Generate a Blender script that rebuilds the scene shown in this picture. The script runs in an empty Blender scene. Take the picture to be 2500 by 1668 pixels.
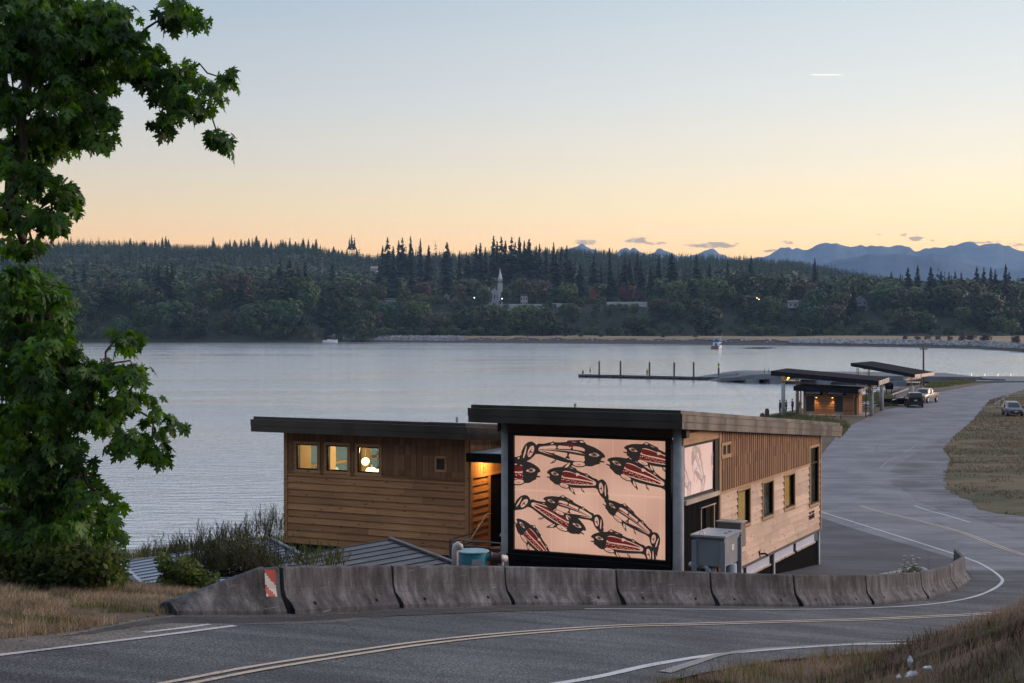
import bpy, bmesh, math, random
import numpy as np
from mathutils import Vector, Matrix, geometry
R = math.radians
random.seed(7); rng = np.random.default_rng(7)
SC = bpy.context.scene
COL = SC.collection
# ------------------------------------------------------------------ camera
F, CX, HY, CZ = 3600.0, 1250.0, 790.0, 12.0
cd = bpy.data.cameras.new('camera'); cam = bpy.data.objects.new('camera', cd); COL.objects.link(cam)
cd.sensor_width = 36; cd.lens = 36*F/2500; cd.shift_y = -(834-HY)/2500
cd.clip_start = 0.1; cd.clip_end = 60000
cam.location = (0, 0, CZ); cam.rotation_euler = (R(90), 0, 0)
SC.camera = cam
SC.view_settings.view_transform = 'Standard'; SC.view_settings.look = 'None'
SC.view_settings.exposure = 0.36; SC.view_settings.gamma = 1
SC.cycles.volume_bounces = 0
# ------------------------------------------------------------------ node helper
class NT:
    def __init__(s, tree): s.t = tree; s.n = tree.nodes; s.l = tree.links
    def new(s, ty, **kw):
        n = s.n.new(ty)
        for k, v in kw.items():
            if k.startswith('i_'): n.inputs[k[2:].replace('_', ' ')].default_value = v
            else: setattr(n, k, v)
        return n
    def link(s, a, b): s.l.new(a, b)
    def math(s, op, a, b=None, c=None, clamp=False):
        n = s.n.new('ShaderNodeMath'); n.operation = op; n.use_clamp = clamp
        for i, v in enumerate((a, b, c)):
            if v is None: continue
            if isinstance(v, (int, float)): n.inputs[i].default_value = v
            else: s.l.new(v, n.inputs[i])
        return n.outputs[0]
    def mix(s, f, a, b, mode='MIX'):
        n = s.n.new('ShaderNodeMix'); n.data_type = 'RGBA'; n.blend_type = mode
        for i, v in ((0, f), (6, a), (7, b)):
            if isinstance(v, (int, float)): n.inputs[i].default_value = v
            elif isinstance(v, (tuple, list)): n.inputs[i].default_value = (*v[:3], 1)
            else: s.l.new(v, n.inputs[i])
        return n.outputs[2]
    def ramp(s, fac, stops, interp='LINEAR'):
        n = s.n.new('ShaderNodeValToRGB'); n.color_ramp.interpolation = interp
        e = n.color_ramp.elements
        while len(e) < len(stops): e.new(0.5)
        for q, (p, c) in zip(e, stops):
            q.position = p; q.color = (*(c if isinstance(c, (tuple, list)) else (c, c, c)), 1)
        s.l.new(fac, n.inputs[0]); return n.outputs[0]
    def smooth(s, v, a, b):
        n = s.n.new('ShaderNodeMapRange'); n.interpolation_type = 'SMOOTHSTEP'
        s.l.new(v, n.inputs[0]); n.inputs[1].default_value = a; n.inputs[2].default_value = b
        return n.outputs[0]
# ------------------------------------------------------------------ dusk sky
SUN_AZ, SUN_EL = R(58), R(2.0)          # to the right of the view, just above the horizon
w = bpy.data.worlds.new('World'); SC.world = w; w.use_nodes = True
T = NT(w.node_tree); T.n.clear()
tc = T.new('ShaderNodeTexCoord'); sx = T.new('ShaderNodeSeparateXYZ'); T.link(tc.outputs['Generated'], sx.inputs[0])
el = T.math('ARCSINE', sx.outputs[2]); az = T.math('ARCTAN2', sx.outputs[0], sx.outputs[1])
elp = T.math('MAXIMUM', el, 0.0); eln = T.math('DIVIDE', elp, 1.5708)
# cos of angle to glow azimuth
ca = T.math('COSINE', T.math('SUBTRACT', az, SUN_AZ))
fsun = T.smooth(ca, 0.15, 1.0)
def lin(r, g, b):
    f = lambda v: (v/255/12.92) if v/255 <= .04045 else ((v/255+.055)/1.055)**2.4
    return (f(r), f(g), f(b))
SIG = .85e-4; HZC = (.14, .215, .35)
def above(stops):
    out = []
    for e_, c in stops:
        tr = math.exp(-SIG*min(8000, 368/max(math.sin(e_), 1e-4))); out.append((e_/1.5708, tuple(max(.02, (v/1.283-(1-tr)*h_)/tr) for v, h_ in zip(lin(*c), HZC))))
    return out
stA = above([(0, (240, 184, 140)), (.03, (240, 190, 149)), (.046, (239, 197, 160)), (.060, (234, 203, 172)), (.08, (222, 206, 184)), (.108, (207, 204, 198)), (.15, (190, 198, 207)), (.215, (168, 185, 204))])
stB = above([(0, (276, 220, 168)), (.03, (276, 226, 176)), (.046, (274, 233, 188)), (.060, (270, 239, 203)), (.08, (265, 246, 210)), (.108, (255, 245, 226)), (.15, (238, 240, 237)), (.215, (216, 228, 235))])
UPPER = [(.25, (.42, .50, .62)), (.5, (.44, .51, .63)), (1, (.42, .49, .62))]
rampA = T.ramp(eln, stA+[(.20, (.36, .46, .60))]+UPPER); rampB = T.ramp(eln, stB+[(.20, (.50, .60, .72))]+UPPER)
sky = T.mix(fsun, rampA, rampB)
back = T.smooth(ca, 0.1, -0.9)
sky = T.mix(T.math('MULTIPLY', back, .55), sky, (.30, .31, .38))
# small dark clouds low over the mountains and one contrail
cv = T.new('ShaderNodeCombineXYZ'); T.link(T.math('MULTIPLY', az, 130.0), cv.inputs[0]); T.link(T.math('MULTIPLY', el, 420.0), cv.inputs[1])
nz = T.new('ShaderNodeTexNoise', i_Scale=1.0, i_Detail=5.0, i_Roughness=.6); T.link(cv.outputs[0], nz.inputs[0])
cm = None
for (px, py, rx, ry, k) in [(1425, 592, 42, 9, .9), (1555, 588, 40, 10, .9), (1600, 594, 36, 8, .8), (1752, 598, 62, 9, 1.15), (1700, 600, 40, 6, .8), (1880, 613, 26, 5, .8), (1925, 592, 28, 5, .7), (2238, 583, 20, 8, 1.0), (2205, 574, 14, 5, .8), (2275, 588, 16, 4, .8), (2390, 592, 60, 4, .8), (2480, 600, 30, 9, .7), (2145, 573, 12, 3, .5)]:
    a0 = math.atan((px-CX)/F); e0 = math.atan((HY-py)/F*math.cos(a0)); 
    da = T.math('MULTIPLY', T.math('SUBTRACT', az, a0), F/rx); de = T.math('MULTIPLY', T.math('SUBTRACT', el, e0), F/ry)
    r2 = T.math('ADD', T.math('MULTIPLY', da, da), T.math('MULTIPLY', de, de))
    m = T.math('MULTIPLY', T.math('SUBTRACT', 1.0, r2, clamp=True), k*1.12)
    cm = m if cm is None else T.math('MAXIMUM', cm, m)
cf = T.smooth(T.math('ADD', cm, T.math('MULTIPLY', T.math('SUBTRACT', nz.outputs[0], .5), 3.4)), .30, 1.0)
cf = T.math('MULTIPLY', cf, T.math('GREATER_THAN', cm, .001))
sky = T.mix(T.math('MULTIPLY', cf, .78), sky, (.30, .25, .26))
a0 = math.atan((2018-CX)/F); e0 = math.atan((HY-183)/F*math.cos(a0))
da = T.math('ABSOLUTE', T.math('SUBTRACT', az, a0)); de = T.math('ABSOLUTE', T.math('SUBTRACT', T.math('SUBTRACT', el, e0), T.math('MULTIPLY', T.math('SUBTRACT', az, a0), -.035)))
ct = T.math('MULTIPLY', T.smooth(da, .0125, .007), T.smooth(de, .00055, .0001))
sky = T.mix(T.math('MULTIPLY', ct, .8), sky, (1.12, 1.02, .90))
bg1 = T.new('ShaderNodeBackground'); T.link(sky, bg1.inputs[0]); bg1.inputs[1].default_value = 1.0
ns = T.new('ShaderNodeTexSky', sky_type='NISHITA', sun_disc=False, sun_elevation=SUN_EL, sun_rotation=SUN_AZ)
bg2 = T.new('ShaderNodeBackground'); T.link(ns.outputs[0], bg2.inputs[0]); bg2.inputs[1].default_value = 0.01
ad = T.new('ShaderNodeAddShader'); T.link(bg1.outputs[0], ad.inputs[0]); T.link(bg2.outputs[0], ad.inputs[1])
wo = T.new('ShaderNodeOutputWorld'); T.link(ad.outputs[0], wo.inputs[0])
# afterglow: one very soft warm sun, low on the right
sd = bpy.data.lights.new('sun', 'SUN'); sun = bpy.data.objects.new('sun', sd); COL.objects.link(sun)
sd.energy = 2.8; sd.angle = R(35); sd.color = (1.0, .70, .56)
sv = Vector((math.sin(R(72))*math.cos(R(9)), math.cos(R(72))*math.cos(R(9)), math.sin(R(9))))
sun.rotation_euler = sv.to_track_quat('Z', 'Y').to_euler()

# ------------------------------------------------------------------ materials
MATS = {}
def mat(name, c1, c2=None, scale=3.0, rough=.7, bump=0.0, bscale=None, metal=0.0, detail=4, stretch=(1, 1, 1), spec=.5, emit=None, es=1.0, island=0.0, objrand=0.0, lo=.35, hi=.65, coords='Object'):
    if name in MATS: return MATS[name]
    m = bpy.data.materials.new(name); m.use_nodes = True; t = NT(m.node_tree)
    b = t.n['Principled BSDF']; b.inputs['Roughness'].default_value = rough; b.inputs['Metallic'].default_value = metal
    b.inputs['Specular IOR Level'].default_value = spec
    tcn = t.new('ShaderNodeTexCoord'); mp = t.new('ShaderNodeMapping'); t.link(tcn.outputs[coords], mp.inputs[0]); mp.inputs['Scale'].default_value = stretch
    if c2 is None: c2 = tuple(v*.75 for v in c1)
    nz = t.new('ShaderNodeTexNoise', i_Scale=scale, i_Detail=detail, i_Roughness=.6); t.link(mp.outputs[0], nz.inputs[0])
    c = t.ramp(nz.outputs[0], [(lo, c1), (hi, c2)])
    if island:
        g = t.new('ShaderNodeNewGeometry')
        h = t.new('ShaderNodeHueSaturation'); t.link(c, h.inputs['Color'])
        t.link(t.math('MULTIPLY_ADD', g.outputs['Random Per Island'], island, 1-island/2), h.inputs['Value']); c = h.outputs[0]
    if objrand:
        g = t.new('ShaderNodeObjectInfo'); h = t.new('ShaderNodeHueSaturation'); t.link(c, h.inputs['Color'])
        t.link(t.math('MULTIPLY_ADD', g.outputs['Random'], objrand, 1-objrand/2), h.inputs['Value'])
        t.link(t.math('MULTIPLY_ADD', g.outputs['Random'], .08, .46), h.inputs['Hue']); c = h.outputs[0]
    t.link(c, b.inputs['Base Color'])
    if bump:
        n2 = t.new('ShaderNodeTexNoise', i_Scale=bscale or scale*4, i_Detail=5.0, i_Roughness=.65); t.link(mp.outputs[0], n2.inputs[0])
        bp = t.new('ShaderNodeBump', i_Strength=1.0, i_Distance=bump); t.link(n2.outputs[0], bp.inputs['Height']); t.link(bp.outputs[0], b.inputs['Normal'])
    if emit: b.inputs['Emission Color'].default_value = (*emit, 1); b.inputs['Emission Strength'].default_value = es
    MATS[name] = m; return m
def leafmat(name, c1, c2, trans=.35, objrand=0.0, scale=2.0):
    if name in MATS: return MATS[name]
    m = mat(name, c1, c2, scale=scale, rough=.55, island=.9, objrand=objrand, spec=.3); t = NT(m.node_tree)
    b = t.n['Principled BSDF']; out = t.n['Material Output']
    tr = t.new('ShaderNodeBsdfTranslucent'); src = b.inputs['Base Color'].links[0].from_socket
    hs = t.new('ShaderNodeHueSaturation', i_Hue=.48, i_Saturation=1.15, i_Value=1.7); t.link(src, hs.inputs['Color']); t.link(hs.outputs[0], tr.inputs[0])
    mx = t.new('ShaderNodeMixShader'); mx.inputs[0].default_value = trans
    t.link(b.outputs[0], mx.inputs[1]); t.link(tr.outputs[0], mx.inputs[2]); t.link(mx.outputs[0], out.inputs[0]); return m

def lin(r, g, b):
    f = lambda v: (v/255/12.92) if v/255 <= .04045 else ((v/255+.055)/1.055)**2.4
    return (f(r), f(g), f(b))

# ------------------------------------------------------------------ object helpers
def tag(o, label=None, cat=None, group=None, kind=None):
    if label: o['label'] = label
    if cat: o['category'] = cat
    if group: o['group'] = group
    if kind: o['kind'] = kind
    return o
def thing(name, label, cat, loc=(0, 0, 0), group=None, rz=0):
    o = bpy.data.objects.new(name, None); COL.objects.link(o); o.location = loc; o.rotation_euler = (0, 0, rz)
    o.empty_display_size = .3
    return tag(o, label, cat, group)
def rootof(o):
    while o.parent: o = o.parent
    return o
class MB:
    def __init__(s): s.v = []; s.f = []; s.m = []; s.n = 0
    def add(s, verts, faces, mi=0):
        s.v.append(np.asarray(verts, float).reshape(-1, 3)); k = s.n
        for f in faces: s.f.append([i+k for i in f]); s.m.append(mi)
        s.n += len(s.v[-1])
    def box(s, o, ex, ey, ez, mi=0):      # corner o and three edge vectors
        o, ex, ey, ez = map(np.array, (o, ex, ey, ez))
        v = [o, o+ex, o+ex+ey, o+ey, o+ez, o+ex+ez, o+ex+ey+ez, o+ey+ez]
        f = [(3, 2, 1, 0), (4, 5, 6, 7), (0, 1, 5, 4), (1, 2, 6, 5), (2, 3, 7, 6), (3, 0, 4, 7)]
        if np.dot(np.cross(ex, ey), ez) < 0: f = [q[::-1] for q in f]
        s.add(v, f, mi)
    def cbox(s, c, sx, sy, sz, rz=0, mi=0):   # centred in xy, base at c.z
        c = np.array(c, float); a = np.array((math.cos(rz), math.sin(rz), 0)); b = np.array((-math.sin(rz), math.cos(rz), 0))
        s.box(c-a*sx/2-b*sy/2, a*sx, b*sy, np.array((0, 0, sz)), mi)
    def tube(s, pts, rad, n=8, mi=0, caps=True):
        pts = [Vector(p) for p in pts]; rad = rad if isinstance(rad, (list, tuple)) else [rad]*len(pts)
        vs = []; up = None
        for i, p in enumerate(pts):
            d = (pts[min(i+1, len(pts)-1)]-pts[max(i-1, 0)])
            d = d.normalized() if d.length > 1e-9 else Vector((0, 0, 1))
            if up is None: up = Vector((1, 0, 0)) if abs(d.z) > .8 else Vector((0, 0, 1))
            a = d.cross(up).normalized(); b = a.cross(d).normalized(); up = b
            for k in range(n):
                t = 2*math.pi*k/n; vs.append(p+(a*math.cos(t)+b*math.sin(t))*rad[i])
        fs = []
        for i in range(len(pts)-1):
            for k in range(n):
                k2 = (k+1) % n; fs.append((i*n+k, i*n+k2, (i+1)*n+k2, (i+1)*n+k))
        if caps: fs.append(list(range(n))[::-1]); fs.append([len(vs)-n+k for k in range(n)])
        s.add(vs, fs, mi)
    def lathe(s, c, prof, n=16, mi=0, axis=None):
        c = Vector(c); ax = Vector(axis).normalized() if axis else Vector((0, 0, 1))
        a = ax.orthogonal().normalized(); b = ax.cross(a)
        vs = []
        for (r, z) in prof:
            for k in range(n):
                t = 2*math.pi*k/n; vs.append(c+ax*z+(a*math.cos(t)+b*math.sin(t))*r)
        fs = []
        for i in range(len(prof)-1):
            for k in range(n):
                k2 = (k+1) % n; fs.append((i*n+k, i*n+k2, (i+1)*n+k2, (i+1)*n+k))
        fs.append(list(range(n))[::-1]); fs.append([len(vs)-n+k for k in range(n)])
        s.add(vs, fs, mi)
    def prism(s, poly, d, mi=0):          # planar polygon (3-D points) extruded along d
        p = [np.array(q, float) for q in poly]; d = np.array(d, float); n = len(p)
        nrm = np.zeros(3)
        for i in range(n): nrm += np.cross(p[i], p[(i+1) % n])
        flip = np.dot(nrm, d) > 0
        fs = [list(range(n)), [n+i for i in range(n)][::-1]]+[(i, (i+1) % n + 0, n+(i+1) % n, n+i)[::-1] for i in range(n)]
        if flip: fs = [list(q)[::-1] for q in fs]
        s.add(p+[q+d for q in p], fs, mi)
    def build(s, name, mats, parent=None, smooth=False):
        me = bpy.data.meshes.new(name)
        if s.v: V = np.concatenate(s.v)
        else: V = np.zeros((0, 3))
        if parent is not None:
            r = rootof(parent); V = V-np.array(r.location)
            if r.rotation_euler.z:
                a = -r.rotation_euler.z; V = V@np.array([[math.cos(a), math.sin(a), 0], [-math.sin(a), math.cos(a), 0], [0, 0, 1]])
        me.from_pydata(V.tolist(), [], s.f)
        mats = mats if isinstance(mats, (list, tuple)) else [mats]
        for m in mats: me.materials.append(m)
        if len(mats) > 1: me.polygons.foreach_set('material_index', s.m)
        if smooth: me.polygons.foreach_set('use_smooth', [True]*len(me.polygons))
        me.update(); o = bpy.data.objects.new(name, me); COL.objects.link(o)
        if parent is not None: o.parent = parent
        return o
def tri_mesh(name, V, Fc, mats, parent=None, mi=None, smooth=False):   # numpy arrays, all faces the same size
    me = bpy.data.meshes.new(name); V = np.asarray(V, np.float32)
    if parent is not None: V = V-np.array(rootof(parent).location, np.float32)
    k = Fc.shape[1]; me.vertices.add(len(V)); me.vertices.foreach_set('co', V.ravel())
    me.loops.add(Fc.size); me.loops.foreach_set('vertex_index', Fc.ravel().astype(np.int32))
    me.polygons.add(len(Fc)); me.polygons.foreach_set('loop_start', np.arange(0, Fc.size, k, dtype=np.int32))
    for m in (mats if isinstance(mats, (list, tuple)) else [mats]): me.materials.append(m)
    if mi is not None: me.polygons.foreach_set('material_index', mi.astype(np.int32))
    if smooth: me.polygons.foreach_set('use_smooth', np.ones(len(Fc), bool))
    me.update(calc_edges=True); o = bpy.data.objects.new(name, me); COL.objects.link(o)
    if parent is not None: o.parent = parent
    return o
def copy_tree(o, parent=None):
    c = o.copy(); COL.objects.link(c); c.parent = parent
    for ch in list(o.children): copy_tree(ch, c)
    return c
def at(x, y, D): return Vector(((x-CX)/F*D, D, CZ-(y-HY)/F*D))
def onz(x, y, z): return at(x, y, (CZ-z)*F/(y-HY))
def V3(a, z): return Vector((a[0], a[1], z))

# ------------------------------------------------------------------ terrain
def smin(a, b, k):
    h = np.maximum(k-np.abs(a-b), 0)/k
    return np.minimum(a, b)-h*h*k/4
def sst(x, a, b):
    t = np.clip((x-a)/(b-a), 0, 1); return t*t*(3-2*t)
def road_drop(X, Y):
    a = 2.83+.0875*X+.1024*Y
    b = np.minimum(9.0+(Y-45)*.045, 10.8)
    b = np.maximum(b, 8.6)
    return smin(a, b, .8)
def road_z(X, Y): return CZ-road_drop(np.asarray(X, float), np.asarray(Y, float))
def ong(x, y, off=0.0):                  # a pixel of the photo -> point on the road surface
    u = (x-CX)/F; v = (y-HY)/F; lo, hi = 5.0, 900.0
    for D in np.arange(6, 900, .5):
        if v*D > road_drop(u*D, D): hi = D; lo = D-.5; break
    for _ in range(30):
        m = (lo+hi)/2
        if v*m > road_drop(u*m, m): hi = m
        else: lo = m
    return Vector((u*hi, hi, CZ-v*hi+off))
def sdist(X, Y, line):                   # signed distance to a polyline, positive on its left
    best = np.full(X.shape, 1e9); sg = np.zeros(X.shape)
    for (a, b) in zip(line[:-1], line[1:]):
        ax, ay = a[0], a[1]; dx, dy = b[0]-ax, b[1]-ay
        L2 = dx*dx+dy*dy; t = np.clip(((X-ax)*dx+(Y-ay)*dy)/L2, 0, 1)
        qx = X-(ax+t*dx); qy = Y-(ay+t*dy); d = np.hypot(qx, qy)
        c = dx*(Y-ay)-dy*(X-ax); u = d < best-1e-9
        best = np.where(u, d, best); sg = np.where(u, np.sign(c), sg)
    return best*sg
BASEPX = [(712, 1501), (982, 1486), (1254, 1478), (1524, 1478), (1753, 1480), (1958, 1482), (2134, 1477), (2268, 1463), (2338, 1441), (2373, 1415), (2354, 1393)]
BP = [ong(*p) for p in BASEPX]
BR0 = ong(430, 1502)
def off_left(pts, d):
    out = []
    for i, p in enumerate(pts):
        a = pts[max(i-1, 0)]; b = pts[min(i+1, len(pts)-1)]; t = Vector((b[0]-a[0], b[1]-a[1])).normalized()
        out.append(Vector((p[0]-t.y*d, p[1]+t.x*d)))
    return out
BC = off_left([BR0]+BP, .32)             # barrier centre line
back_line = [(-40, 8), (-16, 20), (-11.5, 25.5), (-9.0, 29.0), (-6.6, 28.9), (-5.2, 27.0)]+[tuple(p) for p in off_left(BP, .75)]
e = back_line[-1]; back_line += [(e[0]-.5, e[1]+3), (10, 75), (-4, 100)]
NWPX = [(1390, 1666), (1600, 1623), (1791, 1595), (2071, 1575), (2289, 1570)]
NW = [ong(*p) for p in NWPX]
near_white = [(-12, 3.5), (-6.5, 10.0), (-2.3, 15.8)]+[(p.x, p.y) for p in NW]+[(13.6, 37.2), (18.6, 41.4), (24.5, 44.6), (32, 46), (60, 46), (150, 60)]
near_edge = [tuple(p) for p in off_left([Vector(p) for p in near_white], -.85)]
shore = [(-400, -40), (-120, 30), (-45, 60), (-24, 72), (-13, 81), (2, 103), (18, 148), (32.5, 192), (39.5, 205), (47, 221), (56.6, 243), (70, 272), (80, 290), (92, 303), (140, 312), (250, 320), (700, 340), (2500, 500)]
def hashn(X, Y, s, seed=0):              # cheap smooth value noise
    r = np.random.default_rng(seed).random((64, 64)); x = X/s; y = Y/s
    xi = np.floor(x).astype(int); yi = np.floor(y).astype(int); fx = x-xi; fy = y-yi
    fx = fx*fx*(3-2*fx); fy = fy*fy*(3-2*fy); g = lambda i, j: r[(xi+i) % 64, (yi+j) % 64]
    return (g(0, 0)*(1-fx)*(1-fy)+g(1, 0)*fx*(1-fy)+g(0, 1)*(1-fx)*fy+g(1, 1)*fx*fy)-.5
def ground_z(X, Y):
    X = np.asarray(X, float); Y = np.asarray(Y, float)
    z = road_z(X, Y)
    dl = sdist(X, Y, back_line); t = sst(dl, .2, 3.6)
    z = z*(1-t)+t*np.minimum(1.6, z)
    dn = -sdist(X, Y, near_edge); r = np.maximum(dn-.5, 0)
    slope = .06+.30*sst(X, 2.5, 8)
    rise = slope*r*sst(r, 0, 2.5)
    rise = np.minimum(rise, 22)+np.where(dn > 0, .14*hashn(X, Y, 1.1, 3)+.25*hashn(X, Y, 3.1, 4), 0)*sst(dn, .3, 2)
    z = z+rise+np.maximum(-6-Y, 0)*.35*(z > -50)
    z = np.minimum(z, 45)
    ds = -sdist(X, Y, shore)
    z = np.minimum(z, ds*.16+.02)
    return np.maximum(z, -3)
def nlin(*segs):
    out = []
    for a, b, s in segs: out += list(np.arange(a, b, s))
    return np.array(sorted(set(out)))
def grid_mesh(name, xs, ys, fn, m, kind='structure', drop_fn=None):
    X, Y = np.meshgrid(xs, ys, indexing='ij'); Z = fn(X, Y)
    V = np.stack([X, Y, Z], -1).reshape(-1, 3); nx, ny = len(xs), len(ys)
    i, j = np.meshgrid(np.arange(nx-1), np.arange(ny-1), indexing='ij'); a = (i*ny+j).ravel()
    Fc = np.stack([a, a+ny, a+ny+1, a+1], 1)
    o = tri_mesh(name, V, Fc, m, smooth=True); tag(o, kind=kind); return o
def inpoly(X, Y, poly):
    c = np.zeros(X.shape, bool); n = len(poly)
    for i in range(n):
        x1, y1 = poly[i][0], poly[i][1]; x2, y2 = poly[(i+1) % n][0], poly[(i+1) % n][1]
        if y1 == y2: continue
        k = ((y1 > Y) != (y2 > Y)) & (X < (x2-x1)*(Y-y1)/(y2-y1)+x1); c ^= k
    return c
def sheet(name, poly, step, off, m, zf=None, kind='structure', rough_edge=0.0):
    zf = zf or road_z
    if rough_edge:
        q = []; n = len(poly)
        for i in range(n):
            a = Vector(poly[i][:2]); b = Vector(poly[(i+1) % n][:2]); L = (b-a).length; k = max(1, int(L/(rough_edge*2)))
            k = min(k, 60)
            for s in range(k): q.append(a.lerp(b, s/k)+Vector((random.uniform(-1, 1), random.uniform(-1, 1)))*rough_edge*.5)
        poly = q
    bm = bmesh.new(); vs = [bm.verts.new((p[0], p[1], 0)) for p in poly]; bm.faces.new(vs)
    bmesh.ops.triangulate(bm, faces=bm.faces[:])
    xs = [p[0] for p in poly]; ys = [p[1] for p in poly]
    for lo, hi, nrm, ax in ((min(xs), max(xs), (1, 0, 0), 0), (min(ys), max(ys), (0, 1, 0), 1)):
        c = lo; 
        while c < hi:
            s = step(c) if callable(step) else step
            c += s
            if c >= hi: break
            co = [0, 0, 0]; co[ax] = c
            bmesh.ops.bisect_plane(bm, geom=bm.verts[:]+bm.edges[:]+bm.faces[:], plane_co=co, plane_no=nrm)
    V = np.array([v.co[:] for v in bm.verts]); Z = zf(V[:, 0], V[:, 1])+off
    for v, z in zip(bm.verts, Z): v.co.z = z
    bmesh.ops.recalc_face_normals(bm, faces=bm.faces[:])
    for f in bm.faces:
        if f.normal.z < 0: f.normal_flip()
        f.smooth = True
    me = bpy.data.meshes.new(name); bm.to_mesh(me); bm.free(); me.materials.append(m)
    o = bpy.data.objects.new(name, me); COL.objects.link(o); tag(o, kind=kind); return o
def catmull(pts, n=8):
    P = [Vector(p[:2]) for p in pts]; out = []
    for i in range(len(P)-1):
        p0 = P[max(i-1, 0)]; p1 = P[i]; p2 = P[i+1]; p3 = P[min(i+2, len(P)-1)]
        for k in range(n):
            t = k/n; out.append(.5*((2*p1)+(p2-p0)*t+(2*p0-5*p1+4*p2-p3)*t*t+(3*p1-p0-3*p2+p3)*t**3))
    out.append(P[-1]); return out
def stripe(name, pts, wid, off, m, w0=1, w1=1, label=None):
    c = catmull(pts, 10); n = len(c); vs = []; fs = []
    for i, p in enumerate(c):
        a = c[max(i-1, 0)]; b = c[min(i+1, n-1)]; t = (b-a).normalized(); nn = Vector((-t.y, t.x))
        wv = wid*(w0+(w1-w0)*i/(n-1))/2+random.uniform(-.006, .006)
        for s in (-1, 0, 1):
            q = p+nn*wv*s; vs.append((q.x, q.y, float(road_z(q.x, q.y))+off))
    for i in range(n-1):
        for s in (0, 1): a = i*3+s; fs.append((a, a+3, a+4, a+1)[::-1])
    mb = MB(); mb.add(vs, fs); o = mb.build(name, m, smooth=True); tag(o, kind='structure'); return o
# ------------------------------------------------------------------ ground, water, roads
def asphalt(name, c1, c2, spk=.5):
    m = bpy.data.materials.new(name); m.use_nodes = True; t = NT(m.node_tree); b = t.n['Principled BSDF']
    tcn = t.new('ShaderNodeTexCoord'); co = tcn.outputs['Object']
    n1 = t.new('ShaderNodeTexNoise', i_Scale=.35, i_Detail=5.0); t.link(co, n1.inputs[0])
    mp = t.new('ShaderNodeMapping'); mp.inputs['Rotation'].default_value = (0, 0, R(48)); mp.inputs['Scale'].default_value = (.12, 1.6, 1); t.link(co, mp.inputs[0])
    n2 = t.new('ShaderNodeTexNoise', i_Scale=1.0, i_Detail=5.0); t.link(mp.outputs[0], n2.inputs[0])
    n3 = t.new('ShaderNodeTexNoise', i_Scale=34.0, i_Detail=2.0, i_Roughness=.8); t.link(co, n3.inputs[0])
    c = t.ramp(t.math('ADD', t.math('MULTIPLY', n1.outputs[0], .55), t.math('MULTIPLY', n2.outputs[0], .45)), [(.40, c1), (.60, c2)])
    sp = t.ramp(n3.outputs[0], [(.38, 1-spk), (.52, 1.0), (.66, 1+spk*1.6)])
    c = t.mix(1.0, c, sp, 'MULTIPLY')
    v = t.new('ShaderNodeTexVoronoi', feature='DISTANCE_TO_EDGE', i_Scale=.16); 
    nn = t.new('ShaderNodeTexNoise', i_Scale=1.2, i_Detail=4.0); t.link(co, nn.inputs[0])
    mv = t.mix(.25, co, nn.outputs['Color'], 'ADD'); t.link(mv, v.inputs[0])
    cr = t.ramp(v.outputs['Distance'], [(0, .62), (.004, .8), (.008, 1.0)])
    c = t.mix(.8, c, cr, 'MULTIPLY')
    t.link(c, b.inputs['Base Color']); b.inputs['Roughness'].default_value = .78; b.inputs['Specular IOR Level'].default_value = .35
    bp = t.new('ShaderNodeBump', i_Strength=.8, i_Distance=.012); t.link(n3.outputs[0], bp.inputs['Height']); t.link(bp.outputs[0], b.inputs['Normal'])
    return m
M_road = asphalt('asphalt upper', (.050, .053, .060), (.112, .118, .132), .95)
M_low = asphalt('asphalt lower', (.135, .14, .162), (.225, .23, .255), .25)
M_apron = asphalt('asphalt apron', (.055, .055, .066), (.10, .10, .118), .25)
M_shoulder = asphalt('gravelly shoulder', (.10, .093, .088), (.19, .175, .16), .7)
M_dirtedge = asphalt('dark dirt edge', (.035, .032, .032), (.07, .064, .06), .8)
M_rubble = asphalt('rough gravel', (.09, .09, .105), (.21, .21, .235), .5)
def paint(name, c):
    m = bpy.data.materials.new(name); m.use_nodes = True; t = NT(m.node_tree); b = t.n['Principled BSDF']
    tcn = t.new('ShaderNodeTexCoord'); n3 = t.new('ShaderNodeTexNoise', i_Scale=26.0, i_Detail=3.0, i_Roughness=.8); t.link(tcn.outputs['Object'], n3.inputs[0])
    n1 = t.new('ShaderNodeTexNoise', i_Scale=1.1, i_Detail=3.0); t.link(tcn.outputs['Object'], n1.inputs[0])
    k = t.math('ADD', n3.outputs[0], t.math('MULTIPLY', n1.outputs[0], .35))
    t.link(t.ramp(k, [(.50, (.10, .10, .105)), (.62, c)]), b.inputs['Base Color']); b.inputs['Roughness'].default_value = .6
    return m
M_white = paint('white road paint', (.55, .56, .58)); M_yellow = paint('faded yellow road paint', (.52, .43, .33))
M_oldwhite = paint('ghost paint', (.24, .235, .23))
# bare ground: dry grass, soil and beach, mixed by noise
M_ground = mat('ground soil', (.075, .055, .034), (.15, .11, .065), scale=.8, rough=.95, bump=.05, bscale=9, detail=8)
M_green = mat('rough grass', (.035, .050, .018), (.14, .105, .06), scale=.16, rough=.95, bump=.06, bscale=5, detail=9, stretch=(.55, 1.7, 1), lo=.38, hi=.6)
M_beach = mat('beach shingle', (.16, .14, .125), (.27, .24, .215), scale=.8, rough=.95, bump=.03, bscale=12, detail=8)
gx = nlin((-420, -60, 15), (-60, -20, 2), (-20, 26, .4), (26, 130, 2.5), (130, 420, 12), (420, 2600, 90))
gy = nlin((-160, -10, 8), (-10, 10, 1.0), (10, 62, .4), (62, 130, 1.5), (130, 345, 4), (345, 620, 12))
def gfun(X, Y):
    Z = ground_z(X, Y)
    m = inpoly(X, Y, ROADPOLY); return np.where(m, Z-.06, Z)
fogpx = [(0, 1601), (383, 1554), (574, 1529)]
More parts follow.
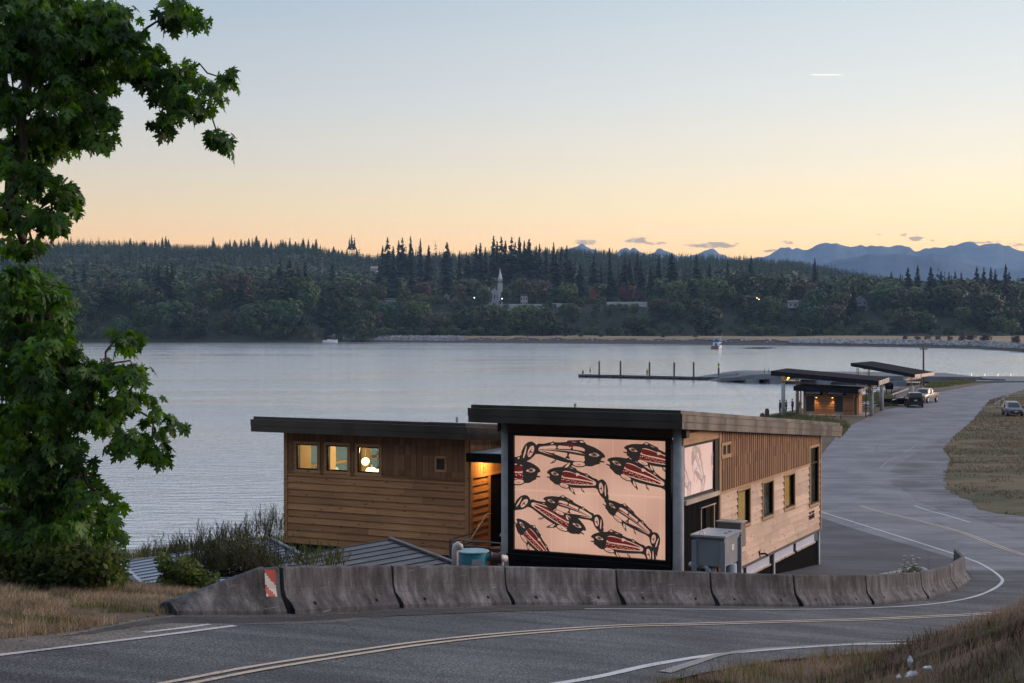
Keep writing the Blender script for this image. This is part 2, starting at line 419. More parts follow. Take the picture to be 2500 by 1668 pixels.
left_edge = [ong(-300, 1600), ong(0, 1562), ong(172, 1545), ong(345, 1512), ong(429, 1503)]
bl = off_left(BP, .6)
gr = [ong(*p) for p in [(2500, 1262), (2398, 1249), (2372, 1226), (2319, 1200), (2306, 1172), (2321, 1121), (2303, 1098), (2334, 1063), (2375, 1027), (2417, 977), (2500, 952)]]
lowleft = [ong(*p) for p in [(2500, 930), (2400, 938), (2290, 958), (2235, 985), (2154, 1002), (2055, 1050)]]
ROADPOLY = [(-30, 4.5)]+[(p.x, p.y) for p in left_edge]+[tuple(p) for p in bl[:7]]+[(9.5, 50), (8.5, 58), (10, 74), (14, 96)]+[(p.x, p.y) for p in lowleft[::-1]]+[(160, 285), (160, 262)]+[(p.x, p.y) for p in gr[::-1]]+[(60, 78), (90, 76), (90, 62), (45, 55)]+[(q[0], q[1]) for q in near_edge[::-1][2:]]+[(-16, 2)]
ground = grid_mesh('ground', gx, gy, gfun, M_ground)
water_m = bpy.data.materials.new('water'); water_m.use_nodes = True; t = NT(water_m.node_tree); b = t.n['Principled BSDF']
b.inputs['Base Color'].default_value = (.78, .80, .83, 1); b.inputs['Metallic'].default_value = .62; b.inputs['Roughness'].default_value = .12; b.inputs['IOR'].default_value = 1.8
g = t.new('ShaderNodeNewGeometry'); 
def wn(sx_, sy_, det, seed, rot=0):
    mp = t.new('ShaderNodeMapping'); mp.inputs['Scale'].default_value = (sx_, sy_, 1); mp.inputs['Rotation'].default_value = (0, 0, R(rot)); mp.inputs['Location'].default_value = (seed, seed, 0)
    t.link(g.outputs['Position'], mp.inputs[0]); n = t.new('ShaderNodeTexNoise', i_Scale=1.0, i_Detail=det, i_Roughness=.55); t.link(mp.outputs[0], n.inputs[0]); return n.outputs[0]
big = wn(.010, .03, 3.0, 3, 8)
amp = t.ramp(big, [(.38, .30), (.62, 1.3)])
h = t.math('ADD', t.math('MULTIPLY', wn(.32, 1.0, 4.0, 0, 6), 1.0), t.math('MULTIPLY', wn(.9, 2.6, 3.0, 9, -10), .42))
h = t.math('MULTIPLY', h, amp)
bp = t.new('ShaderNodeBump', i_Strength=1.0, i_Distance=.25); t.link(h, bp.inputs['Height']); t.link(bp.outputs[0], b.inputs['Normal'])
mb = MB(); mb.add([(-8500, -300, 0), (8500, -300, 0), (8500, 8000, 0), (-8500, 8000, 0)], [(0, 1, 2, 3)])
tag(mb.build('water', water_m), kind='structure')

upper_poly = [(-30, 4.5)]+[(p.x, p.y) for p in left_edge]+[tuple(p) for p in bl]+[(40, 58), (45, 55)]+[(q[0], q[1]) for q in near_edge[::-1][2:]]+[(-16, 2)]
road = sheet('road', upper_poly, 1.2, 0, M_road)
step2 = lambda c: 2.0 if c < 130 else 8.0
bu = [(p.x, p.y) for p in off_left(BP, .6)]
seam = [(p.x, p.y) for p in [ong(*q) for q in [(2001, 1263), (2080, 1290), (2170, 1317), (2250, 1340), (2335, 1366)]]]
lower_poly = [bu[-1]]+seam[::-1]+[(16, 88)]+[(p.x, p.y) for p in lowleft[::-1]]+[(160, 285), (160, 262)]+[(p.x, p.y) for p in gr[::-1]]+[(60, 78), (90, 76), (90, 62), (40, 58)]
lower = sheet('lower_road', lower_poly, step2, .004, M_low)
apron = sheet('parking_apron', [bu[6], bu[7], bu[8], bu[9], bu[10]]+seam[::-1]+[(13.2, 76), (9.5, 60), (9, 50)], 1.5, .008, M_apron)
# gravel inside the hairpin, dirt along the shoulders, beach and rough grass
px = lambda L: [tuple(ong(*p)[:2]) for p in L]
sheet('gravel_patch', px([(2372, 1050), (2290, 1075), (2215, 1120), (2178, 1150), (2178, 1178), (2230, 1215), (2300, 1243), (2372, 1262), (2440, 1285), (2500, 1300), (2560, 1290), (2500, 1258), (2398, 1243), (2350, 1215), (2300, 1170), (2321, 1121), (2303, 1098), (2334, 1063)]), 3, .012, M_rubble, rough_edge=.5)
sheet('grass_field', px([(2500, 1262), (2398, 1249), (2372, 1226), (2319, 1200), (2306, 1172), (2321, 1121), (2303, 1098), (2334, 1063), (2375, 1027), (2417, 977), (2500, 952)])+[(150, 255), (180, 120), (60, 84)], 3, .02, M_green, zf=lambda X, Y: np.maximum(ground_z(X, Y), road_z(X, Y)), rough_edge=.5)
sheet('road_shoulder', [(-26, 6.5)]+[(p.x, p.y) for p in left_edge]+px([(430, 1512), (700, 1512), (900, 1502), (1000, 1500), (800, 1522), (574, 1527), (383, 1551), (0, 1598), (-300, 1640)]), 1, .006, M_shoulder, rough_edge=.08)
sheet('dirt_strip', px([(150, 1556), (345, 1517), (429, 1506), (560, 1509), (712, 1509), (982, 1492), (1254, 1482), (1524, 1482), (1753, 1484), (1958, 1486), (1958, 1491), (1753, 1489), (1524, 1487), (1254, 1493), (982, 1504), (760, 1517), (600, 1523), (420, 1522), (330, 1532), (230, 1548)]), 1, .010, M_dirtedge, rough_edge=.06)
# paint
def pl(L): return [ong(*p) for p in L]
stripe('fog_line', [tuple((ong(0, 1601)+(ong(0, 1601)-ong(383, 1554))*k)[:2]) for k in (5, 2.5)]+pl(fogpx), .11, .012, M_white)
stripe('fog_line', pl([(352, 1546), (430, 1537), (512, 1526)]), .10, .014, M_white)
stripe('fog_line', pl([(1428, 1487.7), (1600, 1488), (1800, 1489), (2021, 1488), (2174, 1483), (2328, 1468.5), (2404, 1449), (2446, 1422.5), (2435, 1403), (2397, 1378.5), (2358, 1363), (2320, 1350), (2163, 1300), (2001, 1249)]), .13, .014, M_white, w0=.7)
yp = [(445, 1668), (640, 1631), (900, 1590), (1060, 1568), (1244, 1549), (1512, 1530), (1700, 1525), (1945, 1518), (2136, 1512.5), (2408, 1499)]
y0_, y1_ = ong(445, 1668), ong(640, 1631); yw = [tuple((y0_+(y0_-y1_)*k)[:2]) for k in (6, 4, 2)]+pl(yp)
tailw = [(16.3, 44.6), (19.6, 47.8), (22.5, 51.5), (24.3, 56)]+pl([(2520, 1360), (2340, 1298), (2213, 1265), (2100, 1235)])
for d in (-.11, .11):
    q = off_left([Vector(p[:2]) for p in yw+tailw], d)
    stripe('centre_line', [tuple(p) for p in q], .10, .014, M_yellow)
stripe('edge_line', near_white[:-3], .15, .012, M_white)
stripe('edge_line', pl([(1623, 1643), (1700, 1618), (1760, 1600), (1850, 1587), (2000, 1577), (2290, 1561)]), .09, .016, M_oldwhite, w0=2.2, w1=.7)
stripe('edge_line', pl([(2232, 1235), (2300, 1256), (2368, 1276)]), .13, .016, M_white)
stripe('edge_line', pl([(2148, 1144), (2166, 1128), (2190, 1116)]), .10, .010, M_oldwhite)
stripe('edge_line', pl([(2208, 1105), (2236, 1088)]), .10, .010, M_oldwhite)
# dark tyre arcs and a crack-sealed seam
stripe('pavement_seam', pl([(1080, 1506), (1250, 1517), (1390, 1527)]), .03, .006, M_dirtedge)

def behind_z(X, Y):
    return 6+np.maximum(-8-Y, 0)*.75+4*hashn(X, Y, 9, 21)+3*hashn(X, Y, 3, 22)
grid_mesh('unseen_dark_slope', np.arange(-170, 120, 3.0), np.arange(-90, -7, 3.0), behind_z, mat('unseen dark slope', (.012, .018, .010), (.022, .03, .014), scale=.3, rough=1))  # added slope out of view, darkens reflections and back light on front faces
grid_mesh('unseen_dark_slope', np.arange(-170, -19, 3.0), np.arange(-8, 24, 2.0), lambda X, Y: 5+(-19-X)*.6+4*hashn(X, Y, 9, 31)-np.maximum(Y-12, 0)*.5, MATS['unseen dark slope'])  # second added piece on the left, darkens what the front fascia reflects
# ------------------------------------------------------------------ far shore and hills
SHU = [(-500, 900), (200, 919), (780, 919), (800, 960), (1250, 900), (1700, 831), (2000, 785), (2200, 745), (2380, 697), (2500, 617), (2700, 560), (3600, 480)]
SHu = np.array([(p[0]-CX)/F for p in SHU]); SHd = np.array([p[1] for p in SHU], float)
RIX = [-3500, -600, 100, 400, 600, 750, 860, 1000, 1100, 1250, 1400, 1500, 1600, 1700, 1850, 1950, 2020, 2100, 2200, 2300, 2600, 5000]
RIY = [636, 628, 621, 617, 619, 627, 640, 643, 641, 636, 633, 639, 644, 648, 653, 661, 675, 690, 706, 725, 735, 740]
RIu = np.array([(p-CX)/F for p in RIX]); RIz = np.array([CZ+(HY-y)/F*1900 for y in RIY])
def far_z(X, Y):
    u = X/np.maximum(Y, 50); ds = np.interp(u, SHu, SHd); db = np.where(u < -.126, ds+3, np.interp(u, [-.126, -.11, .5], [930, 962, 940])); db = np.maximum(db, ds+3)
    z = np.clip((Y-ds)*.24, -2, 3.4)
    z = z+sst(Y, db, db+78)*21*(1+.25*hashn(X, Y, 60, 5))
    zr = np.interp(u, RIu, RIz)+10*hashn(X, Y, 130, 8)
    z = z+(zr-25)*sst(Y, db+170, 1900)
    z = z-np.maximum(Y-1950, 0)*.05
    return np.maximum(z+1.2*hashn(X, Y, 22, 6)*(Y > ds+8), -2.5)
M_hill = mat('far hillside', (.012, .018, .010), (.028, .034, .018), scale=.03, rough=1, detail=8)
# rings in polar form so that the sheet follows the shoreline
us = np.concatenate([np.linspace(-1.6, -.42, 30), np.linspace(-.40, .40, 150), np.linspace(.42, 2.2, 40)])
ts = np.concatenate([np.array([-12, -4, 0, 1.5, 4, 8, 12, 16, 22, 30, 40, 55, 75, 100, 130, 165, 200, 240, 280, 330, 390]), np.linspace(450, 2400, 60)])
U, Tt = np.meshgrid(us, ts, indexing='ij'); DS = np.interp(U, SHu, SHd)
Yg = DS+Tt; Xg = U*Yg; Zg = far_z(Xg, Yg); nx, ny = U.shape
i, j = np.meshgrid(np.arange(nx-1), np.arange(ny-1), indexing='ij'); a = (i*ny+j).ravel()
tag(tri_mesh('far_hillside', np.stack([Xg, Yg, Zg], -1).reshape(-1, 3), np.stack([a, a+ny, a+ny+1, a+1], 1), M_hill, smooth=True), kind='structure')
# dry grass top of the spit
M_dry = mat('dry spit grass', (.30, .225, .14), (.17, .13, .08), scale=.09, rough=1, detail=7, stretch=(.3, 1, 1))
M_mud = mat('dark tidal bank', (.050, .042, .042), (.085, .07, .062), scale=.3, rough=.9, detail=6)
def band(name, t0, t1, u0, u1, off, m, nu=160, nt=6, tf=None):
    uu = np.linspace(u0, u1, nu); tt = np.linspace(0, 1, nt); U, K = np.meshgrid(uu, tt, indexing='ij'); DS = np.interp(U, SHu, SHd)
    A = t0(U, DS) if callable(t0) else t0; B = t1(U, DS) if callable(t1) else t1
    Y = DS+A+(B-A)*K; X = U*Y; Z = far_z(X, Y)+off
    nx, ny = U.shape; i, j = np.meshgrid(np.arange(nx-1), np.arange(ny-1), indexing='ij'); a = (i*ny+j).ravel()
    return tag(tri_mesh(name, np.stack([X, Y, Z], -1).reshape(-1, 3), np.stack([a, a+ny, a+ny+1, a+1], 1), m, smooth=True), kind='structure')
wig = lambda U: 3*np.sin(U*260)+2*np.sin(U*611+1)
band('tidal_bank', -1.5, lambda U, D: 9.5+wig(U)*.6, -.128, .8, .25, M_mud)
band('spit_grass', lambda U, D: 9.0+wig(U)*.6, lambda U, D: np.clip(940-D, 14, 340)+wig(U), -.126, .8, .5, M_dry, nt=24)
# ------------------------------------------------------------------ the timber building
eF = np.array((.8954, -.4453, 0)); eS = np.array((.4453, .8954, 0)); UP = np.array((0, 0, 1.0))
class Plane:
    def __init__(s, o, e, n): s.o = np.array((o[0], o[1], 0.0)); s.e = e; s.n = n
    def sz(s, x, y):
        u = (x-CX)/F; ox, oy = s.o[0], s.o[1]; ex, ey = s.e[0], s.e[1]
        k = (u*oy-ox)/(ex-u*ey); D = oy+k*ey
        return k, CZ-(y-HY)/F*D
    def p(s, a, z, out=0.0): return s.o+s.e*a+s.n*out+UP*z
    def rect(s, x0, y0, x1, y1):     # top-left & bottom-right-ish pixel corners: s from x, z from (x0,y0) and (x1,y1)
        a, za = s.sz(x0, y0); b, zb = s.sz(x1, y1); return min(a, b), max(a, b), min(za, zb), max(za, zb)
def clampz(mb, corner, z, sl):
    for k, V in enumerate(mb.v):
        b = (V[:, 0]-corner[0])*eS[0]+(V[:, 1]-corner[1])*eS[1]
        mb.v[k] = np.column_stack([V[:, :2], np.minimum(V[:, 2], z+sl*b)])
RM = (np.array((4.99, 43.15)), 9.46-.557+.03, -.0802); RW = (np.array((-1.52, 49.5)), 8.64-.557+.03, -.075)
def cells(s0, s1, z0, z1, holes):
    zs = sorted({z0, z1}|{min(max(h[i], z0), z1) for h in holes for i in (2, 3)}); out = []
    for a, b in zip(zs[:-1], zs[1:]):
        if b-a < 1e-4: continue
        c = s0; zm = (a+b)/2
        for h in sorted([h for h in holes if h[2] < zm < h[3]]):
            if h[0] > c+1e-3: out.append((c, min(h[0], s1), a, b))
            c = max(c, h[1])
            if c >= s1: break
        if c < s1-1e-3: out.append((c, s1, a, b))
    return [q for q in out if q[1] > q[0]+1e-3]
def slab(mb, P, r, o0, o1, mi=0):        # box on a plane from out=o0 to out=o1
    s0, s1, z0, z1 = r
    mb.box(P.p(s0, z0, o0), P.e*(s1-s0), P.n*(o1-o0), UP*(z1-z0), mi)
def backing(mb, P, r, holes, o0=-.2, o1=0.0):
    for c in cells(*r, holes): slab(mb, P, c, o0, o1)
def lap(mb, P, r, holes, expo=.245, o=.004, Lmin=1.6, Lmax=4.2, gap=.0):
    s0, s1, z0, z1 = r; z = z0; row = 0
    while z < z1-.02:
        zt = min(z+expo, z1); c = s0; j = [s0]
        while c < s1: c += random.uniform(Lmin, Lmax); j.append(min(c, s1))
        if len(j) > 2 and j[-1]-j[-2] < .5: j.pop(-2)
        for a, b in zip(j[:-1], j[1:]):
            w_ = random.uniform(-.002, .003)
            for (ca, cb, cz, ct) in cells(a+.002, b-.002, z, zt-.001, holes):
                ob = lambda zz: o+.052-.046*(zz-z)/expo+w_
                v = [P.p(ca, cz, -.002), P.p(cb, cz, -.002), P.p(cb, ct, -.002), P.p(ca, ct, -.002), P.p(ca, cz, ob(cz)), P.p(cb, cz, ob(cz)), P.p(cb, ct, ob(ct)), P.p(ca, ct, ob(ct))]
                f = [(4, 5, 6, 7), (0, 1, 5, 4), (1, 2, 6, 5), (2, 3, 7, 6), (3, 0, 4, 7)]
                if np.dot(np.cross(P.e, UP), P.n) < 0: f = [q[::-1] for q in f]
                mb.add(v, f)
        z += expo; row += 1
def vert(mb, P, r, holes, wd=.19, gp=.045, o=.03, slope=None):
    s0, s1, z0, z1 = r; c = s0
    while c < s1-.02:
        b = min(c+wd-gp, s1)
        for q in cells(c, b, z0, z1, holes): slab(mb, P, q, -.002, o+random.uniform(-.003, .003))
        c += wd
def wood(name, c1, c2, knot=.5, grain_dir='h', rough=.75, isl=.5, scale=1.0):
    m = bpy.data.materials.new(name); m.use_nodes = True; t = NT(m.node_tree); b = t.n['Principled BSDF']
    tcn = t.new('ShaderNodeTexCoord'); g = t.new('ShaderNodeNewGeometry')
    # rotate to building axes so the grain runs along the board
    mp = t.new('ShaderNodeMapping'); mp.inputs['Rotation'].default_value = (0, 0, R(26.44)); t.link(tcn.outputs['Object'], mp.inputs[0])
    sc = t.new('ShaderNodeMapping'); sc.inputs['Scale'].default_value = (1.2*scale, 1.2*scale, 26*scale) if grain_dir == 'h' else (22*scale, 22*scale, .9*scale)
    t.link(mp.outputs[0], sc.inputs[0])
    off = t.new('ShaderNodeVectorMath', operation='ADD'); t.link(sc.outputs[0], off.inputs[0])
    cx_ = t.new('ShaderNodeCombineXYZ'); t.link(t.math('MULTIPLY', g.outputs['Random Per Island'], 37.0), cx_.inputs[0]); t.link(t.math('MULTIPLY', g.outputs['Random Per Island'], 91.0), cx_.inputs[2]); t.link(cx_.outputs[0], off.inputs[1])
    n = t.new('ShaderNodeTexNoise', i_Scale=1.0, i_Detail=5.0, i_Roughness=.6, i_Distortion=.4); t.link(off.outputs[0], n.inputs[0])
    c = t.ramp(n.outputs[0], [(.3, c1), (.7, c2)])
    kn = t.new('ShaderNodeMapping'); kn.inputs['Scale'].default_value = (1.9, 1.9, 4.5) if grain_dir == 'h' else (5, 5, 1.8); t.link(mp.outputs[0], kn.inputs[0])
    k2 = t.new('ShaderNodeVectorMath', operation='ADD'); t.link(kn.outputs[0], k2.inputs[0]); t.link(cx_.outputs[0], k2.inputs[1])
    v = t.new('ShaderNodeTexVoronoi', i_Scale=1.0); t.link(k2.outputs[0], v.inputs[0])
    kf = t.smooth(v.outputs['Distance'], .20, .06)
    c = t.mix(t.math('MULTIPLY', kf, knot), c, tuple(q*.28 for q in c1))
    st = t.new('ShaderNodeTexNoise', i_Scale=.7, i_Detail=6.0); t.link(tcn.outputs['Object'], st.inputs[0])
    h = t.new('ShaderNodeHueSaturation'); t.link(c, h.inputs['Color'])
    t.link(t.math('ADD', t.math('MULTIPLY_ADD', g.outputs['Random Per Island'], isl, .72-isl/2), t.math('MULTIPLY', st.outputs[0], .55)), h.inputs['Value'])
    t.link(h.outputs[0], b.inputs['Base Color']); b.inputs['Roughness'].default_value = rough; b.inputs['Specular IOR Level'].default_value = .3
    bp = t.new('ShaderNodeBump', i_Strength=.5, i_Distance=.006); t.link(n.outputs[0], bp.inputs['Height']); t.link(bp.outputs[0], b.inputs['Normal'])
    return m
M_lap = wood('cedar lap siding', (.52, .29, .145), (.36, .185, .085), .8)
M_lapS = wood('weathered pale cedar siding', (.62, .475, .37), (.50, .36, .27), .75, isl=.4)
M_vert = wood('cedar boards', (.30, .165, .085), (.20, .105, .055), .35, 'v')
M_trimw = wood('cedar trim', (.44, .28, .16), (.34, .20, .11), .2, isl=.2)
M_beam = wood('dark stained beam', (.085, .045, .03), (.05, .028, .02), .2)
def metal(name, c, rough, mtl=.85, wob=.05):
    m = bpy.data.materials.new(name); m.use_nodes = True; t = NT(m.node_tree); b = t.n['Principled BSDF']
    b.inputs['Base Color'].default_value = (*c, 1); b.inputs['Metallic'].default_value = mtl
    tcn = t.new('ShaderNodeTexCoord'); mp = t.new('ShaderNodeMapping'); mp.inputs['Scale'].default_value = (1.6, 1.6, .5); t.link(tcn.outputs['Object'], mp.inputs[0])
    n = t.new('ShaderNodeTexNoise', i_Scale=.8, i_Detail=2.0); t.link(mp.outputs[0], n.inputs[0])
    t.link(t.ramp(n.outputs[0], [(.3, rough*.8), (.7, rough*1.3)]), b.inputs['Roughness'])
    bp = t.new('ShaderNodeBump', i_Strength=1.0, i_Distance=wob); t.link(n.outputs[0], bp.inputs['Height']); t.link(bp.outputs[0], b.inputs['Normal'])
    return m
M_fascia = metal('bronze roof metal', (.014, .013, .012), .34, 0, .03); M_fascia.node_tree.nodes['Principled BSDF'].inputs['IOR'].default_value = 2.0
M_black = mat('black cladding', (.006, .006, .007), (.010, .010, .012), scale=2, rough=.85, spec=.1)
M_blackcor = mat('black window frame', (.008, .008, .009), (.012, .012, .013), rough=.4, spec=.2)
M_conc = mat('column concrete', (.27, .29, .31), (.38, .40, .42), scale=2.2, rough=.8, bump=.004, detail=8)
M_roofm = mat('dark roof membrane', (.03, .03, .033), (.05, .05, .055), scale=1, rough=.6)
M_sill = metal('pale metal flashing', (.62, .55, .48), .3, .8, .01)
M_louv = mat('dark louvre', (.02, .016, .014), (.03, .025, .02), rough=.6)
M_int = mat('warm interior plaster', (.66, .47, .30), (.60, .42, .26), scale=1, rough=.9)
M_floor = mat('interior floor', (.16, .10, .06), (.12, .07, .04), rough=.6)
def glassmat(name, tint, tr=.85):
    m = bpy.data.materials.new(name); m.use_nodes = True; t = NT(m.node_tree); out = t.n['Material Output']; t.n.remove(t.n['Principled BSDF'])
    a = t.new('ShaderNodeBsdfTransparent'); a.inputs[0].default_value = (*tint, 1)
    gl = t.new('ShaderNodeBsdfGlossy'); gl.inputs['Roughness'].default_value = .03; gl.inputs[0].default_value = (.8, .85, .85, 1)
    fr = t.new('ShaderNodeFresnel', i_IOR=1.45); mx = t.new('ShaderNodeMixShader'); t.link(t.math('MULTIPLY', fr.outputs[0], 1-tr+.4), mx.inputs[0])
    t.link(a.outputs[0], mx.inputs[1]); t.link(gl.outputs[0], mx.inputs[2]); t.link(mx.outputs[0], out.inputs[0]); return m
M_glass = glassmat('green tinted glass', (.88, .94, .88)); M_glassS = glassmat('dark green glass', (.78, .74, .62), .95)
def glow(name, c1, c2, s, scale=.5):
    m = bpy.data.materials.new(name); m.use_nodes = True; t = NT(m.node_tree); b = t.n['Principled BSDF']
    tcn = t.new('ShaderNodeTexCoord'); n = t.new('ShaderNodeTexNoise', i_Scale=scale, i_Detail=2.0); t.link(tcn.outputs['Object'], n.inputs[0])
    c = t.ramp(n.outputs[0], [(.35, c1), (.65, c2)]); t.link(c, b.inputs['Emission Color']); b.inputs['Emission Strength'].default_value = s
    b.inputs['Base Color'].default_value = (.35, .3, .27, 1); b.inputs['Roughness'].default_value = .3; return m
M_panel = glow('backlit polycarbonate', lin(222, 172, 146), lin(196, 143, 120), .62)
M_panelseam = glow('panel seam', lin(226, 180, 155), lin(212, 165, 140), .62)
M_panel2 = glow('side polycarbonate', lin(222, 190, 180), lin(205, 165, 152), .58)
M_ink = mat('black film artwork', (.016, .02, .024), (.03, .036, .04), scale=.7, rough=.35, emit=(.03, .022, .018), es=.5)
M_inkred = mat('red film artwork', (.17, .018, .018), (.12, .016, .02), rough=.35, emit=(.17, .018, .018), es=.42)
M_inkghost = glow('faint artwork seen through panel', lin(130, 104, 106), lin(150, 122, 122), .5, 2)
M_inkghostr = glow('faint red artwork', lin(160, 105, 100), lin(175, 125, 118), .5, 2)

PF = Plane((5.08, 44.0), -eF, -eS)          # mural front: s grows to the left
PS = Plane((5.08, 44.0), eS, eF)            # right side wall: s grows away from the camera
PW = Plane((-4.99, 52.1), eF, -eS)          # wing wall
PR = Plane((-1.45, 50.3), eS, eF)           # recess wall by the entrance
c1 = lambda x, y: (600+x/3.563, 960+y/3.563)
c2 = lambda x, y: (1200+x/4.127, 1020+y/4.127)
c3 = lambda x, y: (1600+x/3.564, 980+y/3.564)
c4 = lambda x, y: (1850+x/3.615, 800+y/3.615)
cb = lambda x, y: (1080+x/4.9, 1080+y/4.9)
cc = lambda x, y: (1700+x/5.406, 1120+y/5.406)
bld = thing('timber_building', 'cedar sided building with black shed roofs and a glowing salmon mural wall', 'building', (5.08, 44.0, 1.5))
ZT = PS.sz(*c3(1430, 1112))[1]              # floor trim height
ZB = 1.45
# ---- concrete columns
for P_, s_ in ((PF, .13), (PF, 5.88)):
    m = MB(); q = P_.p(s_, 0, -.02); m.lathe((q[0], q[1], ZB-.5), [(.165, 0), (.165, 9.0-ZB+.5)], 20); m.build('column', M_conc, bld, smooth=True)
# ---- mural frame, beam and panel
sL, zLt = PF.sz(*c2(235, 178)); sR, zRt = PF.sz(*c2(1762, 235)); zb = PF.sz(*c2(1762, 1435))[1]
PAN = (sR, sL, zb, (zLt+zRt)/2)
FRs0, FRs1 = PF.sz(1640, 1100)[0], PF.sz(1243, 1100)[0]
m = MB(); backing(m, PF, (FRs0, FRs1, PAN[2]-.33, PAN[3]+.11), [PAN], -.06, .10); 
slab(m, PF, (FRs0-.02, FRs1+.02, PAN[2]-.20, PAN[2]-.14), .1, .16); slab(m, PF, (PAN[0]-.03, PAN[1]+.03, PAN[2]-.05, PAN[2]-.003), .10, .14)
m.build('mural_frame', M_blackcor, bld)
m = MB(); slab(m, PF, (FRs0, FRs1, ZB-.5, PAN[2]-.33), -.1, .06)
for k in range(46): slab(m, PF, (FRs0+.02+k*.119, FRs0+.06+k*.119, ZB-.5, PAN[2]-.335), .06, .075)
m.build('black_cladding', M_black, bld)
zbt = PF.sz(*c2(1000, 90))[1]
m = MB(); slab(m, PF, (-.16, 6.15, PAN[3]+.11, zbt+.06), -.2, .08); slab(m, PF, (-.2, 6.2, PAN[3]+.26, PAN[3]+.275), .08, .10); m.build('beam', M_beam, bld)
# artwork -------------------------------------------------------------
PANW = PAN[1]-PAN[0]; PANH = PAN[3]-PAN[2]
c2L, c2R = PAN[1], PAN[0]
def mur(x, y):                               # crop-2 pixel -> panel coordinates (w from left, h from bottom)
    s, z = PF.sz(*c2(x, y)); return (c2L-s, z-PAN[2])
def clip(poly, W, H):
    for ax, lim, sg in ((0, 0, 1), (0, W, -1), (1, 0, 1), (1, H, -1)):
        out = []; n = len(poly)
        for i in range(n):
            a, b = poly[i], poly[(i+1) % n]; da = (a[ax]-lim)*sg; db = (b[ax]-lim)*sg
            if da >= 0: out.append(a)
            if (da >= 0) != (db >= 0): k = da/(da-db); out.append((a[0]+(b[0]-a[0])*k, a[1]+(b[1]-a[1])*k))
        poly = out
        if len(poly) < 3: return []
    return poly
def smoothpoly(p, n=3):
    P = [Vector((q[0], q[1])) for q in p]; N = len(P); out = []
    for i in range(N):
        p0, p1, p2, p3 = P[i-1], P[i], P[(i+1) % N], P[(i+2) % N]
        for k in range(n):
            t = k/n; v = .5*((2*p1)+(p2-p0)*t+(2*p0-5*p1+4*p2-p3)*t*t+(3*p1-p0-3*p2+p3)*t**3); out.append((v.x, v.y))
    return out
def ell(cx, cy, rx, ry, rot=0, n=14):
    c, s = math.cos(rot), math.sin(rot)
    return [(cx+rx*math.cos(t)*c-ry*math.sin(t)*s, cy+rx*math.cos(t)*s+ry*math.sin(t)*c) for t in [2*math.pi*i/n for i in range(n)]]
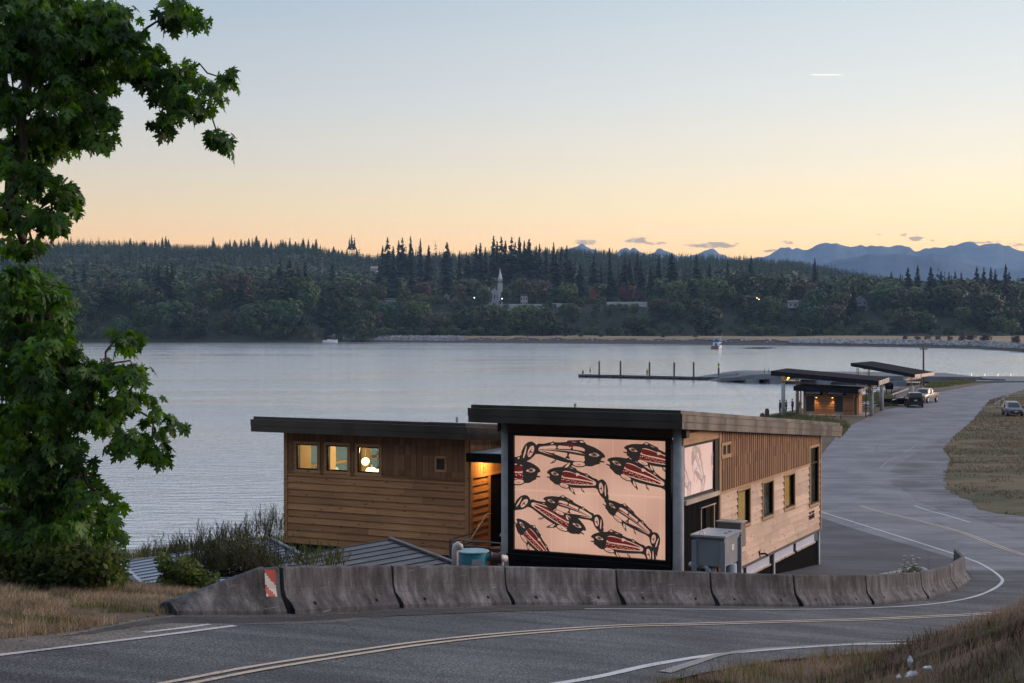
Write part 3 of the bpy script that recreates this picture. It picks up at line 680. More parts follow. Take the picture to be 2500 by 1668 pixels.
# one fish drawn in its own space: mouth at x=0, tail at x=1, back towards +y; layers: (material, polygon, smooth)
K, C_, R_ = 0, 1, 2                          # ink, cream, red
def fish(kind):
    L = []
    body = [(.03, .045), (.10, .115), (.19, .145), (.30, .165), (.42, .15), (.52, .125), (.62, .108), (.70, .075), (.78, .048), (.80, -.05), (.72, -.078), (.60, -.105), (.45, -.130), (.30, -.135), (.20, -.135), (.12, -.09), (.06, -.05)]
    L.append((K, body, 1))
    L.append((K, [(.20, .13), (.27, .205), (.33, .19), (.44, .165), (.45, .13)], 0))            # dorsal fin
    L.append((C_, [(.255, .17), (.275, .19), (.30, .178), (.285, .165)], 1))
    L.append((C_, [(.33, .165), (.40, .155), (.36, .152)], 0))
    L.append((K, [(.56, .10), (.60, .125), (.655, .085), (.64, .06)], 0)); L.append((C_, [(.59, .098), (.605, .105), (.63, .08), (.61, .08)], 0))
    L.append((C_, [(.235, .082), (.32, .105), (.44, .088), (.55, .078), (.66, .050), (.75, .018), (.75, -.032), (.64, -.056), (.50, -.078), (.34, -.092), (.235, -.085), (.225, -.02)], 1))
    if kind == 'R':
        L.append((R_, [(.228, .075), (.33, .092), (.43, .082), (.50, .070), (.60, .052), (.72, .018), (.62, .016), (.48, .018), (.40, .012), (.25, .010)], 1))
        L.append((C_, [(.44, .10), (.455, .05), (.50, .09)], 1))
        L.append((R_, [(.225, -.012), (.35, -.012), (.50, -.004), (.68, -.004), (.71, -.030), (.52, -.062), (.36, -.078), (.225, -.078)], 1))
        r = random.Random(3)
        for k in range(26):
            x = .24+.44*(k/26)+r.uniform(-.01, .01); y = -.04+r.uniform(-.03, .024)*(1.1-x)
            L.append((C_, ell(x, y, .009, .0055, r.uniform(-1, 1), 6), 0))
    else:
        L.append((K, [(.225, .018), (.45, .024), (.60, .006), (.74, -.008), (.74, -.016), (.60, -.008), (.45, -.002), (.225, -.008)], 1))
        L.append((R_ if kind == 'S' else K, [(.23, .052), (.30, .058), (.42, .052), (.56, .03), (.68, .008), (.55, .020), (.42, .036), (.30, .038), (.24, .02)], 1))
        L.append((K, [(.36, .048), (.375, .085), (.35, .12), (.41, .12), (.385, .085), (.40, .048)], 0))
        L.append((K, [(.53, .032), (.545, .055), (.53, .085), (.575, .07), (.555, .055), (.565, .028)], 0))
        L.append((K, [(.40, .0), (.41, -.035), (.385, -.075), (.45, -.075), (.425, -.035), (.43, .0)], 0))
        L.append((K, [(.42, -.085), (.52, -.055), (.62, -.035), (.74, -.022), (.62, -.055), (.50, -.085)], 1))
        if kind == 'B': L.append((R_, [(.32, .118), (.40, .128), (.50, .105), (.43, .10), (.405, .075), (.385, .1)], 0)); L.append((R_, [(.56, -.02), (.60, -.035), (.66, -.03), (.62, -.045), (.58, -.045)], 0))
    # belly fin oval and hanging fins
    L.append((K, ell(.285, -.125, .085, .042, -.12), 0)); L.append((C_, ell(.285, -.122, .070, .030, -.12), 0)); L.append((R_, [(.25, -.118), (.285, -.128), (.32, -.122), (.285, -.138)], 0))
    L.append((K, [(.36, -.09), (.40, -.12), (.43, -.16), (.475, -.235), (.40, -.195), (.355, -.15)], 1)); L.append((C_, [(.385, -.125), (.41, -.145), (.44, -.2), (.40, -.18)], 1))
    L.append((K, [(.52, -.085), (.555, -.115), (.58, -.135), (.615, -.185), (.56, -.155), (.545, -.12)], 0)); L.append((C_, [(.56, -.125), (.585, -.15), (.565, -.145)], 0))
    # tail: ring with inner cream and red star, dark trailing lobe
    L.append((K, [(.76, -.005), (.80, .045), (.86, .055), (.92, .02), (.955, -.05), (.95, -.07), (.965, -.08), (.975, -.12), (1.0, -.19), (.955, -.165), (.90, -.13), (.85, -.105), (.80, -.075), (.77, -.04)], 1))
    L.append((C_, ell(.845, -.03, .031, .056, .42), 0)); L.append((C_, [(.898, .01), (.908, .0), (.928, -.08), (.92, -.10), (.902, -.05)], 1))
    L.append((R_, [(.835, .005), (.845, -.025), (.815, -.045), (.852, -.042), (.872, -.08), (.862, -.035)], 0))
    # head
    L.append((K, [(0, .035), (.02, .065), (.05, .09), (.10, .118), (.17, .14), (.225, .135), (.235, .06), (.23, -.03), (.205, -.09), (.18, -.135), (.135, -.125), (.10, -.10), (.05, -.075), (.055, -.055), (.005, -.05), (0, -.036), (.06, -.028), (.095, -.018), (.055, -.008), (.03, .008), (.005, .015)], 0))
    L.append((C_, [(.065, .035), (.095, .055), (.125, .060), (.155, .045), (.185, .022), (.15, .010), (.12, .004), (.09, .014)], 1)); L.append((K, ell(.124, .032, .034, .025), 0)); L.append((C_, ell(.124, .032, .027, .019), 0)); L.append((K, ell(.124, .032, .023, .0155), 0))
    return L
art = MB(); seam = MB()
def draw(mb, P, head, tail, kind, width, W, H, fwd, mats, out=.006, lw=1.0):
    hx, hy = head; tx, ty = tail; L = math.hypot(tx-hx, ty-hy); ax = ((tx-hx)/L, (ty-hy)/L)
    ay = (-ax[1], ax[0])
    if ay[1] < 0: ay = (-ay[0], -ay[1])
    for i, (mi, poly, sm) in enumerate(fish(kind)):
        if mats[mi] is None: continue
        p = smoothpoly(poly) if sm else poly
        tw_ = lambda q_: 1+.55*min(1, max(0, (q_-.74)/.10)); p = [(a, b*tw_(a)-.02*(tw_(a)-1)) for a, b in p]
        q = [(hx+ax[0]*a*L+ay[0]*b*L*width, hy+ax[1]*a*L+ay[1]*b*L*width) for a, b in p]
        q = clip(q, W, H)
        if len(q) < 3: continue
        tri = geometry.tessellate_polygon([[Vector((a, b, 0)) for a, b in q]])
        o = out+i*.0004
        vs = [fwd(a, b, o) for a, b in q]; fs = []
        for t_ in tri:
            A, B, Cc = (np.array(vs[k]) for k in t_)
            fs.append(t_ if np.dot(np.cross(B-A, Cc-A), P.n) > 0 else t_[::-1])
        mb.add(vs, fs, mats[mi])
fwdF = lambda a, b, o: PF.p(c2L-a, PAN[2]+b, o)
FISH = [((1145, 415), (270, 275), 'B', .78), ((1335, 318), (2080, 520), 'R', .80), ((497, 560), (-270, 520), 'R', .92), ((560, 568), (1215, 690), 'R', .92), ((1165, 440), (1930, 740), 'R', .78),
        ((948, 1150), (238, 770), 'R', .76), ((520, 830), (1172, 1050), 'S', .76), ((1132, 848), (1745, 1260), 'S', .72), ((245, 1030), (700, 1530), 'R', .82), ((1003, 1215), (1700, 1360), 'R', .86)]
for h_, t_, k_, w_ in FISH: draw(art, PF, mur(*h_), mur(*t_), k_, w_, PANW, PANH, fwdF, [0, 2, 1])
m = MB(); slab(m, PF, PAN, -.03, 0)
for xx in (305, 452, 602, 753, 907, 1062, 1219, 1378, 1538, 1698):
    a = mur(xx, 700)[0]; k = m.n; m.box(PF.p(c2L-a, PAN[2], 0), -PF.e*.018, PF.n*.0035, UP*PANH, 1)
a = mur(235, 728)[1]; b = mur(235, 745)[1]
m.box(PF.p(c2L, PAN[2]+mur(1000, 765)[1]-.03, 0), -PF.e*PANW, PF.n*.012, UP*.045, 1)
panel = m.build('mural_panel', [M_panel, M_panelseam], bld)
o = art.build('fish_artwork', [M_ink, M_inkred, M_panel], panel); o['label'] = 'black and red formline salmon swimming across the panel'
# ---- side bay with the faint fish
b0, b1 = PS.sz(*c3(248, 500))[0], PS.sz(*c3(503, 500))[0]
zt_ = PS.sz(*c3(400, 372))[1]; zb_ = PS.sz(*c3(250, 835))[1]
BAY = (b0, b1, zb_, zt_); b1w = PS.sz(*c3(540, 700))[0]
m = MB(); backing(m, PS, (.12, b1w, zb_-.10, zt_+.06), [BAY], -.1, .02); slab(m, PS, (b1+.05, b1w-.02, zb_-.1, zt_+.06), .02, .05); m.build('bay_frame', M_blackcor, bld)
m = MB(); slab(m, PS, BAY, -.05, -.02)
for k in range(1, 6): m.box(PS.p(b0+(b1-b0)*k/6, zb_, -.02), PS.e*.015, PS.n*.004, UP*(zt_-zb_), 1)
bay = m.build('bay_panel', [M_panel2, M_panelseam], bld)
fb = lambda a, b, o: PS.p(b0+a, zb_+b, o-.02); W2, H2 = b1-b0, zt_-zb_
for h_, t_, w_ in (((W2*.28, H2*.93), (W2*.75, H2*.10), 1.5), ((W2*.95, H2*.75), (W2*1.3, H2*.05), 1.3), ((-W2*.25, H2*.72), (W2*.28, H2*.1), 1.3)):
    m = MB(); draw(m, PS, h_, t_, 'S', w_, W2, H2, fb, [0, 2, 1])
    if m.n: m.build('fish_artwork', [M_inkghost, M_inkghostr, M_panel2], bay)
m = MB(); slab(m, PS, (.1, b1w, zb_-.24, zb_-.10), -.1, .10); m.build('sill', M_sill, bld)
zt2 = PS.sz(*c3(230, 300))[1]; m = MB(); slab(m, PS, (-.05, b1w-.03, zt_+.08, zt_+.42), -.1, .06); m.build('beam', M_trimw, bld)
m = MB(); slab(m, PS, (-.05, b1w-.03, zt_+.42, 9.0), -.1, .03); clampz(m, *RM); m.build('upper_cladding', M_beam, bld)
# door in black wall
ds0, ds1 = PS.sz(*c3(392, 1000))[0], PS.sz(*c3(503, 1000))[0]; dz = PS.sz(*c3(392, 945))[1]
DOOR = (ds0, ds1, dz-2.2, dz)
m = MB(); backing(m, PS, (.12, b1w, ZB-.5, zb_-.24), [DOOR], -.1, .0)
k = .14
while k < b1w-.03:
    for q in cells(k, k+.045, ZB-.5, zb_-.26, [DOOR]): slab(m, PS, q, 0, .015)
    k += .11
m.build('black_cladding', M_black, bld)
m = MB(); slab(m, PS, (ds0, ds1, dz-2.2, dz), -.28, -.24); m.build('door', M_black, bld)
m = MB(); slab(m, PS, (ds0-.05, ds0, dz-2.2, dz+.05), -.2, .04); slab(m, PS, (ds1, ds1+.04, dz-2.2, dz+.05), -.2, .04); slab(m, PS, (ds0-.08, ds1+.10, dz+.05, dz+.08), -.2, .07); m.build('door_frame', M_sill, bld)
# ---- right side wall
s_end = PS.sz(2001, 1100)[0]
WINS = []
for (xa, xb, xt, yt, xbo, ybo) in ((714, 812, 815, 752, 715, 1092), (926, 1014, 1012, 688, 925, 1015), (1117, 1201, 1205, 624, 1115, 938), (1336, 1410, 1412, 388, 1335, 905)):
    WINS.append((PS.sz(*c3(xa, 700))[0], PS.sz(*c3(xb, 700))[0], PS.sz(*c3(xbo, ybo))[1], PS.sz(*c3(xt, yt))[1]))
VENT = (PS.sz(*c3(568, 420))[0], PS.sz(*c3(637, 420))[0], PS.sz(*c3(570, 468))[1], PS.sz(*c3(637, 372))[1])
zm1 = PS.sz(*c3(560, 797))[1]; zm2 = PS.sz(*c3(1328, 560))[1]; zm = (zm1+zm2)/2
ztop = lambda s: 9.46-.557-.0802*(s+.8)
ZTOP = 9.0; TR = .09
m = MB(); backing(m, PS, (b1w, s_end, ZT, ZTOP-.0), WINS+[VENT], -.22, 0)
clampz(m, *RM); walls = m.build('wall', M_louv, bld)
hT = [(w_[0]-TR, w_[1]+TR, w_[2]-TR-.03, w_[3]+TR) for w_ in WINS]; hV = [(VENT[0]-.12, VENT[1]+.1, VENT[2]-.14, VENT[3]+.12)]
m = MB(); lap(m, PS, (b1w+.16, s_end-.12, ZT+.05, zm-.02), hT, .232, Lmin=1.0, Lmax=3.0); m.build('lap_siding', M_lapS, bld)
m = MB(); vert(m, PS, (b1w+.18, s_end-.12, zm+.06, ZTOP), hT+hV, .235, .07, .05); clampz(m, *RM)
m.build('vertical_siding', M_vert, bld)
m = MB(); slab(m, PS, (b1w, b1w+.15, ZT, ZTOP), 0, .075); slab(m, PS, (s_end-.11, s_end, ZT, ZTOP), 0, .075)
for q in cells(b1w+.15, s_end-.11, zm-.02, zm+.06, hT): slab(m, PS, q, 0, .07)
clampz(m, *RM)
m.build('corner_trim', M_trimw, bld)
m = MB(); slab(m, PS, (b1w-.02, s_end+.10, ZT-.03, ZT+.05), -.15, .10); m.build('floor_trim', M_fascia, bld)
def window(P, w_, parent, tr=TR, mull=None, gm=None, trim=M_trimw, deep=.05):
    s0, s1, z0, z1 = w_; m = MB()
    for q in ((s0-tr, s0, z0-tr, z1+tr), (s1, s1+tr, z0-tr, z1+tr), (s0, s1, z1, z1+tr), (s0, s1, z0-tr, z0)): slab(m, P, q, -.01, .062)
    f = m.build('window', trim, parent)
    m = MB(); k = .045
    for q in ((s0, s0+k, z0, z1), (s1-k, s1, z0, z1), (s0+k, s1-k, z1-k, z1), (s0+k, s1-k, z0, z0+k)): slab(m, P, q, -deep, .02)
    if mull: slab(m, P, (s0+k, s1-k, mull-.025, mull+.025), -deep, .015)
    m.build('frame', M_blackcor, f)
    m = MB(); slab(m, P, (s0+k, s1-k, z0+k, z1-k), -deep*.6, -deep*.6+.008); m.build('pane', gm or M_glass, f)
    return f
for i, w_ in enumerate(WINS): window(PS, w_, bld, mull=PS.sz(*c3(1400, 527))[1] if i == 3 else None, gm=M_glassS)
m = MB(); slab(m, PS, (VENT[0]-.1, VENT[1]+.08, VENT[3], VENT[3]+.1), 0, .08); slab(m, PS, (VENT[0]-.1, VENT[1]+.08, VENT[2]-.12, VENT[2]), 0, .08); slab(m, PS, (VENT[0]-.1, VENT[0], VENT[2], VENT[3]), 0, .07); slab(m, PS, (VENT[1], VENT[1]+.08, VENT[2], VENT[3]), 0, .07)
vm = (VENT[0]+VENT[1])/2; slab(m, PS, (vm-.05, vm+.05, VENT[2], VENT[3]), 0, .06)
vt = m.build('vent', M_trimw, bld); m = MB()
for k in range(5): zz = VENT[2]+(VENT[3]-VENT[2])*k/5; slab(m, PS, (VENT[0], VENT[1], zz, zz+.05), -.05, .02)
m.build('louvre', M_louv, vt)
# yellow blinds behind the side windows and the room they belong to
M_blind = mat('ochre blind', (.62, .42, .12), (.55, .36, .10), rough=.8, emit=(.50, .33, .10), es=.8)  # room light is put into the blind as emission, no lamp behind it
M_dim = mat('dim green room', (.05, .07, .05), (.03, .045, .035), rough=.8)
for i, fr in ((0, .80), (2, .72)):
    w_ = WINS[i]; m = MB(); slab(m, PS, (w_[0], w_[0]+(w_[1]-w_[0])*fr, w_[2], w_[3]-.02), -.062, -.056); m.build('blind', M_blind, bld)
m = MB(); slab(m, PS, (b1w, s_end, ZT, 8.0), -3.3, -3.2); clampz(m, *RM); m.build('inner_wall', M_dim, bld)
# number plate digits and a wall tap
def digits(par, P, s, z, txt, h, out):
    G = {'2': ['111', '001', '111', '100', '111'], '0': ['111', '101', '101', '101', '111'], '5': ['111', '100', '111', '001', '111'], '3': ['111', '001', '011', '001', '111'], '1': ['010', '110', '010', '010', '111'], '6': ['111', '100', '111', '101', '111']}
    u = h/5
    for ch in txt:
        mb = MB()
        for r_, row in enumerate(G[ch]):
            for c_, b_ in enumerate(row):
                if b_ == '1': slab(mb, P, (s+c_*u, s+c_*u+u, z+h-(r_+1)*u, z+h-r_*u), .04, .055)
        mb.build('digit', M_black, par); s += u*3.9
s_, z_ = PS.sz(*c3(1326, 1028)); m = MB(); slab(m, PS, (s_-.03, s_+.27/5*15.2, z_-.035, z_-.02), .045, .052); hn = m.build('house_number', M_black, bld); digits(hn, PS, s_, z_, '3105', .27, .05)
m = MB(); s_, z_ = PS.sz(*c3(898, 1330)); slab(m, PS, (s_-.06, s_+.02, z_-.12, z_+.16), .03, .06); m.tube([PS.p(s_+.1, z_, .05), PS.p(s_+.12, z_+.02, .2), PS.p(s_+.25, z_-.06, .24)], .035, 6); m.build('wall_tap', M_black, bld)
# lower storey of the side
zs0 = PS.sz(*c3(1310, 1252))[1]-.04; zw1 = ZT-.07
m = MB(); slab(m, PS, (b1w, s_end-.06, ZB-.6, zs0-.04), -.14, -.04)
k = b1w
while k < s_end-.1: slab(m, PS, (k, k+.05, ZB-.6, zs0-.04), -.04, -.025); k += .12
m.build('black_cladding', M_black, bld)
m = MB(); xs_ = [(560, 775), (800, 1003), (1040, 1210), (1230, 1390)]; posts = [(775, 800), (1003, 1040), (1210, 1230)]
M_frost = mat('frosted glazing', (.55, .62, .74), (.50, .56, .68), scale=.6, rough=.35)
for xa, xb in xs_:
    a, b = PS.sz(*c3(xa, 1380))[0], PS.sz(*c3(xb, 1380))[0]
    m = MB(); slab(m, PS, (a, b, zs0+.02, zw1+.04), -.07, -.04); wn_ = m.build('window', M_frost, bld)
    m = MB(); slab(m, PS, (a, b, zs0-.04, zs0+.02), -.08, .02); m.build('sill', M_sill, wn_)
for xa, xb in posts:
    a, b = PS.sz(*c3(xa, 1380))[0], PS.sz(*c3(xb, 1380))[0]
    m = MB(); slab(m, PS, (a, b, zs0-.04, zw1), -.10, -.03); m.build('mullion', M_black, bld)
m = MB(); slab(m, PS, (b1w, s_end, zw1+.005, ZT-.031), -.12, .0); m.build('lintel', M_black, bld)
M_post = mat('galvanised post', (.42, .45, .48), (.36, .39, .42), rough=.5, metal=.3)
for xx in (1019, 1411):
    s_ = PS.sz(*c3(xx, 1380))[0]; m = MB(); q = PS.p(s_, ZB-.6, .05); m.tube([q, q+UP*(ZT-.03-ZB+.6)], .045, 8); m.build('post', M_post, bld, smooth=True)
# ---- main roof: shed falling away from the camera
Cn = np.array((4.99, 43.15, 0.0)); LF = 7.15; LS = 19.2; SL = -.0802
def roof(mb_roof, corner, lf, ls, sl, z, h, parent, nm=('front_fascia', 'side_fascia')):
    q = lambda a, b, dz, oo=(0, 0): corner-eF*a+eS*b+UP*(z+sl*b+dz)+eF*oo[0]-eS*oo[1]
    m = MB(); I = .10
    P8 = [q(I, I, -h*.2), q(lf-I, I, -h*.2), q(lf-I, ls-I, -h*.2), q(I, ls-I, -h*.2), q(I, I, -h), q(lf-I, I, -h), q(lf-I, ls-I, -h), q(I, ls-I, -h)]
    m.add(P8, [(0, 1, 2, 3)[::-1], (4, 5, 6, 7), (0, 4, 5, 1)[::-1], (1, 5, 6, 2)[::-1], (2, 6, 7, 3)[::-1], (3, 7, 4, 0)[::-1]]); r_ = m.build('roof', M_roofm, parent)
    def strip(mb, a0, b0, a1, b1, z0, z1, t0):     # vertical band between two plan corners, thickness inwards
        A = q(a0, b0, z0); B = q(a1, b1, z0); d = (B-A); d[2] = 0; d /= np.linalg.norm(d); nn = np.array((-d[1], d[0], 0)); cen = q(lf/2, ls/2, 0)
        if np.dot(nn, cen-A) < 0: nn = -nn
        hgt = UP*(z1-z0); v = [A, B, B+hgt, A+hgt, A+nn*t0, B+nn*t0, B+nn*t0+hgt, A+nn*t0+hgt]
        mb.add(v, [(0, 1, 2, 3), (5, 4, 7, 6), (3, 2, 6, 7), (1, 0, 4, 5), (0, 3, 7, 4), (1, 5, 6, 2)])
    for nm_, (a0, b0, a1, b1) in zip(('front_fascia', 'side_fascia', 'back_fascia', 'left_fascia'), ((0, 0, lf, 0), (0, ls, 0, 0), (0, ls, lf, ls), (lf, 0, lf, ls))):
        m = MB(); i_ = .09; ins = lambda a, b, d: (min(max(a, d), lf-d), min(max(b, d), ls-d))
        s0 = ins(a0, b0, i_); s1 = ins(a1, b1, i_); strip(m, *s0, *s1, -h*.20, 0, .03)
        s0 = ins(a0, b0, .0); s1 = ins(a1, b1, .0); strip(m, *s0, *s1, -h*.235, -h*.20, .10)
        s0 = ins(a0, b0, .012); s1 = ins(a1, b1, .012); strip(m, *s0, *s1, -h*.62, -h*.235, .03)
        s0 = ins(a0, b0, .025); s1 = ins(a1, b1, .025); strip(m, *s0, *s1, -h, -h*.62, .03)
        o = m.build(nm_, M_fascia, r_)
        bv = o.modifiers.new('bevel', 'BEVEL'); bv.width = .006; bv.segments = 1
    return r_
roof(None, Cn, LF, LS, SL, 9.46, .557, bld)
M_soff = mat('soffit boards', (.10, .06, .035), (.07, .04, .025), rough=.8)
for xx, yy in ((1116, 1018), (1404.5, 985)):       # roof pipes
    P_ = at(xx, yy, 52 if xx < 1200 else 50); m = MB(); m.tube([P_-Vector((0, 0, 1.2)), P_], .05, 8); m.build('roof_pipe', M_conc, bld, smooth=True)
# ---- wing
WL, WR = PW.sz(695, 1200)[0], PW.sz(1146, 1200)[0]; ZWb = PW.sz(*c1(340, 1295))[1]
def rc(P, x0, y0, x1, y1, f): a = P.sz(*f(x0, (y0+y1)/2)); b = P.sz(*f(x1, (y0+y1)/2)); xm = (x0+x1)/2; return (a[0], b[0], P.sz(*f(xm, y1))[1], P.sz(*f(xm, y0))[1])
WW = [rc(PW, 447, 442, 632, 662, c1), rc(PW, 708, 456, 895, 682, c1), rc(PW, 978, 466, 1168, 694, c1)]
zz0 = min(w_[2] for w_ in WW); zz1 = max(w_[3] for w_ in WW); zz0, zz1 = sum(w_[2] for w_ in WW)/3, sum(w_[3] for w_ in WW)/3
WW = [(a, b, zz0, zz1) for a, b, _, _ in WW]
WV = rc(PW, 1665, 568, 1735, 665, c1)
m = MB(); backing(m, PW, (WL, WR, ZWb, 8.35), WW, -.2, 0); m.build('wall', M_louv, bld)
hW = [(a-.11, b+.11, c-.11, d+.11) for a, b, c, d in WW]+[(WV[0]-.08, WV[1]+.08, WV[2]-.08, WV[3]+.08)]
zwm = PW.sz(*c1(1000, 700))[1]
m = MB(); lap(m, PW, (WL+.16, WR-.16, ZWb+.0, zwm-.12), hW, .245, Lmin=2.0, Lmax=4.5); m.build('lap_siding', M_lap, bld)
m = MB(); vert(m, PW, (WL+.16, WR-.16, zwm, 8.35), hW, .235, .012, .03); m.build('vertical_siding', M_vert, bld)
m = MB(); slab(m, PW, (WL, WL+.15, ZWb, 8.35), 0, .06); slab(m, PW, (WR-.15, WR, ZWb, 8.35), 0, .06)
for q in cells(WL+.15, WR-.15, zwm-.12, zwm, hW): slab(m, PW, (q[0], q[1], zwm-.12, zwm-.065), 0, .055); slab(m, PW, (q[0], q[1], zwm-.06, zwm), 0, .075)
m.build('corner_trim', M_lap, bld)
for w_ in WW: window(PW, w_, bld, .10, gm=M_glass, trim=M_lap)
m = MB(); slab(m, PW, WV, -.05, .02); v_ = m.build('vent', M_louv, bld); m = MB()
for q in ((WV[0]-.08, WV[0], WV[2]-.08, WV[3]+.08), (WV[1], WV[1]+.08, WV[2]-.08, WV[3]+.08), (WV[0], WV[1], WV[3], WV[3]+.08), (WV[0], WV[1], WV[2]-.08, WV[2])): slab(m, PW, q, 0, .05)
m.build('frame', M_lap, v_)
m = MB(); slab(m, PW, (WL-.02, WR, ZWb-.12, ZWb), -.2, .05); m.build('floor_trim', M_black, bld)
m = MB(); slab(m, PW, (WL+.5, WR-.2, ZB-.8, ZWb-.12), -.8, -.6); m.build('foundation', M_conc, bld)
for k in (.3, 3.0): m = MB(); slab(m, PW, (WL+k, WL+k+.2, ZB-.8, ZWb-.12), -.5, -.25); m.build('foundation_post', M_black, bld)
# wing room: end wall open to the water, floor, ceiling, far walls
PE = Plane(tuple(PW.p(WL, 0)[:2]), eS, -eF)
EH = [(1.43, 2.5, 4.6, 7.9), (3.1, 5.1, 4.6, 7.9), (5.65, 7.4, 4.6, 7.9)]
m = MB(); backing(m, PE, (0.2, 9.5, ZWb, 8.2), EH, -.18, 0); clampz(m, *RW); m.build('end_wall', M_int, bld)
for e_ in EH: 
    m = MB()
    for q in ((e_[0], e_[0]+.07, e_[2], e_[3]), (e_[1]-.07, e_[1], e_[2], e_[3]), (e_[0], e_[1], 6.62, 6.72)): slab(m, PE, q, -.12, -.03)
    f_ = m.build('window', M_trimw, bld); m = MB(); slab(m, PE, (e_[0]+.07, e_[1]-.07, e_[2], e_[3]), -.08, -.07); m.build('pane', M_glass, f_)
m = MB(); slab(m, PW, (WL, WR, ZWb, 8.2), -9.7, -9.5); m.box(PW.p(WR-.6, ZWb, -.2), PW.e*.18, -PW.n*9.3, UP*(8.2-ZWb)); clampz(m, *RW); m.build('room_wall', M_int, bld)
m = MB(); m.box(PW.p(WL, ZWb-.1, -.2), PW.e*(WR-WL), -PW.n*9.4, UP*.1); m.build('room_floor', M_floor, bld)
m = MB(); m.box(PW.p(WL, 8.0, -.2), PW.e*(WR-WL), -PW.n*9.4, UP*.1); clampz(m, *RW); m.build('ceiling', M_int, bld)
M_lamp = mat('lit glass globe', (.9, .8, .6), rough=.4, emit=(1.0, .72, .36), es=2.6)
M_cord = mat('black cord', (.01, .01, .01), rough=.6)
for (x, y, D, r_, k) in ((891.9, 1127, 55.2, .15, 0), (905.6, 1150, 55.6, .20, 1), (922, 1151, 57.5, .13, 1)):
    c_ = at(x, y, D); lt = None
    m = MB(); pr = [(r_*math.sin(t), -r_*math.cos(t)*(1 if not k else .75)) for t in np.linspace(.05, math.pi-.05, 12)]; m.lathe(c_, pr, 18); s_ = m.build('pendant_lamp', M_lamp, bld, smooth=True)
    m = MB(); m.tube([c_+Vector((0, 0, r_*.7)), (c_.x, c_.y, 8.0)], .012, 5)
    if k: m.lathe(c_+Vector((0, 0, r_*.72)), [(r_*.45, 0), (.03, .1)], 12)
    m.build('cord', M_cord, s_)
def lamp(name, loc, e, col, size=.1, ty='POINT', **kw):
    l = bpy.data.lights.new(name, ty); l.energy = e; l.color = col
    if ty == 'POINT': l.shadow_soft_size = size
    for k, v in kw.items(): setattr(l, k, v)
    o = bpy.data.objects.new(name, l); COL.objects.link(o); o.location = loc; return o
q = PW.p(WL+2.2, 7.2, -3.0); lamp('room_lamp', q, 190, (1, .70, .38), .25)
q = PW.p(WL+5.5, 7.2, -4.0); lamp('room_lamp', q, 110, (1, .70, .38), .25)
roof(None, np.array((-1.52, 49.5, 0.0)), 8.92, 13.0, -.075, 8.64, .557, bld)
# ---- entrance recess
rs0, rs1 = PR.sz(*cb(350, 700))[0], PR.sz(*cb(537, 700))[0]; rd1 = 3.4
zrt = PR.sz(*cb(352, 412))[1]; zr0 = 3.95
DR = (PR.sz(*cb(560, 700))[0], 2.75, zr0, PR.sz(*cb(560, 408))[1])
m = MB(); backing(m, PR, (0, 5.0, zr0-.6, 8.4), [DR], -.15, 0); clampz(m, *RW); m.build('wall', M_louv, bld)
m = MB(); lap(m, PR, (rs0, rs1, zr0-.45, zrt-.14), [], .245, Lmin=3, Lmax=4); m.build('lap_siding', M_lap, bld)
m = MB(); vert(m, PR, (rs0, 4.9, zrt+.02, 8.3), [], .2, .02, .03); clampz(m, *RW); m.build('vertical_siding', M_lap, bld)
m = MB(); slab(m, PR, (.0, rs0, zr0-.6, 8.3), 0, .06); slab(m, PR, (rs1, DR[0], zr0-.3, zrt-.02), 0, .06); slab(m, PR, (rs0, 4.9, zrt-.06, zrt+.02), 0, .065); clampz(m, *RW); m.build('corner_trim', M_lap, bld)
m = MB(); slab(m, PR, DR, -.12, -.08); d_ = m.build('door', M_black, bld)
m = MB(); slab(m, PR, (DR[0]+.05, DR[0]+.75, zr0+.1, DR[3]-.1), -.08, -.05); m.build('door_leaf', M_black, d_)
PB = Plane(tuple((PR.p(5.0, 0))[:2]), eF, -eS); m = MB(); backing(m, PB, (0, 6, zr0-.6, 8.4), [], -.15, 0); clampz(m, *RW); m.build('recess_wall', M_beam, bld)
# canopy over the entrance
a_ = PR.p(-.25, 0, 0)*1.0; PCn = Plane((a_[0], a_[1]), eF, -eS)
zc0, zc1 = PCn.sz(*cb(335, 237))[1], PCn.sz(*cb(335, 126))[1]
m = MB(); m.box(PCn.p(.0, zc0, 0), eF*2.6, eS*2.4, UP*(zc1-zc0-.02)); m.build('canopy', M_black, bld)
m = MB()
for k in range(4): m.box(PCn.p(.1+k*.62, zc1-.015, -.1), eF*.56, eS*2.2, UP*.02)
m.build('canopy_glazing', M_post, bld)
q = PR.p(1.0, zc0-.12, .45); lamp('entrance_lamp', q, 55, (1, .50, .13), .06)
M_bulb = mat('warm bulb', (.9, .6, .3), emit=(1, .6, .2), es=4)
m = MB(); q = PR.p(1.0, zc0-.06, .45); m.lathe(q, [(.05, 0), (.06, .03), (.05, .06)], 10); m.build('downlight', M_bulb, bld)
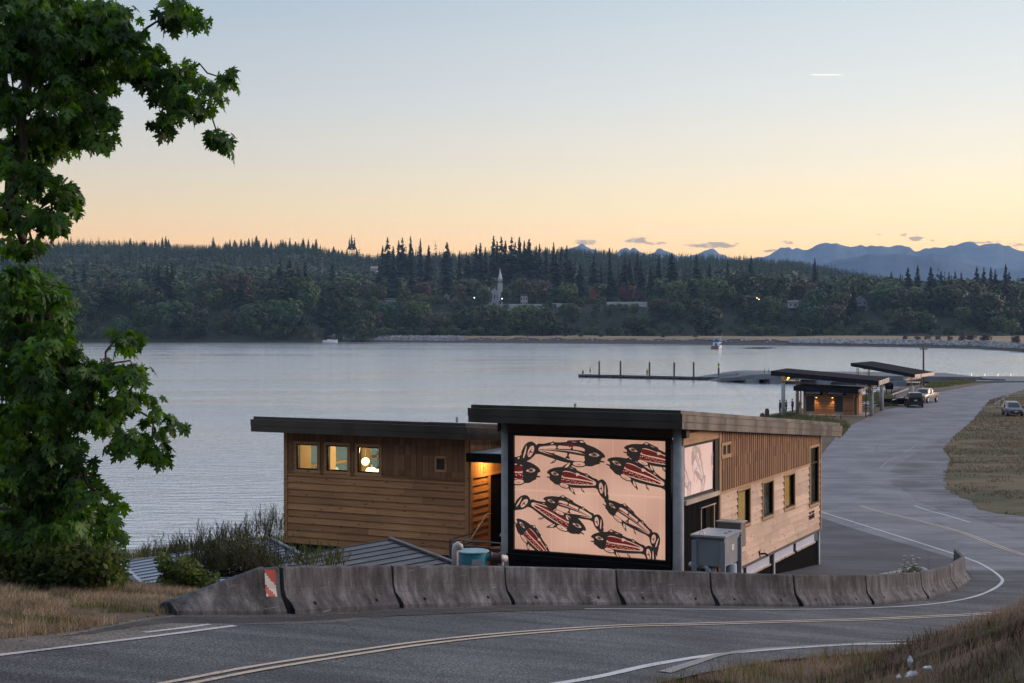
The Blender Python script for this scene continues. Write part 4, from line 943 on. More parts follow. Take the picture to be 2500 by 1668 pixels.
# deck, railing and handrail
M_rail = mat('grey steel railing', (.12, .12, .13), (.17, .17, .18), rough=.5, metal=.5)
M_deck = wood('deck boards', (.42, .30, .18), (.34, .22, .13), .2)
PD = Plane((-2.0, 48.3), eF, -eS); zr = PD.sz(*cb(300, 1178))[1]; ra, rb = PD.sz(*cb(90, 1155))[0], PD.sz(*cb(722, 1205))[0]
m = MB(); m.box(PD.p(ra+.05, zr-1.12, -.05), eF*(rb-ra+.8), eS*3.8, UP*.08); m.build('deck', M_deck, bld)
m = MB(); m.tube([PD.p(ra, zr), PD.p(rb+.4, zr)], .03, 6); m.tube([PD.p(ra, zr-.16), PD.p(rb+.4, zr-.16)], .02, 6); m.tube([PD.p(ra, zr-1.0), PD.p(rb+.4, zr-1.0)], .02, 6)
m.tube([PD.p(ra, zr), PD.p(ra, zr, -1.9)], .03, 6); m.tube([PD.p(ra, zr-.3), PD.p(ra, zr-.3, -1.9)], .02, 6)
for s_ in (ra, ra+(rb-ra)*.5, rb-.06): m.tube([PD.p(s_, zr-2.6), PD.p(s_, zr)], .035, 6)
m.build('railing', M_rail, bld)
m = MB(); m.box(PD.p(ra+.04, zr-.97, -.0), eF*(rb-ra-.1), -eS*.012, UP*.78); m.build('railing_mesh', glassmat('wire mesh', (.55, .55, .56), .9), bld)
M_brass = mat('pale handrail', (.62, .50, .34), (.55, .43, .28), rough=.35, metal=.3)
m = MB(); pt = lambda x, y, D: at(*cb(x, y), D); m.tube([pt(190, 1200, 49.1), pt(345, 1155, 49.4), pt(532, 862, 50.0), pt(575, 857, 50.1)], .025, 8); m.tube([pt(430, 1010, 49.7), PR.p(.75, pt(430, 1010, 49.7).z, 0)], .012, 6); m.build('handrail', M_brass, bld, smooth=True)
m = MB(); m.tube([pt(690, 1125, 48.8), pt(722, 1068, 48.9), pt(760, 1000, 49)], .03, 8); m.build('handrail', M_brass, bld, smooth=True)
m = MB(); m.cbox(PD.p(rb-.35, zr-1.04, -.9), 1.0, .5, .75, 0); m.build('planter_step', M_deck, bld)
# ------------------------------------------------------------------ concrete barriers
def conc_bar(name, c1, c2):
    m = bpy.data.materials.new(name); m.use_nodes = True; t = NT(m.node_tree); b = t.n['Principled BSDF']
    g = t.new('ShaderNodeNewGeometry'); oi = t.new('ShaderNodeObjectInfo'); P_ = g.outputs['Position']
    mp = t.new('ShaderNodeMapping'); mp.inputs['Scale'].default_value = (5.0, 5.0, .9); t.link(P_, mp.inputs[0])
    n1 = t.new('ShaderNodeTexNoise', i_Scale=1.0, i_Detail=6.0, i_Roughness=.65); t.link(mp.outputs[0], n1.inputs[0])
    n2 = t.new('ShaderNodeTexNoise', i_Scale=1.3, i_Detail=5.0); t.link(P_, n2.inputs[0])
    n3 = t.new('ShaderNodeTexNoise', i_Scale=40.0, i_Detail=3.0); t.link(P_, n3.inputs[0])
    k = t.math('ADD', t.math('MULTIPLY', n1.outputs[0], .6), t.math('MULTIPLY', n2.outputs[0], .4))
    c = t.ramp(k, [(.36, c1), (.5, tuple((a+b_)/2*.9 for a, b_ in zip(c1, c2))), (.60, c2), (.72, tuple(v*1.5 for v in c2))])
    # pale scratches and scuffs
    m2 = t.new('ShaderNodeMapping'); m2.inputs['Scale'].default_value = (1.4, 1.4, 22); m2.inputs['Rotation'].default_value = (R(8), R(12), 0); t.link(P_, m2.inputs[0])
    n4 = t.new('ShaderNodeTexNoise', i_Scale=1.0, i_Detail=2.0, i_Distortion=1.0); t.link(m2.outputs[0], n4.inputs[0])
    c = t.mix(t.math('MULTIPLY', t.smooth(n4.outputs[0], .68, .75), .5), c, (.34, .34, .33))
    h = t.new('ShaderNodeHueSaturation'); t.link(c, h.inputs['Color']); t.link(t.math('MULTIPLY_ADD', oi.outputs['Random'], .35, .8), h.inputs['Value'])
    t.link(t.mix(1.0, h.outputs[0], t.ramp(n3.outputs[0], [(.3, .75), (.7, 1.2)]), 'MULTIPLY'), b.inputs['Base Color']); b.inputs['Roughness'].default_value = .85; b.inputs['Specular IOR Level'].default_value = .3
    bp = t.new('ShaderNodeBump', i_Strength=.8, i_Distance=.012); t.link(t.math('ADD', n3.outputs[0], n1.outputs[0]), bp.inputs['Height']); t.link(bp.outputs[0], b.inputs['Normal'])
    return m
M_bar = conc_bar('grimy barrier concrete', (.027, .029, .034), (.165, .172, .188))
PROF = [(-.30, .0), (-.30, .07), (-.13, .30), (-.09, .44), (-.065, .79), (-.05, .815), (.05, .815), (.065, .79), (.09, .44), (.13, .30), (.30, .07), (.30, .0)]
def barrier(a, b, label, ramp=0, group='concrete barriers along the bend'):
    a = Vector(a[:2]); b = Vector(b[:2]); za = float(road_z(a.x, a.y)); zb_ = float(road_z(b.x, b.y)); L = (b-a).length; d = (b-a)/L; nn = Vector((-d.y, d.x))
    g = .035; st = [g, g+.05, .5, L*.25, L*.5, L*.75, L-.5, L-g-.05, L-g]
    if ramp: st = [.02, .10, .35]+[L*k for k in (.3, .5, .7, .85)]+[L-.5, L-.06, L-g]
    mid = a.lerp(b, .5); o = thing('concrete_barrier', label, 'barrier', (mid.x, mid.y, (za+zb_)/2), group)
    mb = MB(); vs = []; n = len(PROF)
    for i, q in enumerate(st):
        foot = .10 if i in (0, len(st)-1) and not ramp else 0
        p = a+d*q; z = za+(zb_-za)*q/L; e = .012 if i in (0, len(st)-1) else 0; f = 1.0
        if ramp:
            f = min(1.0, .22+.78*(q/(L*.84))) if ramp > 0 else min(1.0, .22+.78*((L-q)/(L*.84)))
        for (x, h) in PROF:
            hh = min(h, .815*f+(-.02 if abs(x) > .06 else 0)) if ramp else h
            xx = x*(1-e*2); jx = random.uniform(-.003, .003)
            sh = foot*(1 if i == 0 else -1)*max(0, 1-h/.32)*(1.2 if x < 0 else .5)
            vs.append((p.x+nn.x*(xx+jx)+d.x*sh, p.y+nn.y*(xx+jx)+d.y*sh, z+hh-e*(hh > .5)-.01*(hh == 0)))
    fs = [(i*n+k, i*n+(k+1) % n, (i+1)*n+(k+1) % n, (i+1)*n+k)[::-1] for i in range(len(st)-1) for k in range(n)]
    fs.append(list(range(n))); fs.append([len(vs)-n+k for k in range(n)][::-1])
    mb.add(vs, fs); m_ = mb.build('concrete_block', M_bar, o)
    bv = m_.modifiers.new('bevel', 'BEVEL'); bv.width = .012; bv.segments = 2; bv.limit_method = 'ANGLE'
    # lifting slots at the foot
    for q in (L*.22, L*.78):
        if ramp: continue
        p = a+d*q; z = za+(zb_-za)*q/L; s = MB(); c_ = (p.x-nn.x*.225, p.y-nn.y*.225, z+.165)
        s.lathe(c_, [(.035, -.03), (.035, .012)], 10, axis=(-nn.x, -nn.y, .6)); s.build('lifting_hole', M_black, o)
    return o
BL = ['grey barrier between the striped ramp end and the blue tank, with a pale scrape near its top', 'dark grey barrier standing just below the blue tank', 'grey barrier in front of the left part of the salmon mural', 'scuffed grey barrier in front of the right column of the mural wall',
      'pale streaked barrier in front of the grey metal cabinet', 'blackened barrier in front of the lower windows of the side wall', 'dark barrier standing before the parking apron, left of the white flowers', 'barrier just right of the white flowers in the bend', 'short turned barrier at the tip of the bend', 'last barrier of the row, turned away along the lower road']
BL = [' '.join(q.split()[:16]) for q in BL]
b0_ = barrier(BC[0], BC[1], 'sloping ramp end of the barrier row with a red and white marker', ramp=1)
for i in range(1, len(BC)-1): barrier(BC[i], BC[i+1], BL[i-1])
# joint shadow wedges are real gaps; striped marker on the ramp end
M_red = mat('red reflective sheeting', (.42, .05, .04), (.34, .04, .035), rough=.5); M_wht = mat('white reflective sheeting', (.62, .62, .60), (.50, .50, .48), scale=8, rough=.5)
a_ = Vector(BC[0]); b_ = Vector(BC[1]); d = (b_-a_).normalized(); nn = Vector((-d.y, d.x)); L = (b_-a_).length
def bpt(q, h, o=.0):
    hx = np.interp(h, [0, .07, .30, .44, .79], [.30, .30, .13, .09, .065]); p = a_+d*q-nn*(hx+o); z = float(road_z(*(a_+d*q)))
    return np.array((p.x, p.y, z+h))
qa, qb = L-.36, L-.13; m = MB(); rows = [(.30, .36, 0), (.36, .52, 1), (.52, .68, 2), (.68, .76, 3)]
hs = np.linspace(.30, .77, 22)
for i in range(21):
    for j in range(6):
        q0 = qa+(qb-qa)*j/6; q1 = qa+(qb-qa)*(j+1)/6; hm = (hs[i]+hs[i+1])/2; t_ = hm+(q0-qa)*1.05
        red = (t_ > .335 and t_ < .50) or t_ > .70
        m.add([bpt(q0, hs[i], .006), bpt(q1, hs[i], .006), bpt(q1, hs[i+1], .006), bpt(q0, hs[i+1], .006)], [(0, 1, 2, 3)], 0 if red else 1)
m.build('striped_marker', [M_red, M_wht], b0_)

# ------------------------------------------------------------------ utilities behind the barriers
M_cab = mat('grey painted cabinet', (.24, .27, .31), (.20, .23, .27), scale=1.5, rough=.4); M_cabtop = mat('cabinet lid', (.34, .37, .41), (.28, .31, .35), rough=.35)
M_pvc = mat('grey pvc pipe', (.38, .42, .47), (.32, .36, .41), rough=.4); M_white_pvc = mat('pinkish white pvc', (.55, .50, .49), (.48, .44, .43), rough=.4)
cab = thing('utility_cabinet', 'grey metal cabinet on four legs beside the pale cedar wall', 'cabinet', tuple(at(*cc(360, 1400), 40.0)))
c0 = np.array(at(*cc(365, 1050), 39.4)); zt0 = c0[2]; c0[2] = 0   # near corner
hw, dw, hb = .86, 1.35, .78
m = MB(); m.box(c0-eF*hw+UP*(zt0-hb)+eS*.03, eF*hw, eS*dw, UP*hb); m.build('cabinet_body', M_cab, cab)
m = MB(); m.box(c0-eF*(hw+.07)+UP*zt0-eS*.06, eF*(hw+.14), eS*(dw+.1), UP*.055); m.box(c0+eF*.02+UP*(zt0-.0)+eS*.0, eF*.05, eS*dw, UP*.03); m.build('lid', M_cabtop, cab)
for (a, b) in ((.0, 0), (-hw+.06, 0), (.0, dw-.06), (-hw+.06, dw-.06)):
    m = MB(); m.box(c0+eF*(a-.10 if b == 0 else a-.06)+eS*(b-.04)+UP*(zt0-3.0), eF*.14, eS*.07, UP*2.88); m.build('leg', M_cab, cab)
m = MB(); m.tube([c0-eF*.72+eS*.12+UP*(zt0+.055), c0-eF*.72+eS*.12+UP*(zt0+.12), c0-eF*.60+eS*.12+UP*(zt0+.12), c0-eF*.60+eS*.12+UP*(zt0+.055)], .014, 6); m.build('handle', M_sill, cab)
for k in (.5, .85): m = MB(); m.cbox(c0-eF*.12+eS*k+UP*(zt0+.055), .1, .05, .03); m.build('latch', M_sill, cab)
for (a, b, mm) in ((-.42, .25, M_pvc), (.02, .62, M_pvc)):
    m = MB(); q = c0+eF*a+eS*b; m.tube([q+UP*(zt0-3), q+UP*(zt0-hb)], .13, 14); pp = m.build('pipe', mm, cab, smooth=True)
    m = MB(); m.lathe(q+UP*(zt0-hb-.42), [(.14, 0), (.15, .03), (.15, .12), (.14, .15)], 14); m.build('clamp', M_black, pp)
m = MB(); m.box(c0+eS*.62-UP*(-zt0+.42), eF*.012, eS*.22, UP*.16); m.build('warning_label', M_wht, cab)
for zh in (.18, .6):
    m = MB(); m.box(c0+eS*(dw-.02)+UP*(zt0-zh), eF*.03, eS*.05, UP*.09); m.build('hinge', M_black, cab)
m = MB(); q = c0-eF*.72+eS*.2; m.box(q+UP*(zt0-1.7), eF*.22, eS*.2, UP*.85); m.build('control_box', mat('brown box', (.07, .06, .06), rough=.5), cab)
cb2 = thing('junction_box', 'small weathered grey metal box standing behind the larger cabinet lid', 'box', tuple(c0+eS*1.9+UP*(zt0-1)))
q = c0-eF*.35+eS*1.75; m = MB(); m.box(q-eF*.42+UP*(zt0-.5), eF*.68, eS*.45, UP*.68); m.build('box_body', mat('brown grey steel', (.17, .15, .135), (.13, .115, .105), rough=.5, metal=.4), cb2)
m = MB(); m.box(q-eF*.46-eS*.03+UP*(zt0+.18), eF*.76, eS*.51, UP*.03); m.build('lid', M_sill, cb2)
m = MB(); m.box(q-eF*.3+UP*(zt0-3), eF*.4, eS*.3, UP*2.5); m.build('pedestal', M_cab, cb2)
m = MB(); pt3 = lambda x, y, D: at(*c3(x, y), D); m.tube([pt3(305, 1418, 40.2), pt3(420, 1432, 39.8), pt3(448, 1442, 39.7), pt3(458, 1462, 39.7), pt3(458, 1560, 39.7)], .075, 12)
o = m.build('elbow_pipe', M_pvc, smooth=True); tag(o, 'white elbow pipe turning down between the column and the cabinet', 'pipe')
# blue tank and its pipes
tk = at(*cb(367, 1293), 36.0); r_ = (565-170)/4.9/2/F*36.0*.985
tank = thing('pump_tank', 'blue round pump tank with a flat lid behind the barriers', 'tank', (tk.x, tk.y, 4.0))
M_tank = mat('blue fibreglass', (.045, .27, .36), (.035, .22, .31), scale=1.5, rough=.4); M_tanktop = mat('pale blue lid', (.20, .36, .44), (.16, .31, .39), rough=.45)
m = MB(); m.lathe((tk.x, tk.y, 3.4), [(r_*.88, 0), (r_*.88, tk.z-3.4-.03)], 36); m.build('tank_body', M_tank, tank, smooth=False)
m = MB(); m.lathe((tk.x, tk.y, tk.z-.035), [(r_*.97, 0), (r_, .01), (r_, .03), (r_*.97, .035)], 40); ld = m.build('lid', M_tanktop, tank)
m = MB(); 
for k in (-.22, .22): m.box(np.array((tk.x, tk.y, tk.z))+eF*(k-.006)-eS*r_*.8, eF*.012, eS*r_*1.6, UP*.006)
m.build('lid_ribs', M_tank, ld)
m = MB(); q = np.array((tk.x, tk.y, tk.z)); nrm = np.array((.0, -1, 0)); m.box(q+np.array((-.02, -r_*.905, -.30)), np.array((.24, -.0, 0)), np.array((0, -.02, 0)), UP*.13); m.build('label_plate', mat('grey label', (.4, .42, .44), (.3, .32, .34), rough=.6), tank)
m = MB(); a = at(*cb(520, 1372), 36.0); b = at(*cb(640, 1380), 36.0); c_ = at(*cb(760, 1390), 36.2); m.tube([a-(b-a)*.5, a.lerp(b, .45)], .09, 14); m.build('outlet', M_tank, tank, smooth=True)
m = MB(); m.tube([b, c_], .085, 14); m.tube([at(*cb(700, 1388), 36.2), at(*cb(702, 1500), 36.2)], .07, 10); m.build('pipe', M_white_pvc, tank, smooth=True)
m = MB(); m.lathe(a.lerp(b, .42), [(.13, 0), (.15, .03), (.12, .06), (.12, .2), (.15, .23), (.15, .28)], 14, axis=(b-a)); m.build('coupling', mat('rusty coupling', (.09, .04, .04), (.05, .025, .025), rough=.6), tank)
vp = [at(*cb(x, y), 35.4) for x, y in ((152, 1560), (152, 1270), (160, 1240), (185, 1225), (206, 1238), (214, 1285))]
m = MB(); m.tube(vp, .085*1.9*.5, 12); o = m.build('vent_pipe', M_white_pvc, smooth=True); tag(o, 'pinkish white vent pipe bent over beside the blue tank', 'pipe')
# sheds with ribbed metal roofs
def shed(A, dirr, wdir, wid, ln, drop, label, mm, ribs):
    A = np.array(A, float); dr = np.array((*dirr, 0)); wd = np.array((*wdir, 0)); o = thing('metal_roofed_shed', label, 'shed', (A[0], A[1], 2.0))
    B = A+wd*wid-UP*drop; m = MB(); th = .05
    m.prism([A, A+dr*ln, B+dr*ln, B], -UP*th); n = ribs
    for i in range(n+1):
        p = A+dr*(ln*i/n); q = p+wd*wid-UP*drop; m.box(p-dr*.02+UP*.001, dr*.04, q-p, UP*.022)
    C2 = A-wd*.35-UP*.35; m.prism([A, C2, C2+dr*ln, A+dr*ln], -UP*th)
    m.box(A-dr*.05-wd*.06+UP*.02, dr*(ln+.1), wd*.12, UP*.05)
    m.build('roof', mm, o); m = MB()
    m.prism([B+wd*.0-UP*.06, A-UP*.06, C2-UP*.06, C2-UP*4, B-UP*4], dr*.08); m.prism([B+dr*(ln-.1)-UP*.06, A+dr*(ln-.1)-UP*.06, C2+dr*(ln-.1)-UP*.06, C2+dr*(ln-.1)-UP*4, B+dr*(ln-.1)-UP*4], dr*.08)
    m.box(B-UP*4-wd*.15, dr*ln, wd*.08, UP*3.9); m.build('wall', M_black, o)
    m = MB(); m.box(B-wd*.02-UP*.14, dr*ln, wd*.12, UP*.14); m.build('gutter', M_post, o); return o
M_rf1 = metal('dark violet roof steel', (.10, .09, .105), .45, .6, .01); M_rf2 = metal('blue grey roof steel', (.24, .27, .34), .32, .8, .01)
A1 = at(953, 1318, 40); shed(A1, (.422, -.906), (-.906, -.422), 3.3, 7.2, .34, 'dark ribbed metal roof peaking between the bushes and the blue tank', M_rf1, 12)
A2 = at(658.7, 1316.8, 44); shed(A2, (.405, -.914), (-.914, -.405), 4.3, 5.2, .42, 'blue grey ribbed metal roof half hidden by the bushes', M_rf2, 11)

# ------------------------------------------------------------------ foliage builders
def leaf_shape(kind):
    if kind == 'maple':
        o = [(0, 0), (.08, .10), (.40, -.06), (.32, .12), (.56, .16), (.28, .26), (.46, .36), (.66, .58), (.44, .54), (.36, .64), (.17, .42), (.20, .66), (.32, .80), (.15, .80), (.0, 1.08)]
        pts = o+[(-x, y) for x, y in o[1:-1][::-1]]
        return np.array(pts)
    if kind == 'oval': return np.array([(0, 0), (.28, .25), (.33, .5), (.2, .8), (0, 1), (-.2, .8), (-.33, .5), (-.28, .25)])
    if kind == 'narrow': return np.array([(0, 0), (.10, .3), (.07, .7), (0, 1), (-.07, .7), (-.10, .3)])
def leaves(pos, dirs, nrm, size, kind, fold=.25, droop=.25):
    S = leaf_shape(kind); n = len(S); c = np.array((0, .35)); N = len(pos)
    V2 = np.vstack([c, S]); x, y = V2[:, 0], V2[:, 1]
    z = -fold*np.abs(x)-droop*(y**2)
    side = np.cross(dirs, nrm)
    V = pos[:, None, :]+size[:, None, None]*(x[None, :, None]*side[:, None, :]+y[None, :, None]*dirs[:, None, :]+z[None, :, None]*nrm[:, None, :])
    base = np.arange(N)*(n+1); k = np.arange(n)
    Fc = np.stack([np.zeros(n, int), 1+k, 1+(k+1) % n], 1); Fc = (base[:, None, None]+Fc[None]).reshape(-1, 3)
    return V.reshape(-1, 3), Fc
def unit(v): return v/np.maximum(np.linalg.norm(v, axis=-1, keepdims=True), 1e-9)
# ------------------------------------------------------------------ big maple at the left
M_bark = mat('maple bark', (.035, .03, .025), (.06, .05, .04), scale=6, rough=.9, bump=.01)
M_mleaf = leafmat('maple leaf', (.010, .044, .010), (.068, .165, .024), .42, scale=1.1)
f2 = 2500/2350
MB_UP = [(290, 95, 55, 40), (330, 135, 55, 30), (245, 100, 55, 45), (380, 200, 45, 25), (300, 130, 40, 30), (200, 200, 50, 40), (100, 90, 90, 60), (20, 40, 110, 80), (130, 40, 90, 70), (220, 45, 70, 60), (290, 40, 42, 45), (425, 12, 62, 30), (395, 30, 30, 16), (80, 150, 110, 60), (180, 120, 70, 45), (215, 160, 50, 40), (290, 165, 60, 35), (370, 168, 50, 30), (440, 175, 55, 35), (500, 175, 40, 28), (400, 225, 50, 28), (470, 250, 45, 42), (385, 265, 38, 22), (505, 300, 20, 30), (150, 210, 60, 35), (205, 245, 55, 45), (235, 320, 32, 32), (150, 290, 60, 40), (60, 250, 90, 60), (40, 340, 80, 40), (120, 325, 60, 30), (50, 400, 70, 35), (120, 430, 50, 25), (150, 455, 25, 12), (30, 480, 60, 40), (100, 505, 50, 28), (50, 550, 50, 28)]
MB_LO = [(30, 640, 60, 40), (110, 660, 28, 25), (110, 750, 60, 40), (220, 870, 60, 40), (290, 880, 45, 35), (110, 830, 70, 50), (200, 940, 50, 40), (50, 650, 85, 40), (40, 720, 85, 50), (105, 715, 30, 40), (60, 790, 85, 50), (140, 780, 60, 40), (270, 775, 52, 24), (180, 830, 80, 35), (250, 835, 50, 30), (320, 850, 40, 26), (60, 860, 80, 50), (160, 890, 75, 40), (250, 900, 60, 40), (320, 920, 45, 30), (365, 965, 38, 28), (270, 965, 45, 25), (300, 1000, 35, 28), (345, 1035, 20, 25), (60, 940, 85, 50), (150, 960, 60, 40), (60, 1020, 85, 50), (150, 1035, 65, 40), (200, 1090, 40, 35), (225, 1140, 45, 45), (140, 1110, 60, 45), (240, 1200, 30, 30), (60, 1100, 80, 50), (70, 1180, 80, 50), (160, 1185, 60, 45)]
tree = thing('maple_tree', 'large broadleaf maple reaching in from the left edge of the picture', 'tree', (-12.5, 22.5, 5.0))
def crown(blobs, D0, spread, nlayer, lsz, seed):
    r = np.random.default_rng(seed); P_, Dr, Nr, Sz, tw = [], [], [], [], []
    for (cx, cy, rx, ry) in blobs:
        cx, cy, rx, ry = cx*f2, cy*f2, rx*f2, ry*f2; D = D0+r.uniform(-1, 1)*.8
        area = math.pi*rx*ry; lp = (lsz*F/D)**2*.36; n = max(8, int(area/lp*nlayer)); nt = max(3, n//13)
        # twigs
        a = r.uniform(0, 2*np.pi, nt); q = np.sqrt(r.uniform(0, 1, nt)); d = r.normal(0, 1, nt)*spread*min(1, rx/60)
        tx = cx+np.cos(a)*q*rx*.92; ty = cy+np.sin(a)*q*ry*.9; Dt = D+d
        T_ = np.stack([(tx-CX)/F*Dt, Dt, CZ-(ty-HY)/F*Dt], 1); tw.append(T_)
        for k in range(nt):
            m_ = 13; ang = r.uniform(0, 2*np.pi, m_); el_ = r.uniform(-.9, .25, m_)
            dr = np.stack([np.cos(ang)*np.cos(el_), np.sin(ang)*np.cos(el_), np.sin(el_)], 1)
            st = T_[k]+dr*r.uniform(.02, .24, (m_, 1))+r.normal(0, .03, (m_, 3))
            dr = unit(dr+np.array((0, 0, -.95))+r.normal(0, .2, (m_, 3))); nr = unit(np.array((0, 0, 1.0))-dr*dr[:, 2:3]+r.normal(0, .35, (m_, 3))); nr = unit(nr-dr*np.sum(nr*dr, 1, keepdims=True))
            P_.append(st); Dr.append(dr); Nr.append(nr); Sz.append(lsz*r.uniform(.6, 1.15, m_))
    return np.concatenate(P_), np.concatenate(Dr), np.concatenate(Nr), np.concatenate(Sz), tw
V_, F_ = [], []; tws = []; nv = 0
for blobs, D0, ls, sd_ in ((MB_UP, 23.5, .205, 11), (MB_LO, 21.0, .195, 12), ([b for b in MB_LO if b[0] < 200], 22.3, .19, 13), ([b for b in MB_UP if b[0] < 230], 25.0, .20, 14)):
    a, b, c, d, tw = crown(blobs, D0, .50, 3.3, ls, sd_); v, f = leaves(a, b, c, d, 'maple'); V_.append(v); F_.append(f+nv); nv += len(v); tws.append(tw)
tri_mesh('foliage', np.concatenate(V_), np.concatenate(F_), M_mleaf, tree)
m = MB(); m.tube([(-12.5, 22.5, 1.5), (-12.4, 22.4, 8), (-12.0, 22.8, 13), (-11.6, 23.2, 18)], [.42, .36, .28, .18], 12)
T0 = [np.array((-12.3, 22.5, z)) for z in (4, 7, 10, 13, 16)]
for grp in tws:
    cs = [T_.mean(0) for T_ in grp]; order = sorted(range(len(cs)), key=lambda i: cs[i][0]); par = {}; done = []
    for i in order:
        cand = [(np.linalg.norm(cs[i]-cs[j])+.25*(cs[j][2]-cs[i][2] < -1.2), j) for j in done]+[(np.linalg.norm(cs[i]-t0), -1-k) for k, t0 in enumerate(T0)]
        par[i] = min(cand)[1]; done.append(i)
    wt = {i: 1 for i in order}
    for i in order[::-1]:
        if par[i] >= 0: wt[par[i]] += wt[i]
    for i in order:
        s_ = cs[par[i]] if par[i] >= 0 else T0[-1-par[i]]; c = cs[i]; r0 = .010*math.sqrt(wt[i])+.006
        j1 = s_*.66+c*.34+np.array((random.uniform(-.1, .1), random.uniform(-.1, .1), random.uniform(.02, .2))); j2 = s_*.33+c*.67+np.array((random.uniform(-.1, .1), random.uniform(-.1, .1), random.uniform(.0, .16)))
        m.tube([s_, j1, j2, c], [r0*1.2, r0, r0*.85, r0*.7], 5, caps=False)
        for p in grp[i][::2]: m.tube([c, (c+p)/2+np.array((random.uniform(-.06, .06), 0, random.uniform(0, .1))), p], [.009, .006, .003], 4, caps=False)
# dark limb that shows against the sky, and a bare hanging twig
m.tube([at(-60, -120, 24.5), at(60, 15, 24.3), at(125, 75, 24.1), at(230, 130, 24), at(330, 190, 23.8), at(450, 215, 23.6)], [.10, .085, .07, .05, .035, .015], 8)
m.tube([at(-40, 60, 24.5), at(40, 160, 24), at(80, 240, 23.8), at(130, 300, 23.7)], [.05, .04, .03, .015], 6)
m.tube([at(70, 560, 23), at(88, 620, 22.8), at(96, 655, 22.8)], [.02, .012, .006], 5); m.tube([at(85, 612, 22.8), at(108, 645, 22.7)], [.008, .004], 4)
m.tube([at(100, 690, 22), at(150, 702, 21.8), at(200, 708, 21.7)], [.015, .008, .004], 5)
m.build('trunk', M_bark, tree, smooth=True)
# ------------------------------------------------------------------ undergrowth and grass
def bush(name, label, cat_, ells, D0, kind, size, n, m, seed, group=None, stems=True, up=.2, depth=.5, stemm=None):
    r = np.random.default_rng(seed); P_ = []
    tot = sum(e[2]*e[3] for e in ells)
    cen = at(ells[0][0], ells[0][1], D0); o = thing(name, label, cat_, tuple(cen), group)
    base = []
    for (cx, cy, rx, ry) in ells:
        k = int(n*rx*ry/tot); v = unit(r.normal(0, 1, (k, 3)))*(r.uniform(0, 1, (k, 1))**.4)
        D = D0+v[:, 1]*depth; x = cx+v[:, 0]*rx; y = cy+v[:, 2]*ry
        P_.append(np.stack([(x-CX)/F*D, D, CZ-(y-HY)/F*D], 1)); base.append(at(cx, cy+ry, D0))
    P_ = np.concatenate(P_); N = len(P_); dr = unit(r.normal(0, 1, (N, 3))+np.array((0, -.3, up))); nr = unit(r.normal(0, .6, (N, 3))+np.array((0, -.3, 1))); nr = unit(nr-dr*np.sum(nr*dr, 1, keepdims=True))
    v, f = leaves(P_, dr, nr, size*r.uniform(.5, 1.2, N), kind); tri_mesh('foliage', v, f, m, o)
    if stems:
        mb = MB()
        for i in range(0, N, max(1, N//60)):
            b = base[r.integers(len(base))]; q = P_[i]; md = (np.array(b)+q)/2+r.normal(0, .08, 3); mb.tube([b, md, q], [.014, .009, .003], 4, caps=False)
        mb.build('stems', stemm or M_bark, o)
    return o
M_bramble = leafmat('bramble leaf', (.030, .065, .016), (.095, .125, .025), .35, scale=1.2)
M_broom = leafmat('broom stem', (.04, .045, .024), (.10, .095, .05), .1, scale=2)
M_dkleaf = leafmat('dark shrub leaf', (.008, .020, .007), (.028, .045, .012), .2, scale=1.5)  # very dark green leaf for the undergrowth
M_weed = leafmat('weed green', (.05, .08, .025), (.12, .12, .05), .25, scale=2)
M_oliv = leafmat('olive shrub leaf', (.035, .045, .018), (.10, .10, .04), .2, scale=1.5)
bush('bramble_bush', 'tangled green bramble thicket under the maple, at the edge of the dry verge', 'bush', [(60, 1360, 110, 60), (180, 1370, 90, 60), (260, 1390, 60, 45), (240, 1340, 60, 40), (120, 1410, 140, 32), (20, 1320, 60, 60)], 27.5, 'oval', .13, 5200, M_bramble, 3, depth=1.0)
bush('bramble_bush', 'green bramble clump against the ribbed blue grey roof, left of the ramp', 'bush', [(450, 1400, 50, 40), (420, 1430, 45, 26), (500, 1420, 40, 26), (400, 1375, 18, 26)], 29.5, 'oval', .11, 1700, M_bramble, 4, depth=.6)
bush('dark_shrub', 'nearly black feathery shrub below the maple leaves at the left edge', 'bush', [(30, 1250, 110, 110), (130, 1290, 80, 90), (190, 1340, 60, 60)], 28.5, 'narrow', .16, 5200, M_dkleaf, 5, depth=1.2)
bush('dark_shrub', 'dark leafy shrub showing between maple leaves and bramble thicket', 'bush', [(200, 1250, 60, 60), (110, 1200, 60, 50), (255, 1330, 40, 30)], 29.0, 'narrow', .12, 1500, M_dkleaf, 6, depth=.8)
